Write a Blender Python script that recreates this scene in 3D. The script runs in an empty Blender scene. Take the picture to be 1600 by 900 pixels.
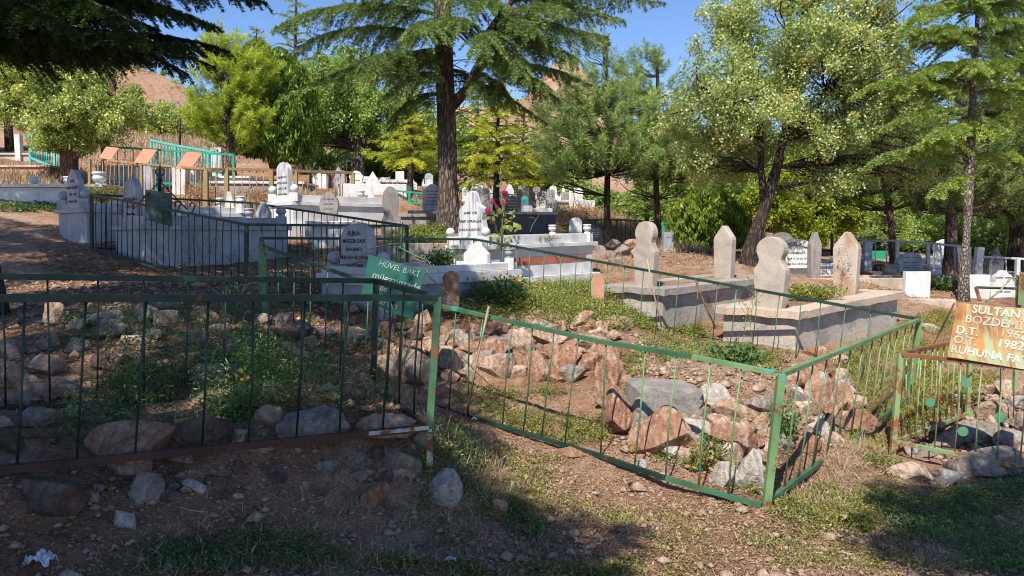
import bpy, bmesh, math, random
import numpy as np
from mathutils import Vector, Matrix

# ------------------------------------------------------------------ camera, sky, sun, exposure
scene = bpy.context.scene
C = scene.collection
PITCH = math.radians(-4.0); FPX = 1150.0; EYE = 1.6
cam_data = bpy.data.cameras.new("camera"); cam = bpy.data.objects.new("camera", cam_data); C.objects.link(cam)
cam_data.sensor_width = 36.0; cam_data.lens = FPX / 1600.0 * 36.0
cam_data.clip_start = 0.05; cam_data.clip_end = 2000.0
cam.location = (0, 0, EYE); cam.rotation_euler = (math.radians(90) + PITCH, 0, 0)
scene.camera = cam

SUN_TO = Vector((-0.36, -0.93, 0.0)).normalized(); ELEV = math.radians(50)
world = bpy.data.worlds.new("World"); scene.world = world; world.use_nodes = True
wn = world.node_tree.nodes; wl = world.node_tree.links
for n in list(wn): wn.remove(n)
sky = wn.new('ShaderNodeTexSky'); sky.sky_type = 'NISHITA'; sky.sun_disc = False
sky.sun_elevation = ELEV; sky.sun_rotation = math.atan2(SUN_TO.x, SUN_TO.y)
sky.altitude = 1200; sky.air_density = 1.0; sky.dust_density = 0.0; sky.ozone_density = 3.0
bg = wn.new('ShaderNodeBackground'); bg.inputs[1].default_value = 0.107
wo = wn.new('ShaderNodeOutputWorld'); tint = wn.new('ShaderNodeMix'); tint.data_type = 'RGBA'; tint.blend_type = 'MULTIPLY'; tint.inputs[0].default_value = 1.0; tint.inputs[7].default_value = (0.88, 0.97, 1.12, 1)
wl.new(sky.outputs[0], tint.inputs[6]); wl.new(tint.outputs[2], bg.inputs[0]); wl.new(bg.outputs[0], wo.inputs[0])
sd = bpy.data.lights.new("sun", 'SUN'); sd.energy = 5.0; sd.angle = math.radians(0.53); sd.color = (1.0, 0.955, 0.88)
so = bpy.data.objects.new("sun", sd); C.objects.link(so); so.location = (-6, -10, 20)
sdir = Vector((SUN_TO.x * math.cos(ELEV), SUN_TO.y * math.cos(ELEV), math.sin(ELEV)))
so.rotation_euler = sdir.to_track_quat('Z', 'Y').to_euler()
scene.view_settings.view_transform = 'Standard'; scene.view_settings.look = 'None'
scene.view_settings.exposure = 0.62; scene.view_settings.gamma = 1.0; scene.view_settings.use_curve_mapping = False
scene.cycles.use_denoising = True
scene.cycles.pixel_filter_type = 'BLACKMAN_HARRIS'; scene.cycles.filter_width = 1.05
scene.cycles.max_bounces = 6; scene.cycles.diffuse_bounces = 3; scene.cycles.glossy_bounces = 2
scene.cycles.transmission_bounces = 3; scene.cycles.transparent_max_bounces = 4
scene.cycles.sample_clamp_indirect = 6.0

rng = np.random.default_rng(7); random.seed(7)
cp, sp = math.cos(PITCH), math.sin(PITCH)

def P(u, v, d):
    """world point seen at photo pixel (u, v) at world depth Y = d"""
    a = (u - 800) / FPX; b = -(v - 450) / FPX
    y = cp - b * sp; z = sp + b * cp
    k = d / y
    return Vector((a * k, d, EYE + z * k))

# ------------------------------------------------------------------ noise
def _hash(i, j, s):
    n = (i * 374761393 + j * 668265263 + s * 974711) & 0xffffffff
    n = ((n ^ (n >> 13)) * 1274126177) & 0xffffffff
    return ((n ^ (n >> 16)) & 0xffff) / 65535.0
def vnoise(x, y, s=0):
    x = np.asarray(x, float); y = np.asarray(y, float)
    i = np.floor(x).astype(np.int64); j = np.floor(y).astype(np.int64)
    fx = x - i; fy = y - j; fx = fx * fx * (3 - 2 * fx); fy = fy * fy * (3 - 2 * fy)
    a = _hash(i, j, s); b = _hash(i + 1, j, s); c = _hash(i, j + 1, s); d = _hash(i + 1, j + 1, s)
    return (a * (1 - fx) + b * fx) * (1 - fy) + (c * (1 - fx) + d * fx) * fy
def fbm(x, y, o=4, s=0):
    t = 0; a = 0.5
    for k in range(o):
        t = t + a * (vnoise(x * 2 ** k, y * 2 ** k, s + k * 17) - 0.5); a *= 0.5
    return t

# ------------------------------------------------------------------ materials
MATS = {}
def _nt(name):
    m = bpy.data.materials.new(name); m.use_nodes = True
    nt = m.node_tree
    for n in list(nt.nodes): nt.nodes.remove(n)
    out = nt.nodes.new('ShaderNodeOutputMaterial')
    return m, nt, out
def ramp(nt, stops):
    r = nt.nodes.new('ShaderNodeValToRGB'); e = r.color_ramp.elements
    while len(e) > 1: e.remove(e[-1])
    e[0].position = stops[0][0]; e[0].color = (*stops[0][1], 1)
    for p, c in stops[1:]:
        q = e.new(p); q.color = (*c, 1)
    return r
def noise(nt, scale, detail=6, rough=0.6, vec=None, dist=0.0):
    n = nt.nodes.new('ShaderNodeTexNoise'); n.inputs['Scale'].default_value = scale
    n.inputs['Detail'].default_value = detail; n.inputs['Roughness'].default_value = rough
    n.inputs['Distortion'].default_value = dist
    if vec is not None: nt.links.new(vec, n.inputs['Vector'])
    return n
def mixc(nt, fac, a, b, mode='MIX'):
    m = nt.nodes.new('ShaderNodeMix'); m.data_type = 'RGBA'; m.blend_type = mode
    for key, val in (('Factor', fac), ('A', a), ('B', b)):
        if key == 'Factor': s = m.inputs[0]
        elif key == 'A': s = m.inputs[6]
        else: s = m.inputs[7]
        if hasattr(val, 'is_linked') or hasattr(val, 'links'): nt.links.new(val, s)
        elif isinstance(val, (int, float)): s.default_value = val
        else: s.default_value = (*val, 1)
    return m.outputs[2]
def coords(nt, vary=True, scale=(1, 1, 1)):
    tc = nt.nodes.new('ShaderNodeTexCoord')
    mp = nt.nodes.new('ShaderNodeMapping'); mp.inputs['Scale'].default_value = scale
    nt.links.new(tc.outputs['Object'], mp.inputs['Vector'])
    if vary:
        oi = nt.nodes.new('ShaderNodeObjectInfo'); mul = nt.nodes.new('ShaderNodeMath'); mul.operation = 'MULTIPLY'
        mul.inputs[1].default_value = 37.0; nt.links.new(oi.outputs['Random'], mul.inputs[0])
        nt.links.new(mul.outputs[0], mp.inputs['Location'])
    return mp.outputs[0]
def finish(nt, out, col, rough=0.85, bump=None, bstr=0.3, bdist=0.01, spec=0.3, metal=0.0):
    b = nt.nodes.new('ShaderNodeBsdfPrincipled')
    if isinstance(col, tuple): b.inputs['Base Color'].default_value = (*col, 1)
    else: nt.links.new(col, b.inputs['Base Color'])
    b.inputs['Roughness'].default_value = rough; b.inputs['Specular IOR Level'].default_value = spec
    b.inputs['Metallic'].default_value = metal
    if bump is not None:
        bn = nt.nodes.new('ShaderNodeBump'); bn.inputs['Strength'].default_value = bstr; bn.inputs['Distance'].default_value = bdist
        nt.links.new(bump, bn.inputs['Height']); nt.links.new(bn.outputs[0], b.inputs['Normal'])
    nt.links.new(b.outputs[0], out.inputs[0])

LEAF_K = 2.15
WARM = (1.15, 1.08, 0.75)
def leaf_mat(name, stops, trans=0.35, gloss=0.08):
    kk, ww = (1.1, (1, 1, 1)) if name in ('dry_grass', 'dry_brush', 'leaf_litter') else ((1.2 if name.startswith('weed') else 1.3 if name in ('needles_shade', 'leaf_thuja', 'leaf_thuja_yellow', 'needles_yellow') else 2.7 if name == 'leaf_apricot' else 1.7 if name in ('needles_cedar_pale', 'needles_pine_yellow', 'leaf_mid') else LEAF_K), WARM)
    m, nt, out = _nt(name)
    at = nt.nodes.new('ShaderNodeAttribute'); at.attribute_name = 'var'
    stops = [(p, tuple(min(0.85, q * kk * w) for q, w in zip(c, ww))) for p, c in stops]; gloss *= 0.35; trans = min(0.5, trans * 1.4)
    r = ramp(nt, stops); nt.links.new(at.outputs['Fac'], r.inputs[0])
    d = nt.nodes.new('ShaderNodeBsdfDiffuse'); nt.links.new(r.outputs[0], d.inputs[0])
    t = nt.nodes.new('ShaderNodeBsdfTranslucent')
    tc = mixc(nt, 0.5, r.outputs[0], (0.9, 1.0, 0.35), 'MULTIPLY'); nt.links.new(r.outputs[0], t.inputs[0])
    mx = nt.nodes.new('ShaderNodeMixShader'); mx.inputs[0].default_value = trans
    nt.links.new(d.outputs[0], mx.inputs[1]); nt.links.new(t.outputs[0], mx.inputs[2])
    g = nt.nodes.new('ShaderNodeBsdfGlossy'); g.inputs['Roughness'].default_value = 0.45; g.inputs[0].default_value = (1, 1, 1, 1)
    m2 = nt.nodes.new('ShaderNodeMixShader'); m2.inputs[0].default_value = gloss
    nt.links.new(mx.outputs[0], m2.inputs[1]); nt.links.new(g.outputs[0], m2.inputs[2])
    nt.links.new(m2.outputs[0], out.inputs[0]); MATS[name] = m; return m

def rock_mat(name, c1, c2, c3):
    m, nt, out = _nt(name); v = coords(nt)
    n1 = noise(nt, 5, 8, 0.65, v, 0.6); n2 = noise(nt, 28, 6, 0.7, v); n3 = noise(nt, 90, 4, 0.7, v)
    r = ramp(nt, [(0.3, c1), (0.5, c2), (0.7, c3)]); nt.links.new(n1.outputs[0], r.inputs[0])
    r2 = ramp(nt, [(0.3, (0.35, 0.32, 0.3)), (0.6, (1, 1, 1))]); nt.links.new(n2.outputs[0], r2.inputs[0])
    c = mixc(nt, 0.65, r.outputs[0], r2.outputs[0], 'MULTIPLY')
    ad = nt.nodes.new('ShaderNodeMath'); ad.operation = 'MULTIPLY_ADD'; ad.inputs[1].default_value = 0.35
    nt.links.new(n3.outputs[0], ad.inputs[0]); nt.links.new(n2.outputs[0], ad.inputs[2])
    wv = nt.nodes.new('ShaderNodeTexWave'); wv.inputs['Scale'].default_value = 5.0; wv.inputs['Distortion'].default_value = 7.0; wv.inputs['Detail'].default_value = 4; wv.inputs['Detail Scale'].default_value = 1.5
    nt.links.new(v, wv.inputs['Vector']); rw = ramp(nt, [(0.0, (0.55, 0.5, 0.46)), (0.35, (1, 1, 1))]); nt.links.new(wv.outputs[1], rw.inputs[0]); c = mixc(nt, 0.45, c, rw.outputs[0], 'MULTIPLY')
    a3 = nt.nodes.new('ShaderNodeMath'); a3.operation = 'MULTIPLY_ADD'; a3.inputs[1].default_value = 0.3; nt.links.new(wv.outputs[1], a3.inputs[0]); nt.links.new(ad.outputs[0], a3.inputs[2])
    finish(nt, out, c, 0.92, a3.outputs[0], 1.0, 0.03); MATS[name] = m
rock_mat('rock_red', (0.26, 0.11, 0.06), (0.44, 0.24, 0.15), (0.66, 0.52, 0.40))
rock_mat('rock_tan', (0.36, 0.20, 0.12), (0.55, 0.38, 0.26), (0.70, 0.58, 0.45))
rock_mat('rock_grey', (0.19, 0.14, 0.11), (0.33, 0.27, 0.22), (0.48, 0.41, 0.35))
rock_mat('rock_pale', (0.38, 0.32, 0.26), (0.55, 0.49, 0.42), (0.66, 0.60, 0.52))
rock_mat('rock_dark', (0.08, 0.055, 0.045), (0.18, 0.12, 0.09), (0.30, 0.22, 0.18))

def stone_mat(name, base, dark, grain=90, gstr=0.35, streak=0.0, rough=0.75, bs=0.25, bd=0.004, stain_hi=0.62):
    m, nt, out = _nt(name); v = coords(nt)
    n1 = noise(nt, 2.2, 7, 0.62, v, 0.8); r = ramp(nt, [(0.36, dark), (stain_hi, base)]); nt.links.new(n1.outputs[0], r.inputs[0])
    n2 = noise(nt, grain, 3, 0.8, v); r2 = ramp(nt, [(0.35, (0.45, 0.43, 0.42)), (0.55, (1, 1, 1))]); nt.links.new(n2.outputs[0], r2.inputs[0])
    c = mixc(nt, gstr, r.outputs[0], r2.outputs[0], 'MULTIPLY')
    if streak > 0:
        vs = coords(nt, True, (14, 14, 0.9)); n3 = noise(nt, 1.6, 5, 0.7, vs)
        r3 = ramp(nt, [(0.42, (0.30, 0.29, 0.30)), (0.58, (1, 1, 1))]); nt.links.new(n3.outputs[0], r3.inputs[0])
        c = mixc(nt, streak, c, r3.outputs[0], 'MULTIPLY')
    finish(nt, out, c, rough, n2.outputs[0], bs, bd); MATS[name] = m
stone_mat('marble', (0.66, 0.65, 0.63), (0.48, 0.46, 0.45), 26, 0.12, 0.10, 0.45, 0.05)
stone_mat('marble_streaked', (0.70, 0.69, 0.68), (0.50, 0.50, 0.50), 40, 0.15, 0.7, 0.55, 0.05)
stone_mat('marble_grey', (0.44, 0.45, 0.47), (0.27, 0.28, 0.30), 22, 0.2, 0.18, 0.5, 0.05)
stone_mat('white_paint', (0.70, 0.69, 0.66), (0.52, 0.50, 0.46), 60, 0.12, 0.12, 0.6, 0.08)
stone_mat('dark_stone', (0.10, 0.105, 0.115), (0.06, 0.06, 0.065), 50, 0.2, 0.2, 0.5, 0.1)
stone_mat('brown_stone', (0.22, 0.17, 0.14), (0.14, 0.11, 0.09), 60, 0.3, 0.1, 0.8, 0.2)
stone_mat('salmon_stone', (0.50, 0.27, 0.17), (0.38, 0.19, 0.12), 70, 0.3, 0.0, 0.85, 0.2)
stone_mat('carved_stone', (0.50, 0.42, 0.34), (0.32, 0.27, 0.22), 75, 0.5, 0.0, 0.9, 0.7, 0.006)
stone_mat('carved_stone_rust', (0.52, 0.44, 0.36), (0.42, 0.27, 0.18), 75, 0.6, 0.1, 0.9, 0.7, 0.006, 0.5)
stone_mat('weathered_stone', (0.36, 0.32, 0.29), (0.24, 0.21, 0.19), 50, 0.5, 0.3, 0.9, 0.6, 0.006)
def concrete_mat(name, base, dark, warm):
    m, nt, out = _nt(name); v = coords(nt)
    n1 = noise(nt, 1.4, 8, 0.62, v, 0.6); r = ramp(nt, [(0.33, dark), (0.5, base), (0.66, warm)]); nt.links.new(n1.outputs[0], r.inputs[0])
    vo = nt.nodes.new('ShaderNodeTexVoronoi'); vo.feature = 'DISTANCE_TO_EDGE'; vo.inputs['Scale'].default_value = 3.2
    nd = noise(nt, 5, 4, 0.6, v); mv = mixc(nt, 0.22, v, nd.outputs[1]); nt.links.new(mv, vo.inputs['Vector'])
    rc = ramp(nt, [(0.0, (0.35, 0.33, 0.3)), (0.012, (1, 1, 1))]); nt.links.new(vo.outputs[0], rc.inputs[0])
    n2 = noise(nt, 30, 6, 0.75, v); r2 = ramp(nt, [(0.36, (0.36, 0.33, 0.30)), (0.54, (1, 1, 1))]); nt.links.new(n2.outputs[0], r2.inputs[0])
    c = mixc(nt, 0.45, r.outputs[0], r2.outputs[0], 'MULTIPLY'); c = mixc(nt, 0.55, c, rc.outputs[0], 'MULTIPLY')
    finish(nt, out, c, 0.92, n2.outputs[0], 0.6, 0.015); MATS[name] = m
concrete_mat('concrete', (0.46, 0.40, 0.34), (0.24, 0.22, 0.20), (0.58, 0.44, 0.32))
concrete_mat('concrete_warm', (0.52, 0.41, 0.32), (0.30, 0.24, 0.20), (0.60, 0.45, 0.33))
concrete_mat('concrete_edge', (0.33, 0.29, 0.25), (0.20, 0.18, 0.16), (0.42, 0.36, 0.29))
concrete_mat('fine_concrete', (0.46, 0.42, 0.37), (0.34, 0.31, 0.28), (0.50, 0.45, 0.38))

def paint_mat(name, base, base2, rust=(0.16, 0.06, 0.025), lo=0.58, hi=0.66, rough=0.5, flake=None):
    m, nt, out = _nt(name); v = coords(nt)
    n0 = noise(nt, 3.5, 5, 0.6, v); r0 = ramp(nt, [(0.38, base), (0.62, base2)]); nt.links.new(n0.outputs[0], r0.inputs[0])
    n1 = noise(nt, 9, 8, 0.7, v, 0.4); r1 = ramp(nt, [(lo, (0, 0, 0)), (hi, (1, 1, 1))]); nt.links.new(n1.outputs[0], r1.inputs[0])
    c = mixc(nt, r1.outputs[0], r0.outputs[0], rust)
    if flake:
        n2 = noise(nt, 6.3, 3, 0.5, v); r2 = ramp(nt, [(0.66, (0, 0, 0)), (0.69, (1, 1, 1))]); nt.links.new(n2.outputs[0], r2.inputs[0])
        c = mixc(nt, r2.outputs[0], c, flake)
    n3 = noise(nt, 60, 4, 0.7, v)
    finish(nt, out, c, rough, n3.outputs[0], 0.3, 0.003, 0.4); MATS[name] = m
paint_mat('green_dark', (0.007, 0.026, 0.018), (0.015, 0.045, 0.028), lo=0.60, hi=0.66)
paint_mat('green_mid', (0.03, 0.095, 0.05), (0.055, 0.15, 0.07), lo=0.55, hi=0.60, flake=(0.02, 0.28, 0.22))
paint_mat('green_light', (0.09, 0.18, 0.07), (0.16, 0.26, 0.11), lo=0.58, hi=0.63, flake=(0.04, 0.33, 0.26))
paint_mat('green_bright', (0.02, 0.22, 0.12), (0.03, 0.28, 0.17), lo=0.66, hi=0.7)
paint_mat('green_rusty', (0.18, 0.30, 0.14), (0.22, 0.30, 0.12), (0.24, 0.09, 0.035), 0.50, 0.56)
paint_mat('rust', (0.19, 0.07, 0.03), (0.28, 0.12, 0.05), (0.10, 0.04, 0.02), 0.5, 0.6, 0.85)
paint_mat('rust_dark', (0.045, 0.026, 0.018), (0.08, 0.038, 0.024), (0.03, 0.07, 0.045), 0.6, 0.66, 0.85)
paint_mat('white_rusted', (0.42, 0.45, 0.38), (0.33, 0.38, 0.30), (0.16, 0.06, 0.025), 0.48, 0.54)
paint_mat('brown_paint', (0.26, 0.14, 0.06), (0.34, 0.20, 0.09), (0.12, 0.06, 0.03), 0.55, 0.65, 0.7)
paint_mat('mustard_paint', (0.28, 0.21, 0.09), (0.24, 0.17, 0.07), (0.13, 0.08, 0.04), 0.6, 0.66, 0.7)
paint_mat('copper_paint', (0.46, 0.16, 0.09), (0.50, 0.19, 0.11), (0.36, 0.12, 0.07), 0.6, 0.7, 0.7)
paint_mat('turquoise', (0.07, 0.42, 0.38), (0.10, 0.50, 0.46), lo=0.68, hi=0.72)
paint_mat('silver_paint', (0.40, 0.42, 0.42), (0.50, 0.51, 0.50), lo=0.66, hi=0.72)
paint_mat('disc_paint', (0.07, 0.22, 0.12), (0.11, 0.26, 0.14), (0.24, 0.12, 0.05), 0.58, 0.64, 0.6)
paint_mat('iron', (0.02, 0.02, 0.018), (0.035, 0.03, 0.025), lo=0.5, hi=0.6, rough=0.7)
paint_mat('sign_teal', (0.010, 0.075, 0.05), (0.015, 0.11, 0.075), (0.06, 0.24, 0.17), 0.62, 0.75, 0.5)
paint_mat('sign_dark', (0.018, 0.06, 0.045), (0.025, 0.08, 0.06), (0.09, 0.10, 0.09), 0.52, 0.62, 0.6)

def sign_rust_mat():
    m, nt, out = _nt('sign_rusty'); tc = coords(nt, False)
    mp = nt.nodes.new('ShaderNodeMapping'); mp.inputs['Rotation'].default_value = (0, 0.75, 0.2); mp.inputs['Scale'].default_value = (22, 3, 2.0)
    nt.links.new(tc, mp.inputs['Vector'])
    n1 = noise(nt, 1.3, 7, 0.65, mp.outputs[0], 0.3); r1 = ramp(nt, [(0.43, (0, 0, 0)), (0.56, (1, 1, 1))]); nt.links.new(n1.outputs[0], r1.inputs[0])
    n2 = noise(nt, 7, 5, 0.6, tc); r2 = ramp(nt, [(0.4, (0.30, 0.36, 0.20)), (0.62, (0.38, 0.40, 0.24))]); nt.links.new(n2.outputs[0], r2.inputs[0])
    n3 = noise(nt, 5, 6, 0.6, tc); r3 = ramp(nt, [(0.4, (0.26, 0.09, 0.03)), (0.62, (0.46, 0.23, 0.07))]); nt.links.new(n3.outputs[0], r3.inputs[0])
    c = mixc(nt, r1.outputs[0], r2.outputs[0], r3.outputs[0])
    finish(nt, out, c, 0.7, n1.outputs[0], 0.2, 0.003); MATS['sign_rusty'] = m
sign_rust_mat()

def bark_mat(name, c1, c2, sc=(9, 9, 2.2)):
    m, nt, out = _nt(name); v = coords(nt, True, sc)
    n1 = noise(nt, 2.4, 8, 0.7, v, 1.2); r = ramp(nt, [(0.38, c1), (0.62, c2)]); nt.links.new(n1.outputs[0], r.inputs[0])
    vo = nt.nodes.new('ShaderNodeTexVoronoi'); vo.feature = 'DISTANCE_TO_EDGE'; vo.inputs['Scale'].default_value = 2.4
    mv = mixc(nt, 0.15, v, n1.outputs[1]); nt.links.new(mv, vo.inputs['Vector'])
    rv = ramp(nt, [(0.0, (0.25, 0.22, 0.2)), (0.18, (1, 1, 1))]); nt.links.new(vo.outputs[0], rv.inputs[0])
    c = mixc(nt, 0.8, r.outputs[0], rv.outputs[0], 'MULTIPLY')
    mm = nt.nodes.new('ShaderNodeMath'); mm.operation = 'MINIMUM'; mm.inputs[1].default_value = 0.25; nt.links.new(vo.outputs[0], mm.inputs[0])
    finish(nt, out, c, 0.95, mm.outputs[0], 1.0, 0.12); MATS[name] = m
bark_mat('bark', (0.09, 0.065, 0.05), (0.24, 0.18, 0.14))
bark_mat('bark_dark', (0.05, 0.035, 0.028), (0.12, 0.085, 0.065))
bark_mat('bark_pale', (0.20, 0.16, 0.13), (0.38, 0.32, 0.26), (12, 12, 6))
bark_mat('bark_red', (0.13, 0.075, 0.05), (0.26, 0.16, 0.11))
stone_mat('stem_green', (0.16, 0.22, 0.07), (0.10, 0.15, 0.05), 40, 0.1)
stone_mat('stem_dry', (0.40, 0.31, 0.18), (0.28, 0.2, 0.12), 40, 0.1)
stone_mat('black_letter', (0.02, 0.02, 0.022), (0.05, 0.05, 0.052), 40, 0.1)
stone_mat('faded_letter', (0.10, 0.10, 0.11), (0.22, 0.22, 0.22), 40, 0.1)
stone_mat('white_letter', (0.62, 0.62, 0.55), (0.40, 0.34, 0.24), 30, 0.3)
stone_mat('sign_letter', (0.42, 0.48, 0.43), (0.22, 0.30, 0.26), 40, 0.2)
stone_mat('rag_white', (0.55, 0.57, 0.62), (0.40, 0.42, 0.46), 30, 0.2)
stone_mat('magenta_petal', (0.30, 0.01, 0.085), (0.18, 0.008, 0.05), 30, 0.1)
stone_mat('orange_petal', (0.75, 0.30, 0.03), (0.70, 0.20, 0.02), 30, 0.1)
stone_mat('red_marble', (0.46, 0.16, 0.09), (0.34, 0.12, 0.08), 25, 0.4)
stone_mat('blue_scrap', (0.08, 0.16, 0.30), (0.05, 0.10, 0.2), 30, 0.1)

def G3(r, g, b, k=1.0): return (r * k, g * k, b * k)
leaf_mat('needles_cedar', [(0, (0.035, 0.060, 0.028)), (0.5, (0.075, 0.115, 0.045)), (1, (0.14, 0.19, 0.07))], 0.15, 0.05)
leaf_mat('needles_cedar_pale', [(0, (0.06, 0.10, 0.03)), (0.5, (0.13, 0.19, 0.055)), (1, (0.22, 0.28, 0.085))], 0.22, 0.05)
leaf_mat('needles_shade', [(0, (0.008, 0.018, 0.007)), (0.6, (0.022, 0.042, 0.014)), (1, (0.045, 0.08, 0.02))], 0.10, 0.03)  # cedar needles with shade put into the colour, for boughs seen backlit
leaf_mat('needles_yellow', [(0, (0.13, 0.19, 0.035)), (0.45, (0.30, 0.37, 0.06)), (0.8, (0.50, 0.50, 0.08)), (1, (0.58, 0.45, 0.10))], 0.3, 0.04)
leaf_mat('leaf_cypress', [(0, (0.015, 0.032, 0.006)), (0.5, (0.04, 0.075, 0.012)), (0.8, (0.11, 0.17, 0.02)), (1, (0.20, 0.25, 0.03))], 0.2, 0.05)
leaf_mat('needles_pine', [(0, (0.05, 0.085, 0.035)), (0.5, (0.11, 0.16, 0.06)), (1, (0.21, 0.25, 0.10))], 0.2, 0.06)
leaf_mat('needles_pine_yellow', [(0, (0.09, 0.14, 0.02)), (0.5, (0.20, 0.26, 0.035)), (1, (0.34, 0.38, 0.06))], 0.25, 0.06)
leaf_mat('needles_pine_dark', [(0, (0.03, 0.055, 0.02)), (0.5, (0.075, 0.11, 0.04)), (1, (0.14, 0.17, 0.06))], 0.2, 0.05)
leaf_mat('leaf_thuja', [(0, (0.03, 0.06, 0.012)), (0.5, (0.11, 0.17, 0.022)), (0.85, (0.22, 0.29, 0.04)), (1, (0.36, 0.28, 0.09))], 0.25, 0.05)
leaf_mat('leaf_thuja_yellow', [(0, (0.05, 0.09, 0.015)), (0.5, (0.19, 0.25, 0.03)), (1, (0.38, 0.42, 0.06))], 0.3, 0.05)
leaf_mat('leaf_left', [(0, (0.055, 0.085, 0.025)), (0.5, (0.14, 0.18, 0.05)), (0.85, (0.24, 0.27, 0.09)), (1, (0.34, 0.34, 0.16))], 0.25, 0.12)
leaf_mat('leaf_mid', [(0, (0.055, 0.10, 0.025)), (0.5, (0.13, 0.20, 0.05)), (1, (0.25, 0.32, 0.09))], 0.3, 0.1)
leaf_mat('leaf_apricot', [(0, (0.06, 0.085, 0.035)), (0.5, (0.125, 0.16, 0.065)), (0.88, (0.20, 0.23, 0.11)), (0.94, (0.30, 0.22, 0.07)), (1, (0.34, 0.12, 0.03))], 0.28, 0.14)
leaf_mat('leaf_bushy', [(0, (0.04, 0.07, 0.02)), (0.5, (0.10, 0.15, 0.04)), (1, (0.20, 0.24, 0.07))], 0.3, 0.08)
leaf_mat('weed_green', [(0, (0.07, 0.085, 0.03)), (0.45, (0.15, 0.165, 0.055)), (0.75, (0.26, 0.25, 0.09)), (1, (0.42, 0.33, 0.17))], 0.25, 0.06)
leaf_mat('weed_lush', [(0, (0.06, 0.09, 0.02)), (0.5, (0.15, 0.19, 0.05)), (0.85, (0.28, 0.30, 0.10)), (1, (0.42, 0.38, 0.18))], 0.3, 0.06)
leaf_mat('weed_dark', [(0, (0.03, 0.07, 0.03)), (0.5, (0.07, 0.13, 0.05)), (1, (0.13, 0.20, 0.08))], 0.2, 0.06)
leaf_mat('weed_yellow', [(0, (0.11, 0.13, 0.03)), (0.5, (0.20, 0.22, 0.05)), (1, (0.36, 0.34, 0.12))], 0.3, 0.05)
leaf_mat('dry_grass', [(0, (0.22, 0.15, 0.09)), (0.5, (0.40, 0.29, 0.17)), (1, (0.56, 0.45, 0.30))], 0.2, 0.03)
leaf_mat('dry_brush', [(0, (0.20, 0.12, 0.07)), (0.5, (0.36, 0.20, 0.10)), (1, (0.42, 0.33, 0.15))], 0.2, 0.03)
leaf_mat('leaf_litter', [(0, (0.12, 0.07, 0.04)), (0.5, (0.30, 0.17, 0.09)), (1, (0.50, 0.34, 0.20))], 0.1, 0.03)

def ground_mat():
    m, nt, out = _nt('soil'); tc = nt.nodes.new('ShaderNodeTexCoord'); v = tc.outputs['Object']
    n1 = noise(nt, 0.55, 6, 0.6, v, 0.6)
    r1 = ramp(nt, [(0.34, (0.30, 0.16, 0.095)), (0.5, (0.44, 0.26, 0.165)), (0.66, (0.53, 0.37, 0.26))]); nt.links.new(n1.outputs[0], r1.inputs[0])
    n2 = noise(nt, 7, 8, 0.72, v, 0.3); r2 = ramp(nt, [(0.34, (0.34, 0.31, 0.29)), (0.52, (0.95, 0.95, 0.95)), (0.7, (1.2, 1.15, 1.1))]); nt.links.new(n2.outputs[0], r2.inputs[0])
    c = mixc(nt, 0.8, r1.outputs[0], r2.outputs[0], 'MULTIPLY')
    vo = nt.nodes.new('ShaderNodeTexVoronoi'); vo.inputs['Scale'].default_value = 42; nt.links.new(v, vo.inputs['Vector'])
    rv = ramp(nt, [(0.0, (1, 1, 1)), (0.16, (0, 0, 0))]); nt.links.new(vo.outputs['Distance'], rv.inputs[0])
    hs = nt.nodes.new('ShaderNodeSeparateColor'); nt.links.new(vo.outputs['Color'], hs.inputs[0])
    gt = nt.nodes.new('ShaderNodeMath'); gt.operation = 'GREATER_THAN'; gt.inputs[1].default_value = 0.62; nt.links.new(hs.outputs[0], gt.inputs[0])
    mu = nt.nodes.new('ShaderNodeMath'); mu.operation = 'MULTIPLY'; nt.links.new(gt.outputs[0], mu.inputs[0]); nt.links.new(rv.outputs[0], mu.inputs[1])
    c = mixc(nt, mu.outputs[0], c, (0.46, 0.38, 0.30))
    n4 = noise(nt, 30, 5, 0.75, v)
    a1 = nt.nodes.new('ShaderNodeMath'); a1.operation = 'MULTIPLY_ADD'; a1.inputs[1].default_value = 0.5
    nt.links.new(mu.outputs[0], a1.inputs[0]); nt.links.new(n4.outputs[0], a1.inputs[2])
    a2 = nt.nodes.new('ShaderNodeMath'); a2.operation = 'ADD'; nt.links.new(a1.outputs[0], a2.inputs[0]); nt.links.new(n2.outputs[0], a2.inputs[1])
    n6 = noise(nt, 85, 4, 0.8, v); r6 = ramp(nt, [(0.36, (0.38, 0.35, 0.33)), (0.5, (1, 1, 1)), (0.68, (1.35, 1.3, 1.25))]); nt.links.new(n6.outputs[0], r6.inputs[0]); c = mixc(nt, 0.8, c, r6.outputs[0], 'MULTIPLY')
    finish(nt, out, c, 0.95, a2.outputs[0], 1.0, 0.05, 0.15); MATS['soil'] = m
ground_mat()
def hill_mat():
    m, nt, out = _nt('dry_hill'); tc = nt.nodes.new('ShaderNodeTexCoord'); v = tc.outputs['Object']
    n1 = noise(nt, 0.03, 8, 0.65, v, 0.8); r1 = ramp(nt, [(0.35, (0.34, 0.20, 0.12)), (0.5, (0.46, 0.29, 0.18)), (0.62, (0.38, 0.30, 0.22))]); nt.links.new(n1.outputs[0], r1.inputs[0])
    n2 = noise(nt, 0.35, 6, 0.7, v); r2 = ramp(nt, [(0.56, (1, 1, 1)), (0.63, (0.36, 0.38, 0.26))]); nt.links.new(n2.outputs[0], r2.inputs[0])
    c = mixc(nt, 0.85, r1.outputs[0], r2.outputs[0], 'MULTIPLY')
    n3 = noise(nt, 0.8, 8, 0.7, v)
    finish(nt, out, c, 0.95, n3.outputs[0], 0.8, 1.5, 0.1); MATS['dry_hill'] = m
hill_mat()

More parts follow.
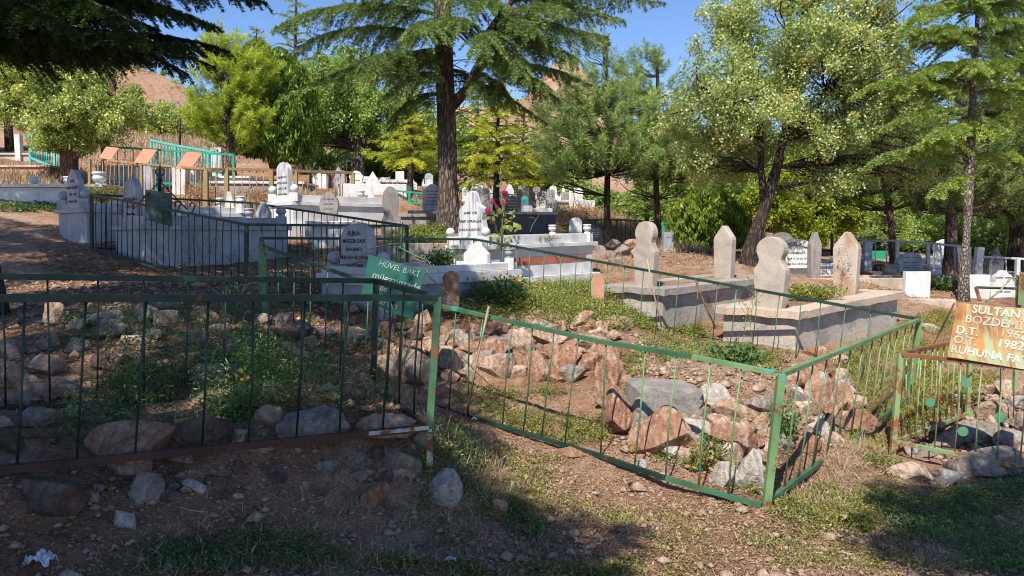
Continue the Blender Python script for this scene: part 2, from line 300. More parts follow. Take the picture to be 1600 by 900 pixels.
# ------------------------------------------------------------------ object helpers
def big_mesh(name, verts, faces, mat, var=None, smooth=False):
    verts = np.ascontiguousarray(verts, np.float32); faces = np.ascontiguousarray(faces, np.int32)
    me = bpy.data.meshes.new(name); k = faces.shape[1]
    me.vertices.add(len(verts)); me.vertices.foreach_set('co', verts.ravel())
    me.loops.add(faces.size); me.loops.foreach_set('vertex_index', faces.ravel())
    me.polygons.add(len(faces)); me.polygons.foreach_set('loop_start', np.arange(0, faces.size, k, dtype=np.int32))
    if smooth: me.polygons.foreach_set('use_smooth', np.ones(len(faces), bool))
    me.update(calc_edges=True)
    if var is not None:
        a = me.attributes.new('var', 'FLOAT', 'FACE'); a.data.foreach_set('value', np.ascontiguousarray(var, np.float32))
    me.materials.append(MATS[mat]); return me
def link(name, me, parent=None, loc=(0, 0, 0)):
    o = bpy.data.objects.new(name, me); C.objects.link(o); o.location = loc
    if parent is not None: o.parent = parent
    return o
def tag(o, label, cat=None, group=None, kind=None):
    if label: o['label'] = label
    if cat: o['category'] = cat
    if group: o['group'] = group
    if kind: o['kind'] = kind
    return o
def thing(name, label, cat, loc=(0, 0, 0), group=None):
    o = bpy.data.objects.new(name, None); C.objects.link(o); o.location = loc; o.empty_display_size = 0.1
    return tag(o, label, cat, group)
def part(name, V, F, mat, parent=None, smooth=False, bevel=0.0):
    """mesh part from WORLD coordinates; stored relative to its parent's origin"""
    org = Vector((0, 0, 0)); p = parent
    while p is not None: org += p.location; p = p.parent
    me = bpy.data.meshes.new(name)
    me.from_pydata([tuple(Vector(v) - org) for v in V], [], F)
    if bevel > 0:
        bm = bmesh.new(); bm.from_mesh(me); bmesh.ops.recalc_face_normals(bm, faces=bm.faces)
        es = [e for e in bm.edges if len(e.link_faces) == 2 and e.calc_face_angle(0) > 0.5]
        bmesh.ops.bevel(bm, geom=es, offset=bevel, segments=2, affect='EDGES', profile=0.6); bm.to_mesh(me); bm.free()
    else:
        bm = bmesh.new(); bm.from_mesh(me); bmesh.ops.recalc_face_normals(bm, faces=bm.faces); bm.to_mesh(me); bm.free()
    if smooth:
        for f in me.polygons: f.use_smooth = True
    me.materials.append(MATS[mat] if isinstance(mat, str) else mat)
    return link(name, me, parent)
class Geo:
    def __init__(s): s.V = []; s.F = []
    def add(s, V, F):
        n = len(s.V); s.V += [Vector(v) for v in V]; s.F += [tuple(i + n for i in f) for f in F]
    def quadbox(s, b, t):       # two rings of 4
        s.add(list(b) + list(t), [(3, 2, 1, 0), (4, 5, 6, 7), (0, 1, 5, 4), (1, 2, 6, 5), (2, 3, 7, 6), (3, 0, 4, 7)])
    def box(s, o, L, W, z0, z1):   # o (x,y) corner, L and W plan vectors; z0/z1 numbers
        o = Vector((o[0], o[1], 0)); L = Vector((L[0], L[1], 0)); W = Vector((W[0], W[1], 0)); Z = Vector((0, 0, 1))
        q = [o, o + L, o + L + W, o + W]
        s.quadbox([p + Z * z0 for p in q], [p + Z * z1 for p in q])
    def beam(s, p, q, w, h):
        p = Vector(p); q = Vector(q); d = (q - p).normalized()
        up = Vector((0, 0, 1)) if abs(d.z) < 0.95 else Vector((1, 0, 0))
        sd = d.cross(up).normalized(); up = sd.cross(d).normalized()
        off = [sd * w / 2 + up * h / 2, -sd * w / 2 + up * h / 2, -sd * w / 2 - up * h / 2, sd * w / 2 - up * h / 2]
        s.quadbox([p + o for o in off], [q + o for o in off])
    def tube(s, pts, rad, n=8, cap=True):
        pts = [Vector(p) for p in pts]
        if not hasattr(rad, '__len__'): rad = [rad] * len(pts)
        base = len(s.V); prev = None
        for i, p in enumerate(pts):
            d = (pts[min(i + 1, len(pts) - 1)] - pts[max(i - 1, 0)]).normalized()
            if prev is None:
                a = Vector((1, 0, 0)) if abs(d.x) < 0.8 else Vector((0, 1, 0)); a = (a - d * a.dot(d)).normalized()
            else: a = (prev - d * prev.dot(d)).normalized()
            prev = a; b = d.cross(a)
            for k in range(n):
                t = 2 * math.pi * k / n; s.V.append(p + (a * math.cos(t) + b * math.sin(t)) * rad[i])
        for i in range(len(pts) - 1):
            for k in range(n):
                s.F.append((base + i * n + k, base + i * n + (k + 1) % n, base + (i + 1) * n + (k + 1) % n, base + (i + 1) * n + k))
        if cap:
            s.F.append(tuple(base + k for k in reversed(range(n)))); m = base + (len(pts) - 1) * n
            s.F.append(tuple(m + k for k in range(n)))
    def lathe(s, c, prof, n=20):
        base = len(s.V); c = Vector(c)
        for r, z in prof:
            for k in range(n):
                t = 2 * math.pi * k / n; s.V.append(c + Vector((r * math.cos(t), r * math.sin(t), z)))
        for i in range(len(prof) - 1):
            for k in range(n): s.F.append((base + i * n + k, base + i * n + (k + 1) % n, base + (i + 1) * n + (k + 1) % n, base + (i + 1) * n + k))
        s.F.append(tuple(base + k for k in reversed(range(n)))); m = base + (len(prof) - 1) * n; s.F.append(tuple(m + k for k in range(n)))
    def extrude(s, outline, o, ax, nrm, th):   # outline in (x,z), o = world base centre, ax = plan axis, nrm = front normal
        o = Vector(o); ax = Vector(ax); nrm = Vector(nrm); n = len(outline)
        f = [o + ax * x + Vector((0, 0, z)) + nrm * th / 2 for x, z in outline]; b = [p - nrm * th for p in f]
        s.add(f + b, [tuple(range(n)), tuple(reversed(range(n, 2 * n)))] + [(i, i + n, (i + 1) % n + n, (i + 1) % n) for i in range(n)])
    def out(s, name, mat, parent=None, smooth=False, bevel=0.0):
        return part(name, s.V, s.F, mat, parent, smooth, bevel)

def text(parent, s, o, ax, up, size, mat, name='lettering', align='CENTER', weight=0.0, shear=0.0, spacing=1.0, depth=0.001):
    cu = bpy.data.curves.new(name, 'FONT'); cu.body = s; cu.size = size; cu.align_x = align; cu.align_y = 'CENTER'
    cu.extrude = depth; cu.offset = weight; cu.shear = shear; cu.space_character = spacing; cu.resolution_u = 3
    cu.materials.append(MATS[mat])
    ob = bpy.data.objects.new(name, cu); C.objects.link(ob)
    ax = Vector(ax).normalized(); up = Vector(up); up = (up - ax * up.dot(ax)).normalized(); n = ax.cross(up)
    org = Vector((0, 0, 0)); p = parent
    while p is not None: org += p.location; p = p.parent
    M = Matrix((ax, up, n)).transposed().to_4x4(); M.translation = Vector(o) - org
    ob.parent = parent; ob.matrix_local = M
    return ob

# ------------------------------------------------------------------ terrain
TP = [(1195, 795, 4.3), (800, 900, 3.45), (1000, 840, 3.95), (1400, 860, 3.8), (1600, 900, 3.5), (940, 740, 4.95),
      (1393, 712, 5.9), (1417, 628, 7.1), (1600, 740, 5.3), (1700, 900, 3.5), (1640, 640, 7.0), (1500, 600, 7.7), (1480, 540, 9.2),
      (740, 770, 4.2), (690, 640, 5.9), (740, 700, 5.0), (460, 535, 6.9), (925, 708, 5.2),
      (750, 606, 6.7), (860, 612, 6.6), (900, 590, 7.0), (600, 560, 6.9), (650, 600, 6.35),
      (700, 497, 7.7), (800, 492, 7.9), (900, 500, 7.8), (960, 520, 7.6),
      (1000, 525, 7.9), (1150, 560, 7.2), (1245, 550, 8.0), (1340, 560, 8.1), (1040, 520, 9.0), (930, 465, 9.4),
      (1100, 596, 5.7), (1180, 610, 5.5), (1240, 600, 6.0), (1050, 590, 5.9), (1300, 660, 6.2), (1240, 740, 4.95), (1350, 700, 5.7),
      (1000, 735, 4.9), (1120, 770, 4.55), (960, 650, 5.9),
      (680, 725, 4.05), (672, 668, 4.15), (400, 692, 3.75), (0, 728, 3.15), (-200, 730, 2.9), (500, 600, 4.9), (583, 612, 5.0), (0, 640, 4.1), (250, 640, 4.35),
      (600, 800, 3.75), (300, 812, 3.3), (100, 850, 2.95), (300, 900, 2.95), (600, 900, 3.3), (-100, 900, 2.6), (-300, 850, 2.5),
      (300, 520, 6.0), (100, 540, 5.6), (0, 480, 7.5), (200, 455, 8.2), (380, 470, 8.0), (545, 505, 7.5), (440, 440, 9.0),
      (800, 470, 9.0), (742, 455, 10.0), (385, 448, 9.0), (143, 388, 11.5), (225, 420, 10.7), (440, 402, 12.0), (100, 375, 13.0), (20, 350, 13.5),
      (560, 400, 11.5), (640, 400, 11.4), (660, 385, 12.0), (700, 358, 13.3), (610, 366, 13.5), (480, 372, 14.0), (800, 446, 10.6), (925, 440, 12.0), (960, 400, 13.5),
      (1060, 410, 13), (1060, 385, 16), (1165, 412, 12.5), (1240, 432, 13), (1340, 440, 12), (1430, 470, 11.3), (1505, 472, 11.3), (1600, 470, 11.5),
      (1420, 442, 14), (1600, 435, 16), (1300, 415, 15), (1000, 388, 18), (1250, 398, 19), (1500, 410, 20), (800, 372, 17), (880, 372, 18), (583, 300, 17.5), (625, 292, 21), (680, 305, 20), (760, 322, 20), (840, 328, 20), (885, 325, 22), (557, 296, 19),
      (60, 320, 16), (200, 330, 16), (350, 345, 15), (500, 345, 16.5), (100, 285, 20), (60, 250, 24), (250, 275, 23), (300, 240, 29), (450, 290, 22), (550, 300, 22), (700, 318, 22), (800, 320, 23), (900, 335, 23),
      (1000, 352, 25), (1200, 365, 27), (1500, 372, 30), (0, 215, 33), (300, 205, 40), (600, 255, 35), (800, 285, 35), (1000, 325, 38), (1300, 355, 42)]
ctl = np.array([tuple(P(*t)) for t in TP] + [(-40, 0, 1.0), (-40, 40, 9), (40, 0, -0.8), (40, 40, 0.8), (0, -30, -0.2), (-30, -30, 0.2), (30, -30, -0.6),
      (-8, 0, 0.45), (-4, -2, 0.2), (0, 0, 0.02), (5, 0, -0.1), (2, -6, 0), (8, 5, -0.1), (10, 10, 0.2), (-10, 6, 1.0), (-14, 14, 2.6), (0, 80, 7), (-60, 80, 18), (60, 80, 4)])
def _tps_k(r2): return 0.5 * r2 * np.log(r2 + 1e-9)
def _fit():
    X = ctl[:, :2]; n = len(X); r2 = ((X[:, None] - X[None]) ** 2).sum(-1)
    K = _tps_k(r2) + np.eye(n) * 0.03; Pm = np.c_[np.ones(n), X]
    A = np.zeros((n + 3, n + 3)); A[:n, :n] = K; A[:n, n:] = Pm; A[n:, :n] = Pm.T
    return np.linalg.solve(A, np.r_[ctl[:, 2], 0, 0, 0])
_w = _fit()
def H(x, y, rough=True):
    x = np.atleast_1d(np.asarray(x, float)); y = np.atleast_1d(np.asarray(y, float)); sh = x.shape
    xf = x.ravel(); yf = y.ravel(); z = np.zeros(len(xf))
    for a in range(0, len(xf), 20000):
        xs = xf[a:a + 20000]; ys = yf[a:a + 20000]
        r2 = (xs[:, None] - ctl[None, :, 0]) ** 2 + (ys[:, None] - ctl[None, :, 1]) ** 2
        z[a:a + 20000] = _tps_k(r2) @ _w[:-3] + _w[-3] + _w[-2] * xs + _w[-1] * ys
    if rough:
        z = z + fbm(xf * 1.3, yf * 1.3, 4, 3) * 0.10 + fbm(xf * 7, yf * 7, 3, 9) * 0.035
    return z.reshape(sh)
def h1(x, y): return float(H(x, y)[0])
def G(u, v, dmin=2.0, dmax=60.0):
    """ground point seen at photo pixel (u, v)"""
    ds = np.concatenate([np.arange(dmin, 16, 0.03), np.arange(16, dmax, 0.15)])
    a = P(u, v, 1.0) - Vector((0, 0, EYE)); xs = a.x * ds; zs = EYE + a.z * ds
    below = zs <= H(xs, ds)
    i = int(np.argmax(below)) if below.any() else len(ds) - 1
    return Vector((xs[i], ds[i], float(H(xs[i], ds[i])[0])))

def axis(lo, hi, step, far_lo, far_hi, g=1.09):
    a = list(np.arange(lo, hi, step)); s = step; x = a[-1]
    while x < far_hi: s *= g; x += s; a.append(x)
    s = step; x = lo; b = []
    while x > far_lo: s *= g; x -= s; b.append(x)
    return np.array(b[::-1] + a)
gx = axis(-6, 6, 0.036, -120, 120); gy = axis(2.3, 10.5, 0.036, -60, 110)
XX, YY = np.meshgrid(gx, gy)
ZZ = H(XX, YY) + fbm(XX * 18, YY * 18, 3, 21) * 0.03
nx, ny = len(gx), len(gy)
idx = np.arange(nx * ny).reshape(ny, nx)
F = np.stack([idx[:-1, :-1], idx[:-1, 1:], idx[1:, 1:], idx[1:, :-1]], -1).reshape(-1, 4)
tag(link('ground', big_mesh('ground', np.stack([XX, YY, ZZ], -1).reshape(-1, 3), F, 'soil', smooth=True)),
    'reddish brown dry soil sloping up through the graveyard', None, None, 'structure')

# ------------------------------------------------------------------ foliage geometry
def rand_unit(n):
    v = rng.normal(size=(n, 3)); return v / np.linalg.norm(v, axis=1, keepdims=True)
def norm(v): return v / (np.linalg.norm(v, axis=-1, keepdims=True) + 1e-9)
class Leaves:
    def __init__(s): s.V = []; s.F = []; s.A = []; s.n = 0
    def tris(s, base, dirs, length, width, var):
        n = len(base)
        if n == 0: return
        perp = norm(np.cross(dirs, rand_unit(n))); length = np.broadcast_to(length, n)[:, None]; width = np.broadcast_to(width, n)[:, None]
        m = base + dirs * length * 0.45
        V = np.stack([base, m + perp * width / 2, base + dirs * length, m - perp * width / 2], 1).reshape(-1, 3)
        s._q(V, n, var)
    def leaf(s, c, nrm, size, ratio, var, up=None):
        n = len(c)
        if n == 0: return
        a = norm(np.cross(nrm, rand_unit(n))) if up is None else norm(up - nrm * (up * nrm).sum(1, keepdims=True))
        b = np.cross(nrm, a); size = np.broadcast_to(size, n)[:, None]
        V = np.stack([c - a * size / 2, c + b * size * ratio / 2 - a * size * 0.05, c + a * size / 2, c - b * size * ratio / 2 - a * size * 0.05], 1).reshape(-1, 3)
        s._q(V, n, var)
    def _q(s, V, n, var):
        s.V.append(V); s.F.append(np.arange(n * 4).reshape(n, 4) + s.n); s.n += n * 4; s.A.append(np.clip(np.broadcast_to(var, n), 0, 1))
    def out(s, name, mat, parent=None):
        V = np.concatenate(s.V)
        org = np.zeros(3); p = parent
        while p is not None: org += np.array(p.location); p = p.parent
        return link(name, big_mesh(name, V - org, np.concatenate(s.F), mat, np.concatenate(s.A)), parent)

def bend(p0, p1, arch, n=8, wig=0.0):
    p0 = Vector(p0); p1 = Vector(p1); o = []
    ph = random.uniform(0, 6)
    for i in range(n + 1):
        t = i / n; p = p0.lerp(p1, t) + Vector((0, 0, arch * 4 * t * (1 - t)))
        p += Vector((math.sin(t * 7 + ph), math.cos(t * 6 + ph), math.sin(t * 5 + ph))) * wig * t
        o.append(p)
    return o
def bough(L, T, p0, p1, arch, width, nl, nw, dens, tw=0.11, droop=0.25, tone=0.0, thick=0.03, wig=0.06):
    """a cedar or fir bough: stem, side twigs in a drooping fan, needles along every twig"""
    pts = bend(p0, p1, arch, 9, wig); n = len(pts)
    T.tube(pts, [thick * (1 - i / n) + 0.004 for i in range(n)], 5, False)
    ln = sum((pts[i + 1] - pts[i]).length for i in range(n - 1)); k = max(4, int(ln / tw))
    starts = []; dirs = []; lens = []
    for i in range(k):
        t = 0.12 + 0.88 * (i + random.random() * 0.6) / k; t = min(t, 0.999); j = int(t * (n - 1)); f = t * (n - 1) - j
        q = pts[j].lerp(pts[j + 1], f); d = (pts[j + 1] - pts[j]).normalized()
        side = d.cross(Vector((0, 0, 1)));
        if side.length < 0.1: side = Vector((1, 0, 0))
        side.normalize()
        wlen = width * (0.35 + 0.65 * math.sin(math.pi * min(1, t * 1.05) ** 0.8)) * (1.02 - 0.45 * t)
        for sgn in (-1, 1):
            dd = (side * sgn * random.uniform(0.6, 1.1) + d * random.uniform(0.35, 0.9) + Vector((0, 0, random.uniform(-droop * 1.6, 0.12)))).normalized()
            starts.append(q); dirs.append(dd); lens.append(wlen * random.uniform(0.55, 1.1))
    S = np.array([tuple(a) for a in starts]); D = np.array([tuple(a) for a in dirs]); LN = np.array(lens)
    m = np.maximum(3, (LN * dens).astype(int)); idx = np.repeat(np.arange(len(S)), m); N = len(idx)
    t = rng.random(N); ll = LN[idx][:, None]; tt = t[:, None]
    pos = S[idx] + D[idx] * ll * tt + np.array([0, 0, -1.0]) * (droop * ll * tt ** 2 * 0.9)
    # sub-twigs: spread sideways from the twig axis
    lat = norm(np.cross(D[idx], np.array([0, 0, 1.0]))) * (rng.choice([-1, 1], N) * rng.random(N) ** 1.3)[:, None]
    sub = lat * ll * 0.22 * (1 - tt * 0.6); pos = pos + sub - np.array([0, 0, 1.0]) * (np.abs(sub).sum(1, keepdims=True) * 0.25)
    nd = norm(D[idx] * 0.8 + lat * 0.8 + rand_unit(N) * 0.55 + np.array([0, 0, 0.25]))
    va = 0.45 + tone + 0.16 * rng.normal(size=N) + 0.15 * (t - 0.5) + np.repeat(rng.normal(size=len(S)) * 0.12, m)
    L.tris(pos, nd, nl * rng.uniform(0.6, 1.2, N), nw, va)

def trunk_geo(T, pts, rad, n=12, lump=0.05):
    b = len(T.V); T.tube(pts, rad, n, True)
    for i in range(b, len(T.V)):
        v = T.V[i]; k = 1 + lump * math.sin(v.z * 9 + v.x * 31) ; c = None
        T.V[i] = v + Vector((math.sin(v.z * 11 + v.y * 37), math.cos(v.z * 13 + v.x * 29), 0)) * lump * 0.25
def taper(p0, p1, r0, r1, n=10, wob=0.05, flare=1.5):
    p0 = Vector(p0); p1 = Vector(p1); pts = []; rr = []; a = random.uniform(0, 6)
    for i in range(n + 1):
        t = i / n; pts.append(p0.lerp(p1, t) + Vector((math.sin(t * 5 + a) - math.sin(a), math.cos(t * 4 + a) - math.cos(a), 0)) * wob)
        r = r0 + (r1 - r0) * t; rr.append(r * (1 + (flare - 1) * max(0, 1 - t * n * 0.7)))
    return pts, rr

def conifer(name, label, base, height, r0, z_lo, blen, n_b, mat, bark, group=None, width=0.5, nl=0.07, nw=0.016, dens=150, droop=0.25, rise=0.15, lean=(0, 0), top_len=0.25, tone=0, az=None, extra=(), shape=1.0, tw=0.12, cat='tree', thick=0.03):
    base = Vector(base); t = thing(name, label, cat, base, group)
    top = base + Vector((lean[0], lean[1], height)); T = Geo(); L = Leaves()
    pts, rr = taper(base - Vector((0, 0, 0.25)), top, r0, 0.02, 12, min(0.05, r0 * 0.3)); trunk_geo(T, pts, rr)
    def at(z):
        f = z / height * 12; i = max(0, min(11, int(f))); return pts[i].lerp(pts[i + 1], f - i)
    for i in range(n_b):
        f = i / max(1, n_b - 1); z = z_lo + (height - z_lo) * f ** 0.92
        a = i * 2.399 + random.uniform(-0.4, 0.4)
        if az is not None: a = random.uniform(*az)
        ln = (blen * (1 - f ** shape) + top_len * f) * random.uniform(0.75, 1.12)
        q = at(min(z, height * 0.98)); e = q + Vector((math.cos(a) * ln, math.sin(a) * ln, ln * random.uniform(-rise, rise * 1.2)))
        bough(L, T, q, e, ln * 0.07, width * ln / max(blen, 0.1) ** 0.8 * 0.9 + 0.12, nl, nw, dens, tw, droop, tone + random.uniform(-0.12, 0.12), thick * (0.5 + ln / blen * 0.5))
    for (p0, p1, arch, w) in extra:
        bough(L, T, p0, p1, arch, w, nl, nw, dens, tw, droop, tone + random.uniform(-0.05, 0.15), thick * 1.3)
    T.out('trunk', bark, t, True); L.out('crown', mat, t); return t

def clump_leaves(L, centers, radii, n_each, size, ratio, flat=0.35, tone=None, elong=None):
    k = len(centers); C0 = np.array([tuple(c) for c in centers]); R = np.asarray(radii, float)
    ids = np.repeat(np.arange(k), n_each); N = len(ids)
    off = rand_unit(N) * (rng.random(N) ** 0.45)[:, None]
    if elong is not None: off = off * np.array(elong)
    pos = C0[ids] + off * R[ids][:, None]
    nr = norm(rand_unit(N) + off * 0.5 + np.array([0, 0, flat]))
    tn = (rng.normal(size=k) * 0.13 if tone is None else np.asarray(tone))[ids]
    L.leaf(pos, nr, size * rng.uniform(0.6, 1.25, N), ratio, 0.47 + tn + rng.normal(size=N) * 0.17)
def broadleaf(name, label, base, trunk_pts, trunk_r, blobs, n_clumps, clump_r, n_leaf, size, mat, bark, group=None, ratio=0.6, shell=0.5, cat='tree', limb_r=0.05, flat=0.35):
    base = Vector(base); t = thing(name, label, cat, base, group); T = Geo(); L = Leaves()
    for pts, rr in zip(trunk_pts, trunk_r):
        fp = []; fr = []
        for i in range(len(pts) - 1):
            for s in range(3):
                f = s / 3; fp.append(Vector(pts[i]).lerp(Vector(pts[i + 1]), f)); fr.append(rr[i] + (rr[i + 1] - rr[i]) * f)
        fp.append(Vector(pts[-1])); fr.append(rr[-1]); trunk_geo(T, fp, fr, 10, 0.05)
    nodes = [Vector(p) for pts in trunk_pts for p in pts[1:]]
    vol = np.array([b[3] * b[4] * b[5] for b in blobs]); vol = vol ** 0.75; vol /= vol.sum()
    cs = []; rs = []
    for _ in range(n_clumps):
        b = blobs[rng.choice(len(blobs), p=vol)]; d = rand_unit(1)[0] * (shell + (1 - shell) * rng.random()) * rng.random() ** 0.12
        cs.append(Vector((b[0] + d[0] * b[3], b[1] + d[1] * b[4], b[2] + d[2] * b[5]))); rs.append(clump_r * rng.uniform(0.6, 1.35))
    for c in cs[::2]:
        q = min(nodes, key=lambda m: (m - c).length + max(0, m.z - c.z) * 0.7)
        T.tube(bend(q, c, 0.06 * (c - q).length, 5, 0.08), [limb_r * (1 - i / 6) * min(1, 0.4 + (c - q).length * 0.3) + 0.004 for i in range(6)], 5, False)
    clump_leaves(L, cs, rs, n_leaf, size, ratio, flat)
    T.out('trunk', bark, t, True); L.out('crown', mat, t); return t
def pine(name, label, base, height, r0, blobs, n_tuft, mat, bark, nl=0.14, nw=0.010, per=55, group=None, limbs=(), lean=(0, 0), cat='tree', tuft_dir=0.6, shell=0.3):
    base = Vector(base); t = thing(name, label, cat, base, group); T = Geo(); L = Leaves()
    pts, rr = taper(base - Vector((0, 0, 0.25)), base + Vector((lean[0], lean[1], height)), r0, 0.03, 10, 0.08); trunk_geo(T, pts, rr)
    vol = np.array([b[3] * b[4] * b[5] for b in blobs]) ** 0.7; vol /= vol.sum()
    P0 = []; D0 = []; K = []
    for _ in range(n_tuft):
        b = blobs[rng.choice(len(blobs), p=vol)]; d = rand_unit(1)[0]; d = d * (shell + (1 - shell) * rng.random() ** 0.6)
        c = Vector((b[0] + d[0] * b[3], b[1] + d[1] * b[4], b[2] + d[2] * b[5]))
        q = min(pts, key=lambda m: (m - c).length + max(0, m.z - c.z) * 1.2)
        out = (c - q).normalized(); P0.append(tuple(c)); D0.append(tuple((out * 0.7 + Vector((0, 0, 0.6))).normalized())); K.append((q, c))
    for q, c in K[::3]:
        T.tube(bend(q, c, -0.05 * (c - q).length, 5, 0.05), [0.03 * (1 - i / 6) * min(1.3, 0.3 + (c - q).length * 0.4) + 0.003 for i in range(6)], 5, False)
    P0 = np.array(P0); D0 = np.array(D0); ids = np.repeat(np.arange(n_tuft), per); N = len(ids)
    s = rng.random(N); pos = P0[ids] + D0[ids] * (s * nl * 2.2)[:, None]
    dr = norm(D0[ids] * tuft_dir + rand_unit(N))
    tn = (rng.normal(size=n_tuft) * 0.15)[ids]
    k = 260; tp = np.array(tuple(pts[-1]))[None] + rng.normal(size=(k, 3)) * np.array([0.04, 0.04, 0.12]) - np.array([0, 0, 0.1]); L.tris(tp, norm(rand_unit(k) + np.array([0, 0, 0.8])), nl * 1.2, nw, 0.5 + rng.normal(size=k) * 0.15)
    L.tris(pos, dr, nl * rng.uniform(0.7, 1.2, N), nw, 0.45 + tn + rng.normal(size=N) * 0.12 + (s - 0.5) * 0.25)
    T.out('trunk', bark, t, True); L.out('crown', mat, t); return t
def sprays(name, label, base, lobes, n, size, mat, bark, group=None, cat='tree', r0=0.08, h=1.0, ratio=0.35):
    """thuja and cypress: upright sprays over flame shaped lobes (x,y,z0,z1,r)"""
    base = Vector(base); t = thing(name, label, cat, base, group); T = Geo(); L = Leaves()
    for (x, y, z0, z1, r) in lobes:
        T.tube([(base.x, base.y, base.z - 0.2), (x * 0.5 + base.x * 0.5, y * 0.5 + base.y * 0.5, base.z + (z1 - base.z) * 0.4), (x, y, z1 - 0.1)], [r0, r0 * 0.6, 0.01], 7)
    ar = np.array([(l[3] - l[2]) * l[4] for l in lobes]); ar /= ar.sum()
    k = rng.choice(len(lobes), n, p=ar); lb = np.array(lobes)[k]
    f = rng.random(n) ** 0.85; a = rng.random(n) * 6.283
    lump = 1 + 0.24 * np.sin(a * 3 + f * 9 + k) + 0.2 * np.sin(a * 7 - f * 17) + 0.14 * np.sin(a * 13 + f * 31)
    rad = lb[:, 4] * np.sqrt(np.clip(np.sin(np.pi * np.clip(f * 0.86 + 0.14, 0, 1)) ** 1.1, 0, 1)) * (0.62 + 0.38 * rng.random(n) ** 0.5) * lump
    pos = np.stack([lb[:, 0] + np.cos(a) * rad, lb[:, 1] + np.sin(a) * rad, lb[:, 2] + (lb[:, 3] - lb[:, 2]) * f], 1)
    out = np.stack([np.cos(a), np.sin(a), np.zeros(n)], 1)
    up = norm(np.array([0, 0, 1.0]) + out * 0.35 + rand_unit(n) * 0.35)
    nr = norm(out + rand_unit(n) * 0.8)
    L.leaf(pos, nr, size * rng.uniform(0.6, 1.3, n), ratio, 0.45 + 0.18 * rng.normal(size=n) + 0.12 * np.sin(a * 5 + f * 13) , up=up)
    T.out('trunk', bark, t, True); L.out('crown', mat, t); return t
# hills
def hills():
    xs = np.linspace(-220, 260, 200); ys = np.linspace(85, 330, 110); X, Y = np.meshgrid(xs, ys)
    Z = np.full(X.shape, 2.0)
    for (u, v, d, rx, ry) in ((120, 60, 125, 34, 40), (-120, 40, 120, 50, 40), (880, 92, 240, 26, 45), (800, 150, 210, 60, 40), (640, 175, 200, 60, 40), (1020, 185, 200, 60, 30), (1400, 300, 180, 80, 40)):
        p = P(u, v, d); Z = np.maximum(Z, p.z * np.exp(-(((X - p.x) / rx) ** 2 + ((Y - p.y) / ry) ** 2) * 0.9))
    Z += fbm(X * 0.06, Y * 0.06, 5, 40) * 9 * np.clip(Z / 15, 0, 1) + np.abs(fbm(X * 0.2, Y * 0.2, 3, 44)) * 3 * np.clip((Z - 28) / 10, 0, 1)
    ii = np.arange(X.size).reshape(X.shape)
    Fh = np.stack([ii[:-1, :-1], ii[:-1, 1:], ii[1:, 1:], ii[1:, :-1]], -1).reshape(-1, 4)
    vis = np.argwhere((Z > 9) & (np.abs(X) < 130)); pk = vis[rng.choice(len(vis), 1500)]; L = Leaves()
    pc = np.stack([X[pk[:, 0], pk[:, 1]] + rng.uniform(-1.2, 1.2, 1500), Y[pk[:, 0], pk[:, 1]] + rng.uniform(-1, 1, 1500), Z[pk[:, 0], pk[:, 1]] - 1.6], 1); rs = rng.uniform(0.3, 1.1, 1500) ** 1.5
    clump_leaves(L, [tuple(q) for q in pc], rs, 26, 0.6, 0.7); o = L.out('scrub', 'leaf_bushy'); tag(o, 'small dark scrub bushes dotted over the bare hills', None, None, 'stuff')
    tag(link('hills', big_mesh('hills', np.stack([X, Y, Z - 2], -1).reshape(-1, 3), Fh, 'dry_hill', smooth=True)), 'bare orange brown hills behind the graveyard trees', None, None, 'structure')
hills()

# ------------------------------------------------------------------ builders: fences, graves, stones, plants
UP = Vector((0, 0, 1))
def fence(name, label, tops, bots, sides, mat, barmat=None, rail=(0.035, 0.03), bar=0.0065, gap=0.13, single=False, group=None, posts=None, post_w=0.036, postmat=None, foot=0.12, botmat=None, bend_amt=0.012, no_bottom=(), dbl=None, cat='fence', skip=()):
    t = thing(name, label, cat, bots[0], group); barmat = barmat or mat
    for i in (range(len(tops)) if posts is None else posts):
        g = Geo(); g.beam(bots[i] - UP * foot, tops[i] + UP * 0.004, post_w, post_w); g.out('post', postmat or mat, t, bevel=0.003)
    for si, (i, j) in enumerate(sides):
        a, b = tops[i], tops[j]; c, d = bots[i], bots[j]; ln = (b - a).length; n = max(2, int(ln / (gap[si] if isinstance(gap, tuple) else gap)))
        g = Geo(); g.beam(a, b, rail[0], rail[1]); g.out('top_rail', mat, t, bevel=0.002)
        if si not in no_bottom:
            g = Geo(); g.beam(c, d, rail[0] * 0.9, rail[1]); g.out('bottom_rail', botmat or mat, t)
        allg = Geo()
        for k in range(1, n):
            if (si, k) in skip: continue
            f = k / n + random.uniform(-0.08, 0.08) / n
            p = a.lerp(b, f) - UP * rail[1] / 2; q = c.lerp(d, f) + (d - c).normalized() * random.uniform(-1, 1) * bend_amt * 1.4
            m = p.lerp(q, random.uniform(0.35, 0.65)) + Vector((random.uniform(-1, 1), random.uniform(-1, 1), 0)) * bend_amt
            g = allg if single else Geo(); g.tube([p, m, q], bar, 6)
            if not single: g.out('bar', barmat, t, True)
        if single: allg.out('bar_panel', barmat, t, True)
    return t

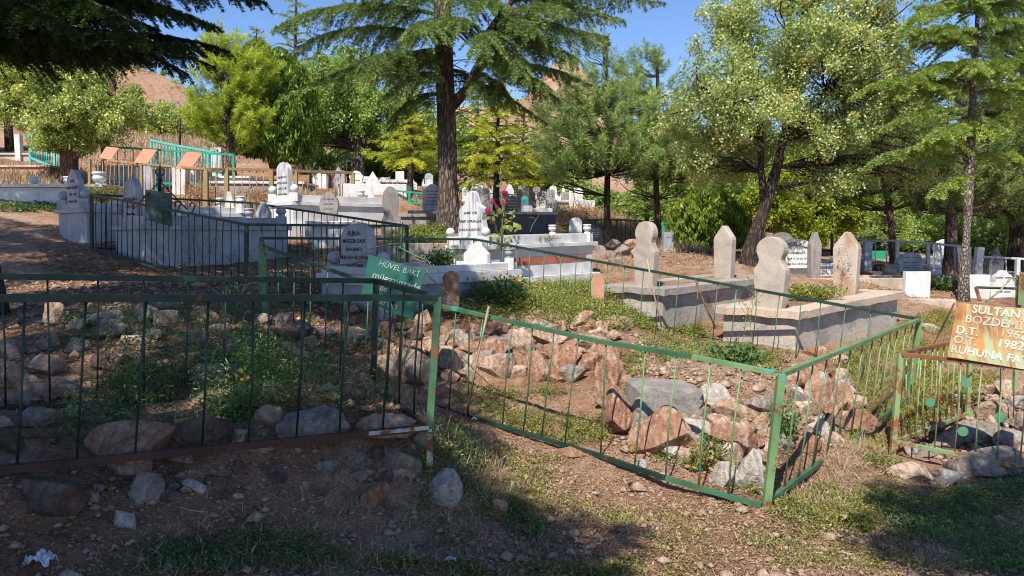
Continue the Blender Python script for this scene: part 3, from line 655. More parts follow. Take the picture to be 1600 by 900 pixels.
def gbox(g, A, B, W, za, zb, ha, hb, grow=0.0):
    """box on the side A-B with depth W; za/zb bottom heights at A and B, ha/hb top heights"""
    A = Vector((A[0], A[1], 0)); B = Vector((B[0], B[1], 0)); W = Vector((W[0], W[1], 0))
    l = (B - A).normalized() * grow; w = W.normalized() * grow
    q = [A - l - w, B + l - w, B + l + W + w, A - l + W + w]
    zz = [za, zb, zb, za]; hh = [ha, hb, hb, ha]
    g.quadbox([p + UP * z for p, z in zip(q, zz)], [p + UP * z for p, z in zip(q, hh)])
def rim(g, A, B, W, z0a, z0b, z1a, z1b, over, thick):
    A = Vector((A[0], A[1], 0)); B = Vector((B[0], B[1], 0)); W = Vector((W[0], W[1], 0))
    l = (B - A).normalized(); w = W.normalized()
    def ring(o): return [A - l * o - w * o, B + l * o - w * o, B + l * o + W + w * o, A - l * o + W + w * o]
    O = ring(over); I = ring(over - thick); z0 = [z0a, z0b, z0b, z0a]; z1 = [z1a, z1b, z1b, z1a]
    V = [p + UP * z for p, z in zip(O, z0)] + [p + UP * z for p, z in zip(O, z1)] + [p + UP * z for p, z in zip(I, z0)] + [p + UP * z for p, z in zip(I, z1)]
    F = []
    for i in range(4):
        j = (i + 1) % 4; F += [(i, j, j + 4, i + 4), (i + 4, j + 4, j + 12, i + 12), (i + 12, j + 12, j + 8, i + 8), (i + 8, j + 8, j, i)]
    g.add(V, F)
def arc(cx, cz, rx, rz, a0, a1, n=10):
    return [(cx + rx * math.cos(math.radians(a0 + (a1 - a0) * i / n)), cz + rz * math.sin(math.radians(a0 + (a1 - a0) * i / n))) for i in range(n + 1)]
def outline(shape, w, h):
    k = w / 2
    if shape == 'arch': return [(-k, 0), (k, 0)] + arc(0, h - k * 0.8, k, k * 0.8, 0, 180, 14)
    if shape == 'lowarch': return [(-k, 0), (k, 0), (k, h * 0.80)] + arc(0, h * 0.82, k * 0.93, h * 0.18, 0, 180, 12) + [(-k, h * 0.80)]
    if shape == 'flat': return [(-k, 0), (k, 0), (k, h), (-k, h)]
    if shape == 'point': return [(-k * 0.86, 0), (k * 0.86, 0), (k, h * 0.74), (k * 0.93, h * 0.79), (k * 0.12, h), (-k * 0.12, h), (-k * 0.93, h * 0.79), (-k, h * 0.74)]
    if shape == 'gable': return [(-k, 0), (k, 0), (k, h * 0.55), (0, h), (-k, h * 0.55)]
    if shape == 'triangle': return [(-k, 0), (k, 0), (0, h)]
    if shape == 'tablet': return [(-k, 0), (k, 0), (k * 1.05, h * 0.72), (k * 0.3, h), (-k * 0.2, h * 1.02), (-k * 0.95, h * 0.78)]
    if shape == 'head': # round headed Ottoman style stone
        o = [(-k * 0.80, 0), (k * 0.80, 0), (k, h * 0.50), (k * 0.98, h * 0.56), (k * 0.74, h * 0.64), (k * 0.68, h * 0.69)]
        o += arc(0, h * 0.825, k * 0.86, h * 0.175, -30, 210, 18)
        return o + [(-k * 0.68, h * 0.69), (-k * 0.74, h * 0.64), (-k * 0.98, h * 0.56), (-k, h * 0.50)]
    if shape == 'wavy':
        R = [(0.88, 0), (0.90, 0.16), (0.98, 0.24), (1.0, 0.33), (0.93, 0.42), (0.85, 0.50), (0.90, 0.57), (0.95, 0.62), (0.86, 0.70), (0.66, 0.745), (0.50, 0.77), (0.42, 0.83), (0.36, 0.90), (0.24, 0.97), (0.08, 1.0)]
        return [(-k * R[0][0], 0)] + [(k * a, h * b) for a, b in R] + [(-k * a, h * b) for a, b in reversed(R[1:])]
    if shape == 'scroll':
        R = [(0.80, 0), (0.82, 0.30), (0.95, 0.42), (1.0, 0.60), (0.85, 0.76), (0.70, 0.82), (0.66, 0.90), (0.40, 0.93), (0.15, 1.0)]
        return [(k * a, h * b) for a, b in R] + [(-k * a, h * b) for a, b in reversed(R)]
    if shape == 'cloud':
        return [(-k * 0.9, 0), (k * 0.9, 0), (k * 0.85, h * 0.35)] + arc(k * 0.72, h * 0.52, k * 0.28, h * 0.17, -60, 70, 6) + arc(k * 0.38, h * 0.76, k * 0.3, h * 0.16, 0, 95, 5) + arc(0, h * 0.86, k * 0.3, h * 0.14, 40, 140, 5) + arc(-k * 0.38, h * 0.76, k * 0.3, h * 0.16, 85, 180, 5) + arc(-k * 0.72, h * 0.52, k * 0.28, h * 0.17, 110, 240, 6) + [(-k * 0.85, h * 0.35)]
URN = [(0.30, 0), (0.34, 0.10), (0.22, 0.18), (0.30, 0.24), (0.48, 0.42), (0.50, 0.56), (0.42, 0.70), (0.40, 0.78), (0.50, 0.84), (0.50, 0.96), (0.38, 1.0)]
def ball(g, c, r): g.lathe(c, [(r * math.sin(math.pi * i / 12) + 1e-4, -r * math.cos(math.pi * i / 12)) for i in range(13)], 18)
def urn(name, g_parent, c, s, mat): g = Geo(); g.lathe(c, [(r * s, z * s) for r, z in URN], 18); return g.out(name, mat, g_parent, True)
def rock_mesh(cx, sx, sy, sz, rot, mat, parent=None, name='stone', blocky=False, tilt=0.0):
    bm = bmesh.new(); bmesh.ops.create_icosphere(bm, subdivisions=4 if max(sx, sz) > 0.1 else 3, radius=1.0)
    V = np.array([tuple(v.co) for v in bm.verts]); V = V / np.linalg.norm(V, axis=1, keepdims=True)
    if blocky: V = V / np.abs(V).max(1, keepdims=True) * 0.95; V = V * (1 - 0.035 * ((np.abs(V) > 0.8).sum(1, keepdims=True) - 1))
    for _ in range(0 if blocky else 13):
        n = rng.normal(size=3); n /= np.linalg.norm(n); lim = rng.uniform(0.90, 1.15) if blocky else rng.uniform(0.42, 0.80)
        d = V @ n; ex = np.clip(d - lim, 0, None); V = V - ex[:, None] * n * 0.97
    off = rng.uniform(0, 50, 3)
    nz = fbm(V[:, 0] * 1.7 + V[:, 2] + off[0], V[:, 1] * 1.7 - V[:, 2] + off[1], 4, 5) * 0.30 + fbm(V[:, 0] * 7 + off[2], V[:, 2] * 7 + V[:, 1] * 5, 4, 6) * 0.13
    V = V * (1 + nz[:, None] * (0.22 if blocky else 1))
    V = V / np.array([max(1e-3, np.ptp(V[:, i]) / 2) for i in range(3)]); V = V * np.array([sx, sy, sz]) / 2
    if tilt: c, s = math.cos(tilt), math.sin(tilt); V = np.stack([V[:, 0] * c - V[:, 2] * s, V[:, 1], V[:, 0] * s + V[:, 2] * c], 1)
    c, s = math.cos(rot), math.sin(rot); V = np.stack([V[:, 0] * c - V[:, 1] * s, V[:, 0] * s + V[:, 1] * c, V[:, 2]], 1)
    for v, p in zip(bm.verts, V): v.co = p
    me = bpy.data.meshes.new(name); bm.to_mesh(me); bm.free(); me.materials.append(MATS[mat])
    return link(name, me, parent, cx)
def R(u, v, w, h, mat, label=None, group=None, d=None, sink=0.1, blocky=False, rot=None, tilt=0.0, dy=0.85, cat='stone'):
    if d is None: gpt = G(u, v + h * 0.42); dd = gpt.y
    else: dd = d
    sx = w * dd / FPX; sz = h * dd / FPX; sy = (sx * 0.55 + sz * 0.45) * dy
    c = P(u, v, dd + sy * 0.35); zb = h1(c.x, c.y)
    if c.z - sz / 2 > zb - 0.01: sz2 = min(sz * 1.12, (c.z + sz / 2) - (zb - 0.04)); c.z = (c.z + sz / 2) - sz2 / 2; sz = sz2
    elif c.z + sz * 0.2 < zb: c.z = zb - sz * 0.1
    o = rock_mesh(c, sx * 1.06, sy, sz * 1.08, random.uniform(-0.3, 0.3) if rot is None else rot, mat, blocky=blocky, tilt=tilt)
    STONES.append((o, u, v, w * h, mat, group)) if label is None else None
    return tag(o, label or GROUPS[group], cat, group)
STONES = []
GROUPS = {
 'dry-stone wall stones': 'rough reddish stone in the low dry-stone wall behind the green fence',
 'grave ring stones': 'rough stone edging the orange earth grave mound inside the green corner fence',
 'shaded plot stones': 'rough stone lying among weeds inside the dark green fence in shade',
 'stones behind the dark fence': 'rough stone in the row lying behind the dark green fence, in tree shade',
 'bank stones': 'stone sticking out of the shaded earth bank below the dark green fence',
 'stones by the rusty fence': 'grey brown stone heaped around the foot of the rusty fence with the sign',
 'distant rubble': 'grey rubble stone lying beyond the marble grave with the red stripe',
}
def poly_points(px, n):
    W = [G(u, v) for u, v in px]; xs = np.array([p.x for p in W]); ys = np.array([p.y for p in W])
    out = []; m = len(W)
    while len(out) < n:
        k = n * 2; x = rng.uniform(xs.min(), xs.max(), k); y = rng.uniform(ys.min(), ys.max(), k); ins = np.zeros(k, bool)
        for i in range(m):
            j = (i - 1) % m; c = ((ys[i] > y) != (ys[j] > y)) & (x < (xs[j] - xs[i]) * (y - ys[i]) / (ys[j] - ys[i] + 1e-12) + xs[i]); ins ^= c
        out += list(zip(x[ins], y[ins]))
    a = np.array(out[:n]); return a
def weeds(L, px, n, per, r, h, ls, ratio=0.5, patch=0.0, pscale=1.6, lean=0.5, tone=0.0):
    a = poly_points(px, n)
    if patch > 0:
        k = fbm(a[:, 0] * pscale, a[:, 1] * pscale, 3, 77) + rng.normal(size=n) * 0.05; a = a[k > patch - 0.5]; n = len(a)
    if n == 0: return
    z = H(a[:, 0], a[:, 1]); sc = rng.uniform(0.5, 1.3, n); tn = rng.normal(size=n) * 0.13
    ids = np.repeat(np.arange(n), per); N = len(ids); ang = rng.random(N) * 6.283; rr = np.sqrt(rng.random(N)) * r * sc[ids]
    hh = rng.random(N) * h * sc[ids] * (1 - (rr / (r * 1.4)) ** 2)
    pos = np.stack([a[ids, 0] + np.cos(ang) * rr, a[ids, 1] + np.sin(ang) * rr, z[ids] + 0.005 + hh], 1)
    out = np.stack([np.cos(ang), np.sin(ang), np.zeros(N)], 1)
    up = norm(out * lean + np.array([0, 0, 1.0]) * 0.6 + rand_unit(N) * 0.6); nr = norm(rand_unit(N) * 0.7 + np.array([0, 0, 0.8]))
    L.leaf(pos, nr, ls * rng.uniform(0.6, 1.3, N), ratio, 0.45 + tone + tn[ids] + rng.normal(size=N) * 0.16, up=up)
def blades(L, px, n, per, r, h, w, patch=0.0, pscale=1.6, tone=0.0, spread=0.45):
    a = poly_points(px, n)
    if patch > 0:
        k = fbm(a[:, 0] * pscale, a[:, 1] * pscale, 3, 78) + rng.normal(size=n) * 0.05; a = a[k > patch - 0.5]; n = len(a)
    if n == 0: return
    ids = np.repeat(np.arange(n), per); N = len(ids); x = a[ids, 0] + rng.normal(size=N) * r; y = a[ids, 1] + rng.normal(size=N) * r
    z = H(a[:, 0], a[:, 1])[ids]; dr = norm(np.array([0, 0, 1.0]) + rng.normal(size=(N, 3)) * spread)
    L.tris(np.stack([x, y, z - 0.005], 1), dr, h * rng.uniform(0.4, 1.3, N), w, 0.5 + tone + rng.normal(size=N) * 0.2)
# ------------------------------------------------------------------ fences of the near plots
def at_z(u, v, z):      # point on the pixel ray at world height z
    a = P(u, v, 1.0) - Vector((0, 0, EYE)); k = (z - EYE) / a.z; return Vector((a.x * k, k, z))
# A: dark green enclosure on the left
A_t = [P(685, 465, 4.0), P(588, 439, 5.0), P(-2, 432, 4.1), P(-6, 466, 3.1)]
A_t[2] = A_t[1] + (A_t[2] - A_t[1]).normalized() * 2.6; A_t[3] = A_t[0] + (A_t[3] - A_t[0]).normalized() * 2.6
A_b = [P(671, 668, 3.99), P(583, 606, 5.0), P(0, 640, 4.1), P(0, 734, 3.1)]
A_b[2] = A_b[1] + (A_b[2] - A_b[1]).normalized() * 2.6; A_b[3] = A_b[0] + (A_b[3] - A_b[0]).normalized() * 2.6
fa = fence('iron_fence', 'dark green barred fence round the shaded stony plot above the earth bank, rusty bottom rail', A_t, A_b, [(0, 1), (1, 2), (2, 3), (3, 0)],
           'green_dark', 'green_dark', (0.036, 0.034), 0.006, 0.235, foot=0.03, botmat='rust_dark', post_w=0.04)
for o in list(fa.children):
    if o.name.startswith('post') and abs(o.location.x) < 9 and o == [c for c in fa.children if c.name.startswith('post')][0]:
        o.data.materials.clear(); o.data.materials.append(MATS['green_mid'])
g = Geo(); g.beam(P(671, 669, 3.985), P(672, 727, 4.0), 0.032, 0.032); o = g.out('post_foot', 'white_rusted', fa); o['label'] = 'flaking pale post foot'
g = Geo(); q = A_b[0].lerp(A_b[3], 0.13); g.beam(A_b[0] + Vector((0, -0.016, 0.004)), q + Vector((0, -0.016, 0.004)), 0.006, 0.022); o = g.out('rail_end', 'white_rusted', fa); o['label'] = 'pale flaking rail end'

# B: green enclosure with the near corner post
B_t = [P(1221, 585, 4.3), P(1437, 499, 7.1), P(742, 374, 10.0), P(408, 372, 8.0), P(412, 385, 7.6)]
B_b = [P(1197, 785, 4.3), P(1418, 622, 7.1), P(742, 462, 10.0), P(408, 478, 8.0), P(415, 508, 7.6)]
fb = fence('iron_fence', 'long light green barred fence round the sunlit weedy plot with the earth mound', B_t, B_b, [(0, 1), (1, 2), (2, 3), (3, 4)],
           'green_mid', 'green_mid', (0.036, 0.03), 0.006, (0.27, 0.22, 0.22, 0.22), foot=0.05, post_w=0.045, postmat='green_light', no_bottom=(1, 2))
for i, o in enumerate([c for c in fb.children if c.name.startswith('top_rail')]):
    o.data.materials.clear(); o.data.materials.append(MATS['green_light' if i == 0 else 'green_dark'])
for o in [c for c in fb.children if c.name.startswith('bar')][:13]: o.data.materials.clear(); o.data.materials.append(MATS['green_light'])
# near long side in its own bends
Lt = [P(1221, 585, 4.3), P(1082, 557, 4.62), P(935, 533, 5.15), P(690, 478, 6.1), P(560, 437, 6.55), P(412, 385, 7.6)]
Lb = [P(1190, 790, 4.3), P(1040, 747, 4.62), P(928, 709, 5.18), P(672, 632, 6.15), P(556, 583, 6.55), P(415, 508, 7.6)]
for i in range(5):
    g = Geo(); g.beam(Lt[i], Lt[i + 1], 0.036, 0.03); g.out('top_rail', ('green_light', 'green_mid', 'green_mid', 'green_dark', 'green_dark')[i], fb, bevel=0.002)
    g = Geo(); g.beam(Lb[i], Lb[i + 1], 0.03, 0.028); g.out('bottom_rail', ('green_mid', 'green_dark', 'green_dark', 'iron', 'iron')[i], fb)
for i, (ut, ub, dd) in enumerate([(1162, 1146, 4.42), (1113, 1098, 4.55), (1060, 1045, 4.7), (1010, 995, 4.88), (948, 941, 5.1), (905, 884, 5.28), (866, 847, 5.42), (832, 818, 5.55), (801, 785, 5.66),
                                 (755, 729, 5.84), (733, 731, 5.93), (712, 700, 6.02), (660, 652, 6.2), (632, 622, 6.32), (602, 592, 6.42), (576, 566, 6.5), (540, 531, 6.7), (512, 505, 6.9), (485, 480, 7.1), (460, 455, 7.25), (435, 432, 7.45)]):
    def onpoly(pts, u):
        for a, b in zip(pts[:-1], pts[1:]):
            ua = 800 + FPX * a.x / a.y; ub_ = 800 + FPX * b.x / b.y
            lo, hi = min(ua, ub_), max(ua, ub_)
            if lo - 1 <= u <= hi + 1:
                f = (u - ua) / (ub_ - ua); m = (f * a.y) / (f * a.y + (1 - f) * b.y) if False else f
                # solve exactly along the segment in world space
                k = (u - 800) / FPX; dx = b.x - a.x; dy = b.y - a.y; t = (k * a.y - a.x) / (dx - k * dy); return a.lerp(b, t)
        return pts[-1].copy()
    p = onpoly(Lt, ut) - UP * 0.012; q = onpoly(Lb, ub) + UP * 0.01
    m = p.lerp(q, 0.55) + Vector((random.uniform(-0.012, 0.012), 0.0, 0))
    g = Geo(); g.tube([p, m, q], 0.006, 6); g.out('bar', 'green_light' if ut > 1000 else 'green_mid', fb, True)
def pole(pts, r, mat, label, cat, name='stick', n=6):
    g = Geo(); g.tube(pts, r, n); o = g.out(name, mat, None, True); return tag(o, label, cat)
pole([P(764, 478, 5.72), P(746, 560, 5.7), P(726, 658, 5.72)], [0.009, 0.008, 0.006], 'stem_dry', 'bent brown stick leaning on the green rail beside the dry-stone wall', 'stick')
pole([P(1011, 405, 8.45), P(1022, 460, 8.42), P(1034, 512, 8.4)], 0.009, 'stem_dry', 'thin straw-coloured rod leaning on the far green rail by the low concrete grave', 'rod', 'rod')
pole([P(1086, 437, 8.1), P(1101, 475, 8.05), P(1118, 512, 8.0)], 0.010, 'rust', 'rusty brown rod leaning on the far green rail between both concrete graves', 'rod', 'rod')
pole([P(618, 600, 6.0), P(640, 540, 6.05), P(652, 500, 6.1)], 0.010, 'stem_dry', 'pale straight stick standing beneath the hanging teal sign', 'stick')

# C: dark green enclosure round the left marble graves
C_t = [P(143, 304, 11.5), P(385, 351, 9.0), P(636, 353, 10.5), P(393, 317, 13.0)]
C_b = [P(143, 388, 11.5), P(385, 452, 9.0), P(636, 428, 10.5), P(393, 392, 13.0)]
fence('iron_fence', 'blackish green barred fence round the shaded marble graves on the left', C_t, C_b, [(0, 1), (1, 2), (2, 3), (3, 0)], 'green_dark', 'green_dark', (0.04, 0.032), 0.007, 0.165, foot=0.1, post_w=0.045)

# E: rusty fence with the rusty sign at the right edge
e0t, e0b = P(1407, 553, 5.9), P(1399, 690, 5.88); ez = e0t.z; eb = e0b.z
dirE = Vector((0.54, -0.65, 0)).normalized(); side = at_z(1532, 525, ez) - e0t; side.z = 0
e1t = e0t + dirE * 1.7; e3t = e0t + side * 0.86; e2t = e3t + dirE * 1.7
Et = [e0t, e1t, e2t, e3t]; Eb = [Vector((p.x, p.y, eb)) for p in Et]; Eb[0] = e0b.copy()
fe = fence('iron_fence', 'rusty pale green fence with small round discs on its bars, carrying the rusty name sign', Et, Eb, [(0, 3), (3, 2), (2, 1)], 'rust', 'green_rusty', (0.034, 0.03), 0.006, 0.12, foot=0.2, postmat='green_rusty', posts=[1, 2, 3], botmat='green_rusty')
g = Geo(); g.beam(P(1393, 728, 5.86), e0t + UP * 0.004, 0.04, 0.04); g.out('post', 'green_rusty', fe, bevel=0.003)
g = Geo(); g.beam(e0t, e1t, 0.034, 0.03); g.out('top_rail', 'rust', fe, bevel=0.002)
g = Geo(); g.beam(e0b, Eb[1], 0.034, 0.03); g.out('bottom_rail', 'green_rusty', fe, bevel=0.002)
for k in range(1, 12):
    p = e0t.lerp(e1t, k / 12 + 0.01); q = e0b.lerp(Eb[1], k / 12 + 0.005); g = Geo(); g.tube([p, p.lerp(q, 0.5) + Vector((random.uniform(-.01, .01), 0, 0)), q], 0.006, 6); g.out('bar', 'green_rusty', fe, True)

for u, v, w in ((1510, 598, 15), (1454, 629, 14), (1505, 674, 15), (1564, 652, 16)):
    aa = P(u, v, 1.0) - Vector((0, 0, EYE)); n = Vector((-0.65, -0.54, 0)).normalized(); k = (e0t - Vector((0, 0, EYE))).dot(n) / aa.dot(n); c = Vector((0, 0, EYE)) + aa * k
    g = Geo(); g.tube([c + n * 0.012, c - n * 0.004], w / 2 * c.y / FPX, 16); g.out('disc', 'disc_paint', fe)
# ------------------------------------------------------------------ signs
def quad_sign(name, label, c4, mat, th=0.004, cat='sign'):
    n0 = (c4[1] - c4[0]).cross(c4[3] - c4[0]).normalized(); eye = Vector((0, 0, EYE)); r = c4[2] - eye; c4[2] = eye + r * ((c4[0] - eye).dot(n0) / r.dot(n0))
    t = thing(name, label, cat, c4[0]); ax = (c4[1] - c4[0]).normalized(); up = (c4[3] - c4[0]).normalized(); n = ax.cross(up).normalized()
    g = Geo(); g.quadbox([p - n * th for p in c4], [p for p in c4]); g.out('panel', mat, t, bevel=0.0012)
    return t, ax, up, n
# rusty name sign on fence E (corners BL, BR, TR, TL)
s4 = [P(1480, 557, 5.60), P(1640, 584, 5.11), P(1652, 486, 5.16), P(1496, 473, 5.66)]
t, ax, up, n = quad_sign('name_sign', 'rusty yellow green metal sign reading SULTAN BOZDEMİR, leaning on the rusty fence', s4, 'sign_rusty')
def sgn(u, v, s, size, al='LEFT', w=0.0015, t=t, ax=ax, up=up, n=n, c4=s4, mat='white_letter', shear=0.0, sp_=1.0):
    a = P(u, v, 1.0) - Vector((0, 0, EYE)); o = Vector((0, 0, EYE)); k = (c4[0] - o).dot(n) / a.dot(n)
    text(t, s, o + a * k + n * 0.003, ax, up, size, mat, align=al, weight=w, shear=shear, spacing=sp_)
sgn(1519, 483, 'SULTAN', 0.085); sgn(1508, 498, 'BOZDEMİR', 0.085); sgn(1494, 515, 'D.T.', 0.085); sgn(1562, 520, '1962', 0.085)
sgn(1490, 530, 'Ö.T.', 0.085); sgn(1558, 536, '1982', 0.085); sgn(1486, 545, 'RUHUNA FATİHA', 0.082)
# second pale green board behind it with its brace
b4 = [P(1590, 476, 6.15), P(1680, 492, 5.75), P(1684, 424, 5.75), P(1593, 425, 6.15)]
t2, ax2, up2, n2 = quad_sign('name_board', 'pale green board standing behind the rusty name sign, cut off by the frame', b4, 'green_rusty', 0.006)
g = Geo(); g.beam(P(1586, 610, 6.2), P(1592, 430, 6.2), 0.03, 0.03); g.out('post', 'green_rusty', t2)
g = Geo(); g.tube([P(1525, 449, 6.25), P(1531, 470, 6.2)], 0.016, 6); g.out('brace', 'rust', t2); g = Geo(); g.tube([P(1525, 449, 6.25), P(1592, 451, 6.2)], 0.012, 6); g.out('cross_bar', 'iron', t2)
g = Geo(); g.tube([P(1540, 472, 6.2), P(1562, 455, 6.2), P(1578, 436, 6.18), P(1587, 433, 6.18), P(1590, 439, 6.18)], 0.008, 6); g.out('scroll', 'green_rusty', t2, True)
g = Geo(); g.beam(at_z(1458, 540, ez), P(1491, 474, 6.3), 0.016, 0.012); o = g.out('rod', 'iron', None); tag(o, 'thin dark iron rod slanting up behind the rusty sign', 'rod')
# teal sign hanging askew in front of fence B
h4 = [P(563, 468, 6.30), P(644, 500, 6.22), P(665, 423, 6.22), P(576, 398, 6.30)]
t, ax, up, n = quad_sign('name_sign', 'teal green metal sign hanging askew, lettered HÜVEL BAKİ müezzinzade', h4, 'sign_teal')
ax = (P(660, 426, 6.22) - P(580, 403, 6.3)).normalized(); up = (P(576, 398, 6.3) - P(563, 468, 6.3)); up = (up - ax * up.dot(ax)).normalized()
K = dict(t=t, ax=ax, up=up, n=n, c4=h4, sp_=1.0)
K['shear'] = 0.12; K['mat'] = 'sign_letter'
sgn(592, 411, 'HÜVEL BAKİ', 0.066, w=0.0, **K); sgn(582, 429, 'müezzinzade', 0.085, w=0.001, **K); sgn(588, 448, 'aile', 0.075, w=0.0, **K); sgn(577, 466, 'kabirları', 0.08, w=0.0, **K)
def coil(c, r, a0, a1, ax, n=14, shrink=0.25):
    return [c + ax * (r * (1 - (1 - shrink) * i / n) * math.cos(a0 + (a1 - a0) * i / n)) + UP * (r * (1 - (1 - shrink) * i / n) * math.sin(a0 + (a1 - a0) * i / n)) for i in range(n + 1)]
X3 = Vector((0.98, -0.2, 0))
g = Geo(); g.tube([P(629, 347, 6.42), P(627, 375, 6.42), P(624, 405, 6.42), P(622, 446, 6.42)], [0.004, 0.013, 0.012, 0.012], 8); g.out('finial', 'green_dark', t, True)
g = Geo(); ball(g, P(626, 388, 6.42), 0.028); g.out('knot', 'green_dark', t, True)
g = Geo(); g.tube([P(623, 382, 6.4), P(600, 384, 6.38), P(579, 388, 6.36), P(569, 396, 6.36), P(571, 404, 6.36), P(577, 398, 6.36), P(575, 391, 6.36)], 0.007, 6); g.out('scroll', 'iron', t, True)
g = Geo(); g.tube([P(577, 403, 6.4), P(550, 413, 6.4), P(525, 414, 6.4), P(511, 405, 6.4), P(510, 394, 6.4), P(518, 392, 6.4)], 0.006, 6); g.out('scroll', 'iron', t, True)
g = Geo(); g.tube([P(627, 388, 6.4), P(650, 400, 6.38), P(668, 407, 6.36), P(677, 420, 6.36), P(670, 429, 6.36), P(666, 420, 6.36)], 0.007, 6); g.out('scroll', 'green_mid', t, True)
g = Geo(); g.tube([P(668, 430, 6.3), P(690, 450, 6.25), P(715, 472, 6.1), P(738, 482, 5.95), P(742, 470, 5.95), P(730, 466, 5.95)], 0.005, 6); g.out('scroll', 'green_dark', t, True)
# dark sign on the left fence
d4 = [P(226, 343, 10.3), P(269, 354, 10.2), P(269, 302, 10.2), P(227, 296, 10.3)]
t, ax, up, n = quad_sign('name_sign', 'small dark green rusted metal sign hung over the left fence beneath an iron finial', d4, 'sign_dark')
K = dict(t=t, ax=ax, up=up, n=n, c4=d4, mat='faded_letter')
sgn(233, 307, 'HÜVELBAKİ', 0.058, w=0.001, **K); sgn(232, 317, 'MÜEZZİNZADE', 0.045, w=0.001, **K); sgn(234, 326, 'AİLESİ', 0.05, w=0.0, **K)
g = Geo(); g.tube([P(250, 254, 10.35), P(250, 275, 10.35), P(249, 302, 10.35)], [0.005, 0.02, 0.02], 8); g.out('finial', 'green_dark', t, True)
g = Geo(); ball(g, P(250, 281, 10.35), 0.035); g.out('knot', 'iron', t, True)
for s in (-1, 1):
    g = Geo(); g.tube([P(250, 276, 10.35), P(250 + 6 * s, 272, 10.35), P(250 + 7 * s, 266, 10.35), P(250 + 3 * s, 264, 10.35)], 0.01, 6); g.out('scroll', 'iron', t, True)
    g = Geo(); g.tube([P(250, 283, 10.35), P(250 + 42 * s, 283 + 44, 10.2)], 0.009, 6); g.out('brace', 'iron', t)
g = Geo(); g.tube([P(272, 322, 10.2), P(276, 312, 10.2), P(282, 318, 10.2), P(278, 328, 10.2), P(268, 330, 10.2), P(262, 322, 10.2)], 0.01, 6); g.out('scroll', 'iron', t, True)
g = Geo(); g.tube([P(290, 332, 10.2), P(300, 332, 10.2), P(305, 322, 10.2), P(300, 316, 10.2), P(296, 322, 10.2)], 0.01, 6); g.out('scroll', 'iron', t, True)

# ------------------------------------------------------------------ graves
def headstone(parent, c, ax, w, h, th, shape, mat, name='headstone', bevel=0.006, lines=(), lmat='black_letter', lsize=0.06, ly=0.85, lw=0.0015, lgap=1.35):
    ax = Vector((ax[0], ax[1], 0)).normalized(); n = Vector((ax.y, -ax.x, 0)); g = Geo(); g.extrude(outline(shape, w, h), c, ax, n, th)
    o = g.out(name, mat, parent, bevel=bevel)
    for i, s in enumerate(lines):
        if isinstance(s, tuple): s, sz = s
        else: sz = lsize
        text(parent, s, Vector(c) + UP * (h * ly - lsize * lgap * i) + n * (th / 2 + 0.002), ax, UP, sz, lmat, weight=lw)
    return o
def flourish(parent, c, ax, w, mat='black_letter'):
    ax = Vector((ax[0], ax[1], 0)).normalized(); n = Vector((ax.y, -ax.x, 0)); g = Geo(); c = Vector(c) + n * 0.003
    for pts in ([(-.5, .02), (-.2, -.06), (.3, -.04), (.5, .04)], [(-.35, .02), (-.3, .16), (-.24, .02)], [(-.12, -.02), (-.05, .18), (.0, .0), (.08, .12), (.12, -.02)], [(.25, -.02), (.3, .14), (.42, .06)], [(-.45, .1), (-.4, .12)]):
        g.tube([c + ax * (x * w) + UP * (z * w) for x, z in pts], w * 0.022, 5)
    return g.out('calligraphy', mat, parent, True)
def U2(a, b): return Vector((b[0] - a[0], b[1] - a[1], 0))

# G5: grey marble grave with the MÜEZZİN ZADE headstone
A = Vector((-1.33, 7.55)); B = Vector((0.06, 8.95)); W = Vector((-0.80, 0.66)); zt = 1.175
t = thing('marble_grave', 'shaded grey blue marble grave lettered MÜEZZİN ZADE (NALBANT) behind the teal sign', 'grave', (A.x, A.y, 0.7))
g = Geo(); gbox(g, A, B, W, 0.55, 0.62, zt - 0.09, zt - 0.09); g.out('body', 'marble_grey', t, bevel=0.006)
g = Geo(); rim(g, A, B, W, zt - 0.09, zt - 0.09, zt + 0.02, zt + 0.03, 0.04, 0.14); g.out('rim', 'marble', t, bevel=0.006)
g = Geo(); rim(g, A, B, W, zt + 0.022, zt + 0.032, zt + 0.10, zt + 0.11, 0.0, 0.07); g.out('upper_rim', 'marble', t, bevel=0.005)
g = Geo(); gbox(g, A, B, W, zt - 0.05, zt - 0.05, zt + 0.03, zt + 0.03, -0.08); g.out('planting_bed', 'soil', t)
axw = (-W).normalized(); c = Vector((A.x, A.y, 0)) + Vector((W.x, W.y, 0)) * 0.5 + U2(A, B).normalized() * 0.10 + UP * (zt - 0.10)
headstone(t, c, axw, 0.46, 0.66, 0.11, 'lowarch', 'marble_grey', lines=('MÜEZZİN ZADE', '(NALBANT)', 'MUSTAFA BİLGİNCİ', ('1937 Ö 2020', 0.055), 'ruhuna fatiha'), lsize=0.052, ly=0.72, lw=0.0008, lgap=1.7)
flourish(t, c + UP * 0.55 + Vector((axw.y, -axw.x, 0)) * 0.055, axw, 0.22)
for f, dz in ((0.10, 0.16), (0.90, 0.16)):
    q = Vector((A.x, A.y, zt + 0.0)) + Vector((W.x, W.y, 0)) * f + U2(A, B).normalized() * 0.09
    g = Geo(); gbox(g, (q.x - 0.05, q.y - 0.05), (q.x + 0.05, q.y - 0.05), (0, 0.1), zt, zt, zt + 0.12, zt + 0.12); g.out('pedestal', 'marble_grey', t, bevel=0.004)
    g = Geo(); ball(g, q + UP * 0.19, 0.075); g.out('ball', 'marble_grey', t, True)
l = U2(A, B).normalized(); c2 = Vector((B.x, B.y, zt + 0.03)) - l * 0.14 + Vector((W.x, W.y, 0)) * 0.5
headstone(t, c2, axw, 0.40, 0.33, 0.06, 'gable', 'marble', 'footstone')
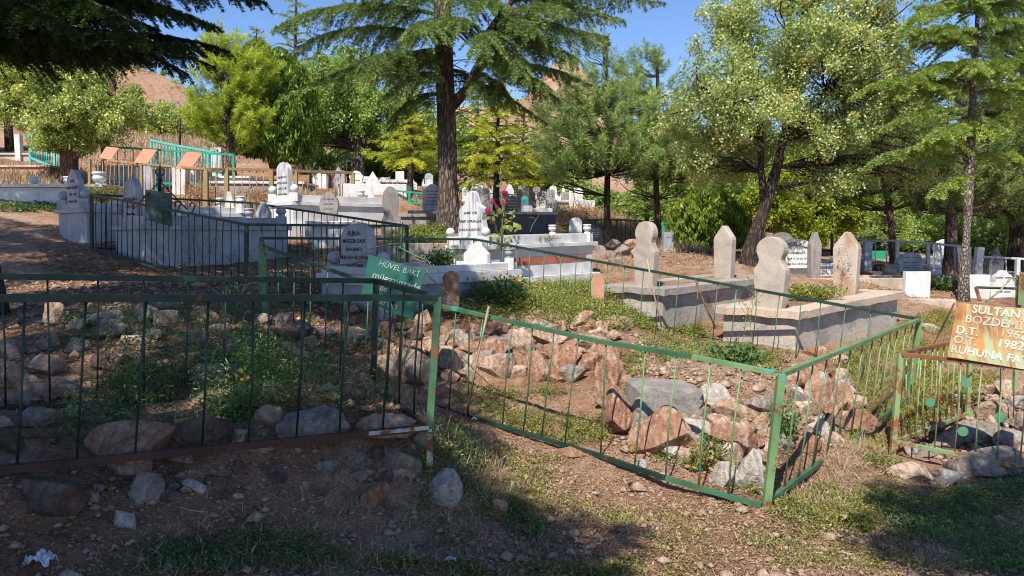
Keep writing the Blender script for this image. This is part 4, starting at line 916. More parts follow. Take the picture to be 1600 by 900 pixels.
for f in (0.03, 0.97):
    q = Vector((B.x, B.y, zt + 0.03)) - l * 0.10 + Vector((W.x, W.y, 0)) * f
    g = Geo(); gbox(g, (q.x - 0.055, q.y - 0.055), (q.x + 0.055, q.y - 0.055), (0, 0.11), zt - 0.05, zt - 0.05, zt + 0.17, zt + 0.17); g.out('pedestal', 'marble', t, bevel=0.004)
    urn('urn', t, q + UP * 0.14, 0.11, 'marble_grey')

# G7: white marble grave with a red stripe
A = Vector((-0.35, 10.6)); B = Vector((1.32, 12.05)); W = Vector((-0.58, 0.62)); L7 = U2(A, B).normalized()
t = thing('marble_grave', 'long white marble grave with a red stripe along its side and a wavy streaked headstone', 'grave', (A.x, A.y, 0.9))
g = Geo(); gbox(g, A, B, W, 0.55, 0.62, 0.98, 1.02, 0.09); g.out('plinth', 'marble', t, bevel=0.006)
g = Geo(); gbox(g, A, B, W, 0.98, 1.02, 1.41, 1.46, 0.0); g.out('body', 'marble', t, bevel=0.006)
g = Geo(); a2 = Vector((A.x, A.y)) + L7.xy * 0.35; b2 = Vector((B.x, B.y)) - L7.xy * 0.16; gbox(g, a2, b2, Vector((W.x, W.y)) * 0.01, 1.16, 1.20, 1.28, 1.32, 0.004); g.out('stripe', 'red_marble', t)
g = Geo(); rim(g, A, B, W, 1.41, 1.46, 1.47, 1.52, 0.06, 0.15); g.out('rim', 'marble', t, bevel=0.006)
g = Geo(); rim(g, A, B, W, 1.472, 1.522, 1.60, 1.65, 0.0, 0.06); g.out('upper_rim', 'marble', t, bevel=0.005)
g = Geo(); gbox(g, A, B, W, 1.41, 1.46, 1.56, 1.60, -0.07); g.out('planting_bed', 'soil', t)
axw = (-W).normalized(); c = Vector((A.x, A.y, 1.42)) + Vector((W.x, W.y, 0)) * 0.5 + L7 * 0.08
headstone(t, c, axw, 0.60, 0.85, 0.09, 'wavy', 'marble_streaked', lines=('AHMET CAN', 'ERBET YAPRAKLILAR', 'DURSUN KASAPOĞLU', 'MALDAN HAYIR BEKLEME'), lsize=0.053, ly=0.62, lw=0.0008, lgap=2.35)
for f in (0.02, 0.98):
    q = Vector((A.x, A.y, 1.6)) + Vector((W.x, W.y, 0)) * f + L7 * 0.0 - L7 * 0.02
    g = Geo(); gbox(g, (q.x - 0.05, q.y - 0.05), (q.x + 0.05, q.y - 0.05), (0, 0.1), 1.4, 1.4, 1.60, 1.60); g.out('pedestal', 'marble', t, bevel=0.004)
    g = Geo(); ball(g, q + UP * 0.065, 0.068); g.out('ball', 'white_paint', t, True)
for f in (0.04, 0.96):
    q = Vector((B.x, B.y, 1.6)) - L7 * 0.1 + Vector((W.x, W.y, 0)) * f
    g = Geo(); gbox(g, (q.x - 0.05, q.y - 0.05), (q.x + 0.05, q.y - 0.05), (0, 0.1), 1.5, 1.5, 1.67, 1.67); g.out('pedestal', 'white_paint', t, bevel=0.004)
    urn('urn', t, q + UP * 0.06, 0.14, 'white_paint')

# G1, G2, G3 shaded grey marble graves on the left, G4 behind
def marble_grave(label, A, L, W, z0, z1, mats, hs=None, foot=None, urns=(), group=None, plinth=None, up2=0.09):
    A = Vector(A[:2]); L = Vector(L[:2]); W = Vector(W[:2]); B = A + L
    l = Vector((L.x, L.y, 0)).normalized(); Wv = Vector((W.x, W.y, 0)); A3 = Vector((A.x, A.y, 0)); B3 = A3 + Vector((L.x, L.y, 0))
    t = thing('marble_grave', label, 'grave', (A.x, A.y, z0))
    zb = z0 - 0.35
    if plinth is not None:
        g = Geo(); gbox(g, A, B, W, zb, zb, plinth, plinth, 0.14); g.out('plinth', mats[0], t, bevel=0.006); zb = plinth
    g = Geo(); gbox(g, A, B, W, zb, zb, z1 - 0.07, z1 - 0.07); g.out('body', mats[0], t, bevel=0.006)
    g = Geo(); rim(g, A, B, W, z1 - 0.07, z1 - 0.07, z1, z1, 0.05, 0.15); g.out('rim', mats[1], t, bevel=0.006)
    g = Geo(); rim(g, A, B, W, z1 + 0.002, z1 + 0.002, z1 + up2, z1 + up2, -0.01, 0.06); g.out('upper_rim', mats[1], t, bevel=0.004)
    g = Geo(); gbox(g, A, B, W, z1 - 0.06, z1 - 0.06, z1 + up2 * 0.5, z1 + up2 * 0.5, -0.08); g.out('planting_bed', 'soil', t)
    ax = -Wv.normalized()
    if hs:
        w, h, shp, lines, ls, ly, lg, balls, dz = hs; c = A3 + Wv * 0.5 + l * 0.07 + UP * (z1 + dz)
        headstone(t, c, ax, w, h, 0.09, shp, mats[2], lines=lines, lsize=ls, ly=ly, lgap=lg, lw=0.0008)
        for f in balls:
            q = A3 + Wv * f + l * 0.05 + UP * z1
            g = Geo(); gbox(g, (q.x - 0.08, q.y - 0.08), (q.x + 0.08, q.y - 0.08), (0, 0.16), z1 + 0.003, z1 + 0.003, z1 + 0.17, z1 + 0.17); g.out('pedestal', mats[1], t, bevel=0.005)
            g = Geo(); ball(g, q + UP * 0.25, 0.085); g.out('ball', mats[1], t, True)
    if foot:
        w, h, shp = foot; headstone(t, B3 - l * 0.1 + Wv * 0.5 + UP * z1, ax, w, h, 0.07, shp, mats[1], 'footstone')
    for f in urns:
        q = B3 - l * 0.08 + Wv * f + UP * z1
        g = Geo(); gbox(g, (q.x - 0.07, q.y - 0.07), (q.x + 0.07, q.y - 0.07), (0, 0.14), z1 + 0.003, z1 + 0.003, z1 + 0.16, z1 + 0.16); g.out('pedestal', mats[1], t, bevel=0.004)
        urn('urn', t, q + UP * 0.15, 0.17, mats[1])
    return t
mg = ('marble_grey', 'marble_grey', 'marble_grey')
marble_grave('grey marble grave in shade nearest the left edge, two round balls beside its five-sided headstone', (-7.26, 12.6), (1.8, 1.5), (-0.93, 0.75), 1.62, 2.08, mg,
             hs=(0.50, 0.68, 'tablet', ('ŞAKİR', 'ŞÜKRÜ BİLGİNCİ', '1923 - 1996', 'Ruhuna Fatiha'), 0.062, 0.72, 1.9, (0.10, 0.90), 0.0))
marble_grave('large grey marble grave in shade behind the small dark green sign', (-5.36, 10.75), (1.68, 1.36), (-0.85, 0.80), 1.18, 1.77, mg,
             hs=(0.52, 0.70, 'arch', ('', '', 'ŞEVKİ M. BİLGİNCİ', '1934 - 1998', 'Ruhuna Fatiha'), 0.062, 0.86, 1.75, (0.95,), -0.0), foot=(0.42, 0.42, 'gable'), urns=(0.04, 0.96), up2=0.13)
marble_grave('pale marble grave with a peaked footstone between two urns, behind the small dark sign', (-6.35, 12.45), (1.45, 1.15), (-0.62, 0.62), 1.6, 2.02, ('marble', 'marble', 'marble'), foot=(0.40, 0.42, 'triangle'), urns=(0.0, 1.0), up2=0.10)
marble_grave('high white marble grave with arched headstone between two balls before the brown fence', (-4.25, 14.35), (1.62, 1.32), (-0.62, 0.56), 1.5, 2.28, ('marble', 'marble', 'marble_streaked'),
             hs=(0.42, 0.78, 'arch', ('', 'MEHMET EVİ', 'FATİH AÇIKEL', '1949 Ö 1982', 'Ruhuna Fatiha'), 0.058, 0.76, 1.9, (0.02, 0.98), -0.0), foot=(0.30, 0.36, 'triangle'), urns=(0.98,), plinth=1.85, up2=0.13)
# G0 long pale wall-like grave at the far left
t = thing('marble_grave', 'long low whitewashed grave by the left edge with round urns on its rim', 'grave', (-11.5, 16.2, 2.2))
g = Geo(); g.box((-13.5, 16.2), (4.6, -0.15), (0.1, 0.95), 1.8, 2.66); g.out('body', 'white_paint', t, bevel=0.01)
g = Geo(); g.box((-13.55, 16.13), (4.72, -0.15), (0.1, 1.08), 2.663, 2.73); g.out('rim', 'marble', t, bevel=0.01)
for x in (-9.15, -9.85, -10.6): urn('urn', t, Vector((x, 16.45, 2.73)), 0.30 if x > -9.5 else 0.2, 'marble')

# H1, H2 concrete graves with carved stones
def concrete_grave(label, A, L, W, z0, za, zb, m1, m2, stones):
    A = Vector(A); L = Vector(L); W = Vector(W); B = A + L; l = Vector((L.x, L.y, 0)).normalized(); Wv = Vector((W.x, W.y, 0)); A3 = Vector((A.x, A.y, 0))
    t = thing('concrete_grave', label, 'grave', (A.x, A.y, z0))
    g = Geo(); gbox(g, A, B, W, z0 - 0.3, z0 - 0.3, za - 0.085, zb - 0.085); g.out('body', m1, t, bevel=0.012)
    # slab: ring with a ragged underside, subdivided
    g = Geo(); rim(g, A, B, W, za - 0.083, zb - 0.083, za, zb, 0.07, 0.32)
    o = g.out('slab', m2, t); bm = bmesh.new(); bm.from_mesh(o.data)
    bmesh.ops.subdivide_edges(bm, edges=[e for e in bm.edges if e.calc_length() > 0.3], cuts=24, use_grid_fill=True)
    for v in bm.verts:
        p = v.co; k = float(fbm(p.x * 6 + 3, p.y * 6, 3, 31)); low = 1 if p.z + z0 < (za + zb) / 2 - 0.035 else 0.15
        v.co.z += k * 0.05 * low; v.co.x += float(fbm(p.y * 9, p.x * 9, 2, 33)) * 0.025; v.co.y += float(fbm(p.x * 8, p.y * 8, 2, 35)) * 0.025
    bm.to_mesh(o.data); bm.free()
    g = Geo(); gbox(g, A, B, W, za - 0.12, zb - 0.12, za - 0.02, zb - 0.02, -0.2); g.out('earth_fill', 'soil', t)
    ax = -Wv.normalized()
    for (f, wf, w, h, th, shp, mat, nm) in stones:
        z = za + (zb - za) * f; c = A3 + Vector((L.x, L.y, 0)) * f + Wv * wf + UP * (z - 0.05)
        headstone(t, c, ax, w, h, th, shp, mat, nm, bevel=0.014)
    return t
concrete_grave('nearer cracked concrete grave behind the green fence, round-headed stone and rust-stained pointed stone', (3.12, 8.05), (2.05, 1.78), (-0.62, 0.62), 0.30, 0.78, 0.87, 'concrete', 'concrete_warm',
               [(0.10, 0.5, 0.39, 0.86, 0.13, 'head', 'carved_stone', 'headstone'), (0.80, 0.5, 0.33, 0.86, 0.13, 'point', 'carved_stone_rust', 'footstone')])
concrete_grave('farther cracked concrete grave with ragged slab edge, round-headed stone and plain pointed stone', (1.86, 9.05), (1.95, 1.72), (-0.62, 0.70), 0.42, 0.96, 1.02, 'concrete', 'concrete_edge',
               [(0.10, 0.5, 0.34, 0.88, 0.12, 'head', 'carved_stone', 'headstone'), (0.80, 0.5, 0.31, 0.80, 0.12, 'point', 'carved_stone', 'footstone')])
# salmon marker
t_ = thing('grave_marker', 'small salmon pink stone post with a chamfered top beside the concrete grave', 'grave marker', P(933, 466, 9.1))
g = Geo(); c = P(933, 470, 9.1); g.extrude([(-0.08, -0.15), (0.08, -0.15), (0.085, 0.24), (0.05, 0.33), (-0.05, 0.33), (-0.085, 0.24)], c, (1, 0, 0), (0, -1, 0), 0.12); g.out('post', 'salmon_stone', t_, bevel=0.008)
t_ = thing('grave_marker', 'brown rounded stone slab standing behind the teal sign at the end of the grey grave', 'grave marker', P(705, 480, 8.2))
g = Geo(); g.extrude(outline('arch', 0.17, 0.42), P(705, 486, 7.7), (1, 0, 0), (0, -1, 0), 0.1); g.out('post', 'rock_red', t_, bevel=0.01)
# SAYAR grave
A = Vector((5.32, 13.4)); t = thing('marble_grave', 'white grave with a curved headstone reading MUSTAFA SAYAR DEĞİRMENCİ', 'grave', (5.3, 13.4, 0.9))
g = Geo(); gbox(g, A - Vector((0.35, 0)), A + Vector((0.65, 0)), (0.9, 1.6), 0.6, 0.6, 1.06, 1.06); g.out('body', 'marble', t, bevel=0.01)
g = Geo(); rim(g, A - Vector((0.35, 0)), A + Vector((0.65, 0)), (0.9, 1.6), 1.06, 1.06, 1.12, 1.12, 0.05, 0.16); g.out('rim', 'marble', t, bevel=0.006)
g = Geo(); gbox(g, A - Vector((0.35, 0)), A + Vector((0.65, 0)), (0.9, 1.6), 1.0, 1.0, 1.09, 1.09, -0.05); g.out('planting_bed', 'soil', t)
headstone(t, P(1242, 419, 13.35), (1, 0.0), 0.52, 0.53, 0.09, 'lowarch', 'white_paint', lines=('MUSTAFA SAYAR', 'DEĞİRMENCİ', 'D. 1334 Ö 24 02 1977', 'RUHUNA FATİHA'), lsize=0.052, ly=0.70, lgap=1.9, lw=0.0008)
flourish(t, P(1242, 382, 13.30), (1, 0), 0.26)
t = thing('concrete_kerb', 'low concrete kerb plot behind the nearer concrete grave', 'grave', (5.2, 11.9, 0.7))
g = Geo(); rim(g, (4.55, 11.9), (6.6, 12.0), (0.3, 1.1), 0.55, 0.55, 0.92, 0.92, 0.0, 0.14); g.out('kerb', 'concrete_warm', t, bevel=0.01)
headstone(t, P(1271, 444, 12.0), (1, 0.15), 0.19, 0.85, 0.12, 'point', 'weathered_stone', 'headstone', bevel=0.01)

# right-hand stones
def solo(label, u, vb, d, w, h, shape, mat, th=0.09, ax=(1, 0.1), plinth=None, lines=(), lmat='black_letter', name='headstone', cat='headstone', group=None, pm=None, drop=0.35, grey_top=False, text_mat=None):
    c = P(u, vb, d); t = thing(name, label, cat, c, group); W_ = w * d / FPX; H_ = h * d / FPX
    hb = c - UP * (0.0 if plinth else drop)
    o = headstone(t, hb, ax, W_, H_ + (0 if plinth else drop), th, shape, mat, 'slab', bevel=0.008 if W_ > 0.25 else 0.004)
    if plinth:
        pw, pd, ph = plinth; a = Vector((ax[0], ax[1], 0)).normalized(); n = Vector((-a.y, a.x, 0)); q = c - a * pw / 2 - n * 0.12
        g = Geo(); gbox(g, q, q + a * pw, (n * pd).xy, c.z - ph - 0.4, c.z - ph - 0.4, c.z - 0.003, c.z - 0.003); g.out('plinth', pm or mat, t, bevel=0.008)
    if lines:
        a = Vector((ax[0], ax[1], 0)).normalized(); n = Vector((a.y, -a.x, 0)); g = Geo()
        for i in range(lines):
            ww = W_ * random.uniform(0.25, 0.34); z = H_ * (0.74 - 0.5 * i / max(1, lines - 1)); q = c + UP * z + n * (th / 2 + 0.002)
            k = random.randint(2, 3)
            for j in range(k):
                x0 = -ww + 2 * ww * j / k; x1 = x0 + 2 * ww / k * 0.8
                g.beam(q + a * x0, q + a * x1, 0.002, H_ * 0.045)
        g.out('lettering', text_mat or 'faded_letter', t)
    return t
solo('blank white rectangular slab standing by the path right of the concrete graves', 1431, 467, 11.5, 41, 43, 'flat', 'white_paint')
solo('grey cloud-topped headstone in dapple shade behind the blank white slab', 1421, 425, 13.6, 46, 31, 'cloud', 'marble_grey', 0.12, plinth=(0.95, 0.5, 0.3), lines=3, pm='weathered_stone')
solo('pale stone slab beside the thin pale trunk', 1526, 471, 11.6, 34, 42, 'flat', 'white_paint', 0.12)
solo('grey white scrolled headstone behind the rusty sign', 1564, 466, 11.8, 44, 44, 'cloud', 'marble', 0.12, lines=2)
g = Geo(); g.beam(P(1526, 432, 12.6), P(1531, 386, 12.6), 0.09, 0.12); tag(g.out('gate_post', 'white_paint', None, bevel=0.006), 'white painted gate post beside the silver railing', 'post')
g = Geo(); urn('urn', None, P(1391, 432, 13.2), 0.22, 'concrete_warm'); tag(bpy.data.objects['urn.%03d' % (len([o for o in bpy.data.objects if o.name.startswith('urn')]) - 1)] if False else [o for o in C.objects if o.name.startswith('urn')][-1], 'small beige urn left of the cloud-topped headstone', 'urn')
for nm, lab, u, v, d in (('stone_urn', 'dark grey urn right of the cloud-topped headstone', 1456, 440, 13.0),):
    o = urn(nm, None, P(u, v, d), 0.30, 'marble_grey'); tag(o, lab, 'urn')
t = thing('concrete_kerb', 'low pale concrete kerb running right from the blank white slab', 'kerb', P(1400, 480, 11.2))
g = Geo(); a = P(1402, 472, 11.3); b = P(1492, 474, 11.0); g.beam(a - UP * 0.1, b - UP * 0.1, 0.2, 0.32); g.out('kerb', 'concrete_warm', t, bevel=0.012)
# retaining kerb and bed near the cedar
t = thing('concrete_kerb', 'concrete retaining kerb of the planted bed left of the wavy headstone', 'kerb', (-1.6, 11.3, 1.2))
g = Geo(); g.box((-2.1, 11.45), (1.25, -0.25), (0.03, 0.18), 0.9, 1.50); g.out('kerb', 'weathered_stone', t, bevel=0.012)
g = Geo(); g.box((-2.1, 11.64), (1.25, -0.25), (0.2, 1.0), 1.0, 1.44); g.out('planting_bed', 'soil', t)

# middle distance headstones, each on its own base
ST = [
 ('weathered carved headstone with scrolled shoulders in front of the high white marble grave', 515, 345, 13.5, 30, 45, 'scroll', 'weathered_stone', (0.85, 0.9, 0.55), 4, 'marble'),
 ('brown grey round-headed old stone beside the cedar trunk, tallest of its row', 611, 388, 12.9, 30, 96, 'head', 'weathered_stone', None, 0, None),
 ('low white marble grave base with peaked footstone beyond the high marble grave', 583, 288, 17.5, 24, 20, 'triangle', 'marble', (1.6, 1.0, 0.5), 0, 'marble'),
 ('white scrolled headstone standing at the end of the brown fence', 557, 287, 19.0, 22, 20, 'cloud', 'white_paint', (0.6, 0.5, 0.5), 2, 'marble'),
 ('small white peaked stone beyond the brown fence, left one', 500, 272, 22, 8, 12, 'triangle', 'white_paint', (0.4, 0.4, 0.4), 0, None),
 ('small grey peaked stone beyond the brown fence, right one', 529, 267, 22.5, 9, 7, 'triangle', 'marble_grey', (0.4, 0.4, 0.4), 0, None),
 ('grey marble headstone half hidden by the left side of the cedar trunk', 676, 329, 15.0, 32, 40, 'tablet', 'marble_grey', (1.0, 1.2, 0.8), 5, 'weathered_stone'),
 ('white pillar stone against the foot of the cedar trunk', 683, 352, 14.2, 12, 22, 'flat', 'white_paint', None, 0, None),
 ('small white stone with a peaked top left of the cedar trunk', 671, 291, 22, 9, 12, 'gable', 'white_paint', (0.9, 0.6, 0.5), 0, 'rock_red'),
 ('plain white block stone beneath the drooping yellow cedar', 625, 281, 21.5, 13, 13, 'flat', 'white_paint', (0.6, 0.5, 0.4), 0, None),
 ('small turquoise marker left of the cedar trunk', 622, 304, 18.5, 9, 8, 'flat', 'turquoise', (0.2, 0.2, 0.4), 0, 'rust'),
 ('dark stone shape with rounded top right of the cedar trunk', 745, 314, 19, 26, 20, 'arch', 'weathered_stone', (0.8, 0.8, 0.5), 0, None),
 ('white arched headstone with dark lettering above the wavy headstone', 758, 312, 20, 15, 18, 'arch', 'white_paint', (0.8, 1.0, 0.4), 4, 'marble'),
 ('white headstone with square shoulders left of the pink peaked stone', 813, 314, 20.5, 12, 18, 'lowarch', 'white_paint', (0.6, 0.9, 0.4), 4, 'marble'),
 ('pink beige peaked headstone among the white ones', 831, 313, 21, 11, 18, 'gable', 'salmon_stone', (0.5, 0.7, 0.4), 0, None),
 ('tall white rounded headstone right of the pink peaked one', 847, 316, 21, 16, 18, 'arch', 'white_paint', (0.7, 1.0, 0.4), 5, 'marble'),
 ('lower white headstone directly in front of the tall rounded one', 845, 325, 19.5, 14, 18, 'arch', 'white_paint', (0.6, 0.8, 0.4), 5, 'marble'),
 ('pale turquoise rounded headstone behind the brown arched one', 820, 321, 19.2, 11, 14, 'arch', 'turquoise', (0.4, 0.5, 0.4), 0, 'marble'),
 ('brown arched headstone behind the hollyhock', 801, 332, 15.5, 25, 26, 'arch', 'brown_stone', None, 4, None),
 ('small white peaked stone left of the grey lettered slab', 869, 314, 22, 12, 10, 'gable', 'white_paint', (1.2, 0.8, 0.4), 0, 'rock_red'),
 ('grey lettered slab headstone on the reddish base among the distant graves', 885, 313, 22, 16, 13, 'flat', 'weathered_stone', (0.9, 0.8, 0.4), 4, 'rock_red'),
 ('small white peaked stone right of the grey lettered slab, end of the row', 905, 313, 22, 10, 11, 'gable', 'white_paint', (0.9, 1.0, 0.5), 0, 'marble'),
 ('round-topped pale headstone in the dry grass left of the small green fence', 899, 364, 16.5, 20, 24, 'arch', 'marble', None, 0, None),
 ('dark lettered headstone slab by the foot of the slim pine', 930, 375, 14.3, 22, 21, 'lowarch', 'dark_stone', None, 4, 'marble_grey'),
 ('peaked stone far right of the slim pine trunk, pale', 934, 336, 24, 5, 8, 'gable', 'white_paint', None, 0, None),
 ('grey upright slab behind the green fence corner, beside the round-headed stone', 1043, 393, 14.5, 16, 30, 'flat', 'marble_grey', None, 2, None),
 ('grey broken slab behind the leaning apricot trunk', 1187, 388, 16.5, 14, 34, 'flat', 'weathered_stone', None, 0, None),
 ('broad grey rounded slab behind the nearer round-headed stone', 1222, 380, 17.5, 34, 17, 'arch', 'weathered_stone', None, 0, None),
 ('small white broken slab behind the leaning apricot trunk', 1170, 385, 17, 9, 26, 'flat', 'marble', None, 0, None),
 ('tall grey post-like stone left of the distant railing', 1355, 404, 15, 12, 26, 'flat', 'marble_grey', None, 0, None),
 ('white headstone beyond the distant silver railing, dappled', 1473, 402, 19, 34, 28, 'cloud', 'white_paint', (0.9, 0.8, 0.3), 0, None),
 ('pale green low grave beyond the distant railing', 1368, 404, 19.5, 34, 12, 'flat', 'green_bright', None, 0, None),
 ('dark slate headstone with sloping top behind the white gate post', 1555, 415, 15.5, 22, 32, 'gable', 'dark_stone', None, 0, None),
 ('white boulder-like stone mass behind the red pine trunk', 1492, 428, 16.5, 44, 46, 'cloud', 'marble', None, 0, None),
]
for lab, u, vb, d, w, h, shp, mat, pl, ln, pm in ST:
    solo(lab, u, vb, d, w, h, shp, mat, 0.1, (1, random.uniform(-0.1, 0.25)), plinth=pl, lines=ln, pm=pm, text_mat='black_letter' if mat in ('white_paint', 'marble') else ('white_letter' if mat in ('dark_stone', 'brown_stone') else 'faded_letter'))
rng2 = random.Random(5); far = []
for i in range(30):
    u = 572 + i * 11.4 + rng2.uniform(-5, 5)
    if 684 < u < 722: continue
    d = rng2.uniform(19.5, 25); vb = 299 + (u - 572) * 0.045 - (d - 20) * 2.6 + rng2.uniform(-3, 4); far.append((u, vb, d, rng2.uniform(9, 14), rng2.uniform(11, 18), rng2.choice(['arch', 'gable', 'lowarch', 'arch', 'flat', 'triangle']), rng2.choice(['white_paint', 'marble', 'white_paint', 'weathered_stone', 'marble_grey', 'salmon_stone'])))
FORD = ['first', 'second', 'third', 'fourth', 'fifth', 'sixth', 'seventh', 'eighth', 'ninth', 'tenth', 'eleventh', 'twelfth', 'thirteenth', 'fourteenth', 'fifteenth', 'sixteenth', 'seventeenth', 'eighteenth', 'nineteenth', 'twentieth', 'twenty-first', 'twenty-second', 'twenty-third', 'twenty-fourth', 'twenty-fifth', 'twenty-sixth', 'twenty-seventh', 'twenty-eighth', 'twenty-ninth', 'thirtieth']
CW = {'white_paint': 'white', 'marble': 'whitish', 'weathered_stone': 'brown grey', 'marble_grey': 'bluish grey', 'salmon_stone': 'pinkish'}; SW = {'arch': 'rounded', 'gable': 'peaked', 'lowarch': 'curved-top', 'flat': 'square', 'triangle': 'triangular'}
for i, (u, vb, d, w, h, shp, mat) in enumerate(sorted(far)):
    solo('small %s %s headstone, %s from left in the crowded farthest graves' % (CW[mat], SW[shp], FORD[i]), u, vb, d, w, h, shp, mat, 0.1, (1, rng2.uniform(-0.2, 0.2)), plinth=(w * d / FPX * 1.3, rng2.uniform(0.8, 1.5), 0.25) if i % 2 else None, lines=3 if h > 14 and shp != 'triangle' else 0, pm='marble', text_mat='black_letter', group='crowded small headstones in the far cemetery')
# broad distant tomb bases
def tomb(label, u0, u1, v0, v1, d, dep, m, m2, rot=0.0):
    a = P(u0, v1, d); b = P(u1, v1, d); b.y += rot; zt_ = P(u0, v0, d).z; t = thing('tomb', label, 'tomb', a); n = Vector((0, dep))
    g = Geo(); gbox(g, a, b, n, a.z - 0.35, a.z - 0.35, zt_ - 0.06, zt_ - 0.06); g.out('body', m, t, bevel=0.01)
    g = Geo(); rim(g, a, b, n, zt_ - 0.06, zt_ - 0.06, zt_, zt_, 0.05, 0.2); g.out('rim', m2, t, bevel=0.008)
    g = Geo(); gbox(g, a, b, n, zt_ - 0.2, zt_ - 0.2, zt_ - 0.03, zt_ - 0.03, -0.1); g.out('planting_bed', 'soil', t); return t
tomb('long dark grey tomb with pale rim behind the hollyhock', 705, 870, 330, 366, 15.0, 1.3, 'dark_stone', 'marble_grey', 0.4)
tomb('weathered grey tomb left of the cedar foot', 626, 692, 334, 360, 13.9, 1.0, 'weathered_stone', 'weathered_stone', 0.0)
tomb('long white rimmed tomb behind the yellow cedar', 562, 636, 281, 296, 20.5, 1.2, 'marble_grey', 'marble', 0.3)
tomb('reddish tomb with pale step at the end of the distant row', 872, 918, 313, 330, 21.6, 1.5, 'marble_grey', 'marble', 0.5)
tomb('low pale stone tomb behind the brown fence on the left', 322, 390, 275, 300, 19.5, 1.2, 'marble', 'marble', 0.0)
tomb('long whitish terrace tomb behind the brown fence, beneath the flaps', 150, 300, 258, 285, 20.5, 1.2, 'white_paint', 'marble', 0.2)
tomb('grey stone tomb in dry grass beneath the pine trees', 330, 470, 283, 312, 18.6, 1.3, 'weathered_stone', 'marble', 0.2)
tomb('long low orange kerbed tomb on the slope at the far left', -30, 78, 258, 275, 20.5, 1.0, 'salmon_stone', 'concrete_warm', 0.0)
tomb('upper pale kerbed tomb on the slope at the far left', -40, 48, 239, 248, 23.5, 1.0, 'concrete', 'concrete_warm', 0.0)
tomb('beige marble tomb step in front of the high white marble grave', 487, 555, 347, 380, 12.7, 0.8, 'marble', 'marble', 0.0)
solo('thin white leaning stone at the far left by the turquoise railing', 30, 240, 23.5, 8, 29, 'flat', 'white_paint', 0.2)
solo('tall white pillar stone behind the brown fence flaps', 283, 300, 19.0, 20, 38, 'flat', 'white_paint', 0.3)
solo('white pillar stone inside the turquoise railing', 340, 262, 24.0, 16, 30, 'flat', 'white_paint', 0.3)
solo('grey round-shouldered stone behind the left brown fence posts', 232, 300, 18.4, 18, 40, 'arch', 'marble_grey', 0.2)

# ------------------------------------------------------------------ distant fences
def simple_fence(label, pts, mat, barmat=None, gap=0.14, rail=(0.05, 0.05), bar=0.011, group=None, posts=None, postmat=None, post_w=0.06, name='iron_fence'):
    tops = [P(u, v0, d) for u, v0, v1, d in pts]; bots = [P(u, v1, d) for u, v0, v1, d in pts]
    return fence(name, label, tops, bots, [(i, i + 1) for i in range(len(pts) - 1)], mat, barmat, rail, bar, gap, single=True, group=group, posts=posts, postmat=postmat, post_w=post_w, foot=0.25)
simple_fence('brown and mustard barred fence with tilted orange sheets, running behind the marble graves', [(140, 247, 300, 17.5), (221, 256, 318, 16.7), (322, 264, 330, 15.8), (354, 264, 330, 16.0)], 'brown_paint', 'brown_paint', postmat='mustard_paint', gap=0.15)
simple_fence('brown railed barred fence in front of the pine trunks, ending by the white scrolled headstone', [(322, 268, 345, 15.6), (354, 264, 345, 15.9), (424, 266, 346, 16.2), (462, 267, 335, 16.6), (551, 270, 320, 17.5)], 'brown_paint', 'brown_paint', postmat='mustard_paint', gap=0.15, rail=(0.06, 0.06), post_w=0.09)
for i, (u, v, d) in enumerate(((170, 238, 17.2), (227, 243, 16.7), (295, 250, 16.1))):
    w = 24 + 3 * i; h = 18 + 4 * i; k = 8 + 2 * i
    c4 = [P(u - w / 2 - k / 2, v + h / 2, d - 0.02), P(u + w / 2 - k, v + h / 2 + 2, d - 0.02), P(u + w / 2 + k / 2, v - h / 2 + 2, d + 0.25), P(u - w / 2 + k, v - h / 2, d + 0.25)]
    g = Geo(); n = Vector((0, -1, 0.5)).normalized(); g.quadbox([p - n * 0.012 for p in c4], c4)
    tag(g.out('metal_sheet', 'copper_paint', None, bevel=0.003), ('leftmost and smallest of the three tilted orange sheets on the brown fence', 'middle one of the three tilted orange sheets on the brown fence', 'rightmost and largest of the three tilted orange sheets on the brown fence')[i], 'metal sheet', 'tilted orange sheets on the brown fence')
simple_fence('turquoise barred fence going down the slope at the far left', [(47, 209, 246, 23), (85, 235, 262, 21.5), (112, 252, 277, 20.5)], 'turquoise', gap=0.22, rail=(0.06, 0.06), bar=0.016)
simple_fence('turquoise barred fence descending to the right behind the pines', [(236, 219, 258, 23.5), (274, 227, 262, 23.0), (325, 236, 268, 22.4), (362, 242, 272, 22.0)], 'turquoise', gap=0.14, rail=(0.07, 0.06), bar=0.016)
simple_fence('teal green thin railing behind the tilted orange sheets', [(160, 229, 282, 19.5), (245, 234, 286, 19.2), (365, 242, 290, 18.8)], 'green_bright', 'green_mid', gap=0.2)
simple_fence('small dark green fence in dry grass behind the slim pine', [(913, 344, 384, 18.5), (964, 343, 384, 18.5), (1022, 347, 388, 17.8)], 'green_mid', 'green_mid', gap=0.12, rail=(0.05, 0.05))
simple_fence('bright green fence corner right of the round-headed stone', [(1036, 348, 392, 16.8), (1061, 349, 395, 16.4), (1081, 350, 396, 16.6)], 'green_bright', 'green_bright', gap=0.3)
simple_fence('thin green fence among the dry grass behind the marble urns', [(860, 351, 378, 17.0), (915, 354, 380, 16.6)], 'green_mid', 'green_mid', gap=0.25, rail=(0.03, 0.03))
simple_fence('grey railing with weathered posts behind the concrete graves', [(1337, 372, 410, 16), (1352, 376, 412, 15.5), (1402, 376, 414, 15.0), (1450, 380, 425, 14.6), (1514, 386, 440, 14.0)], 'silver_paint', 'silver_paint', gap=0.2, rail=(0.04, 0.04))
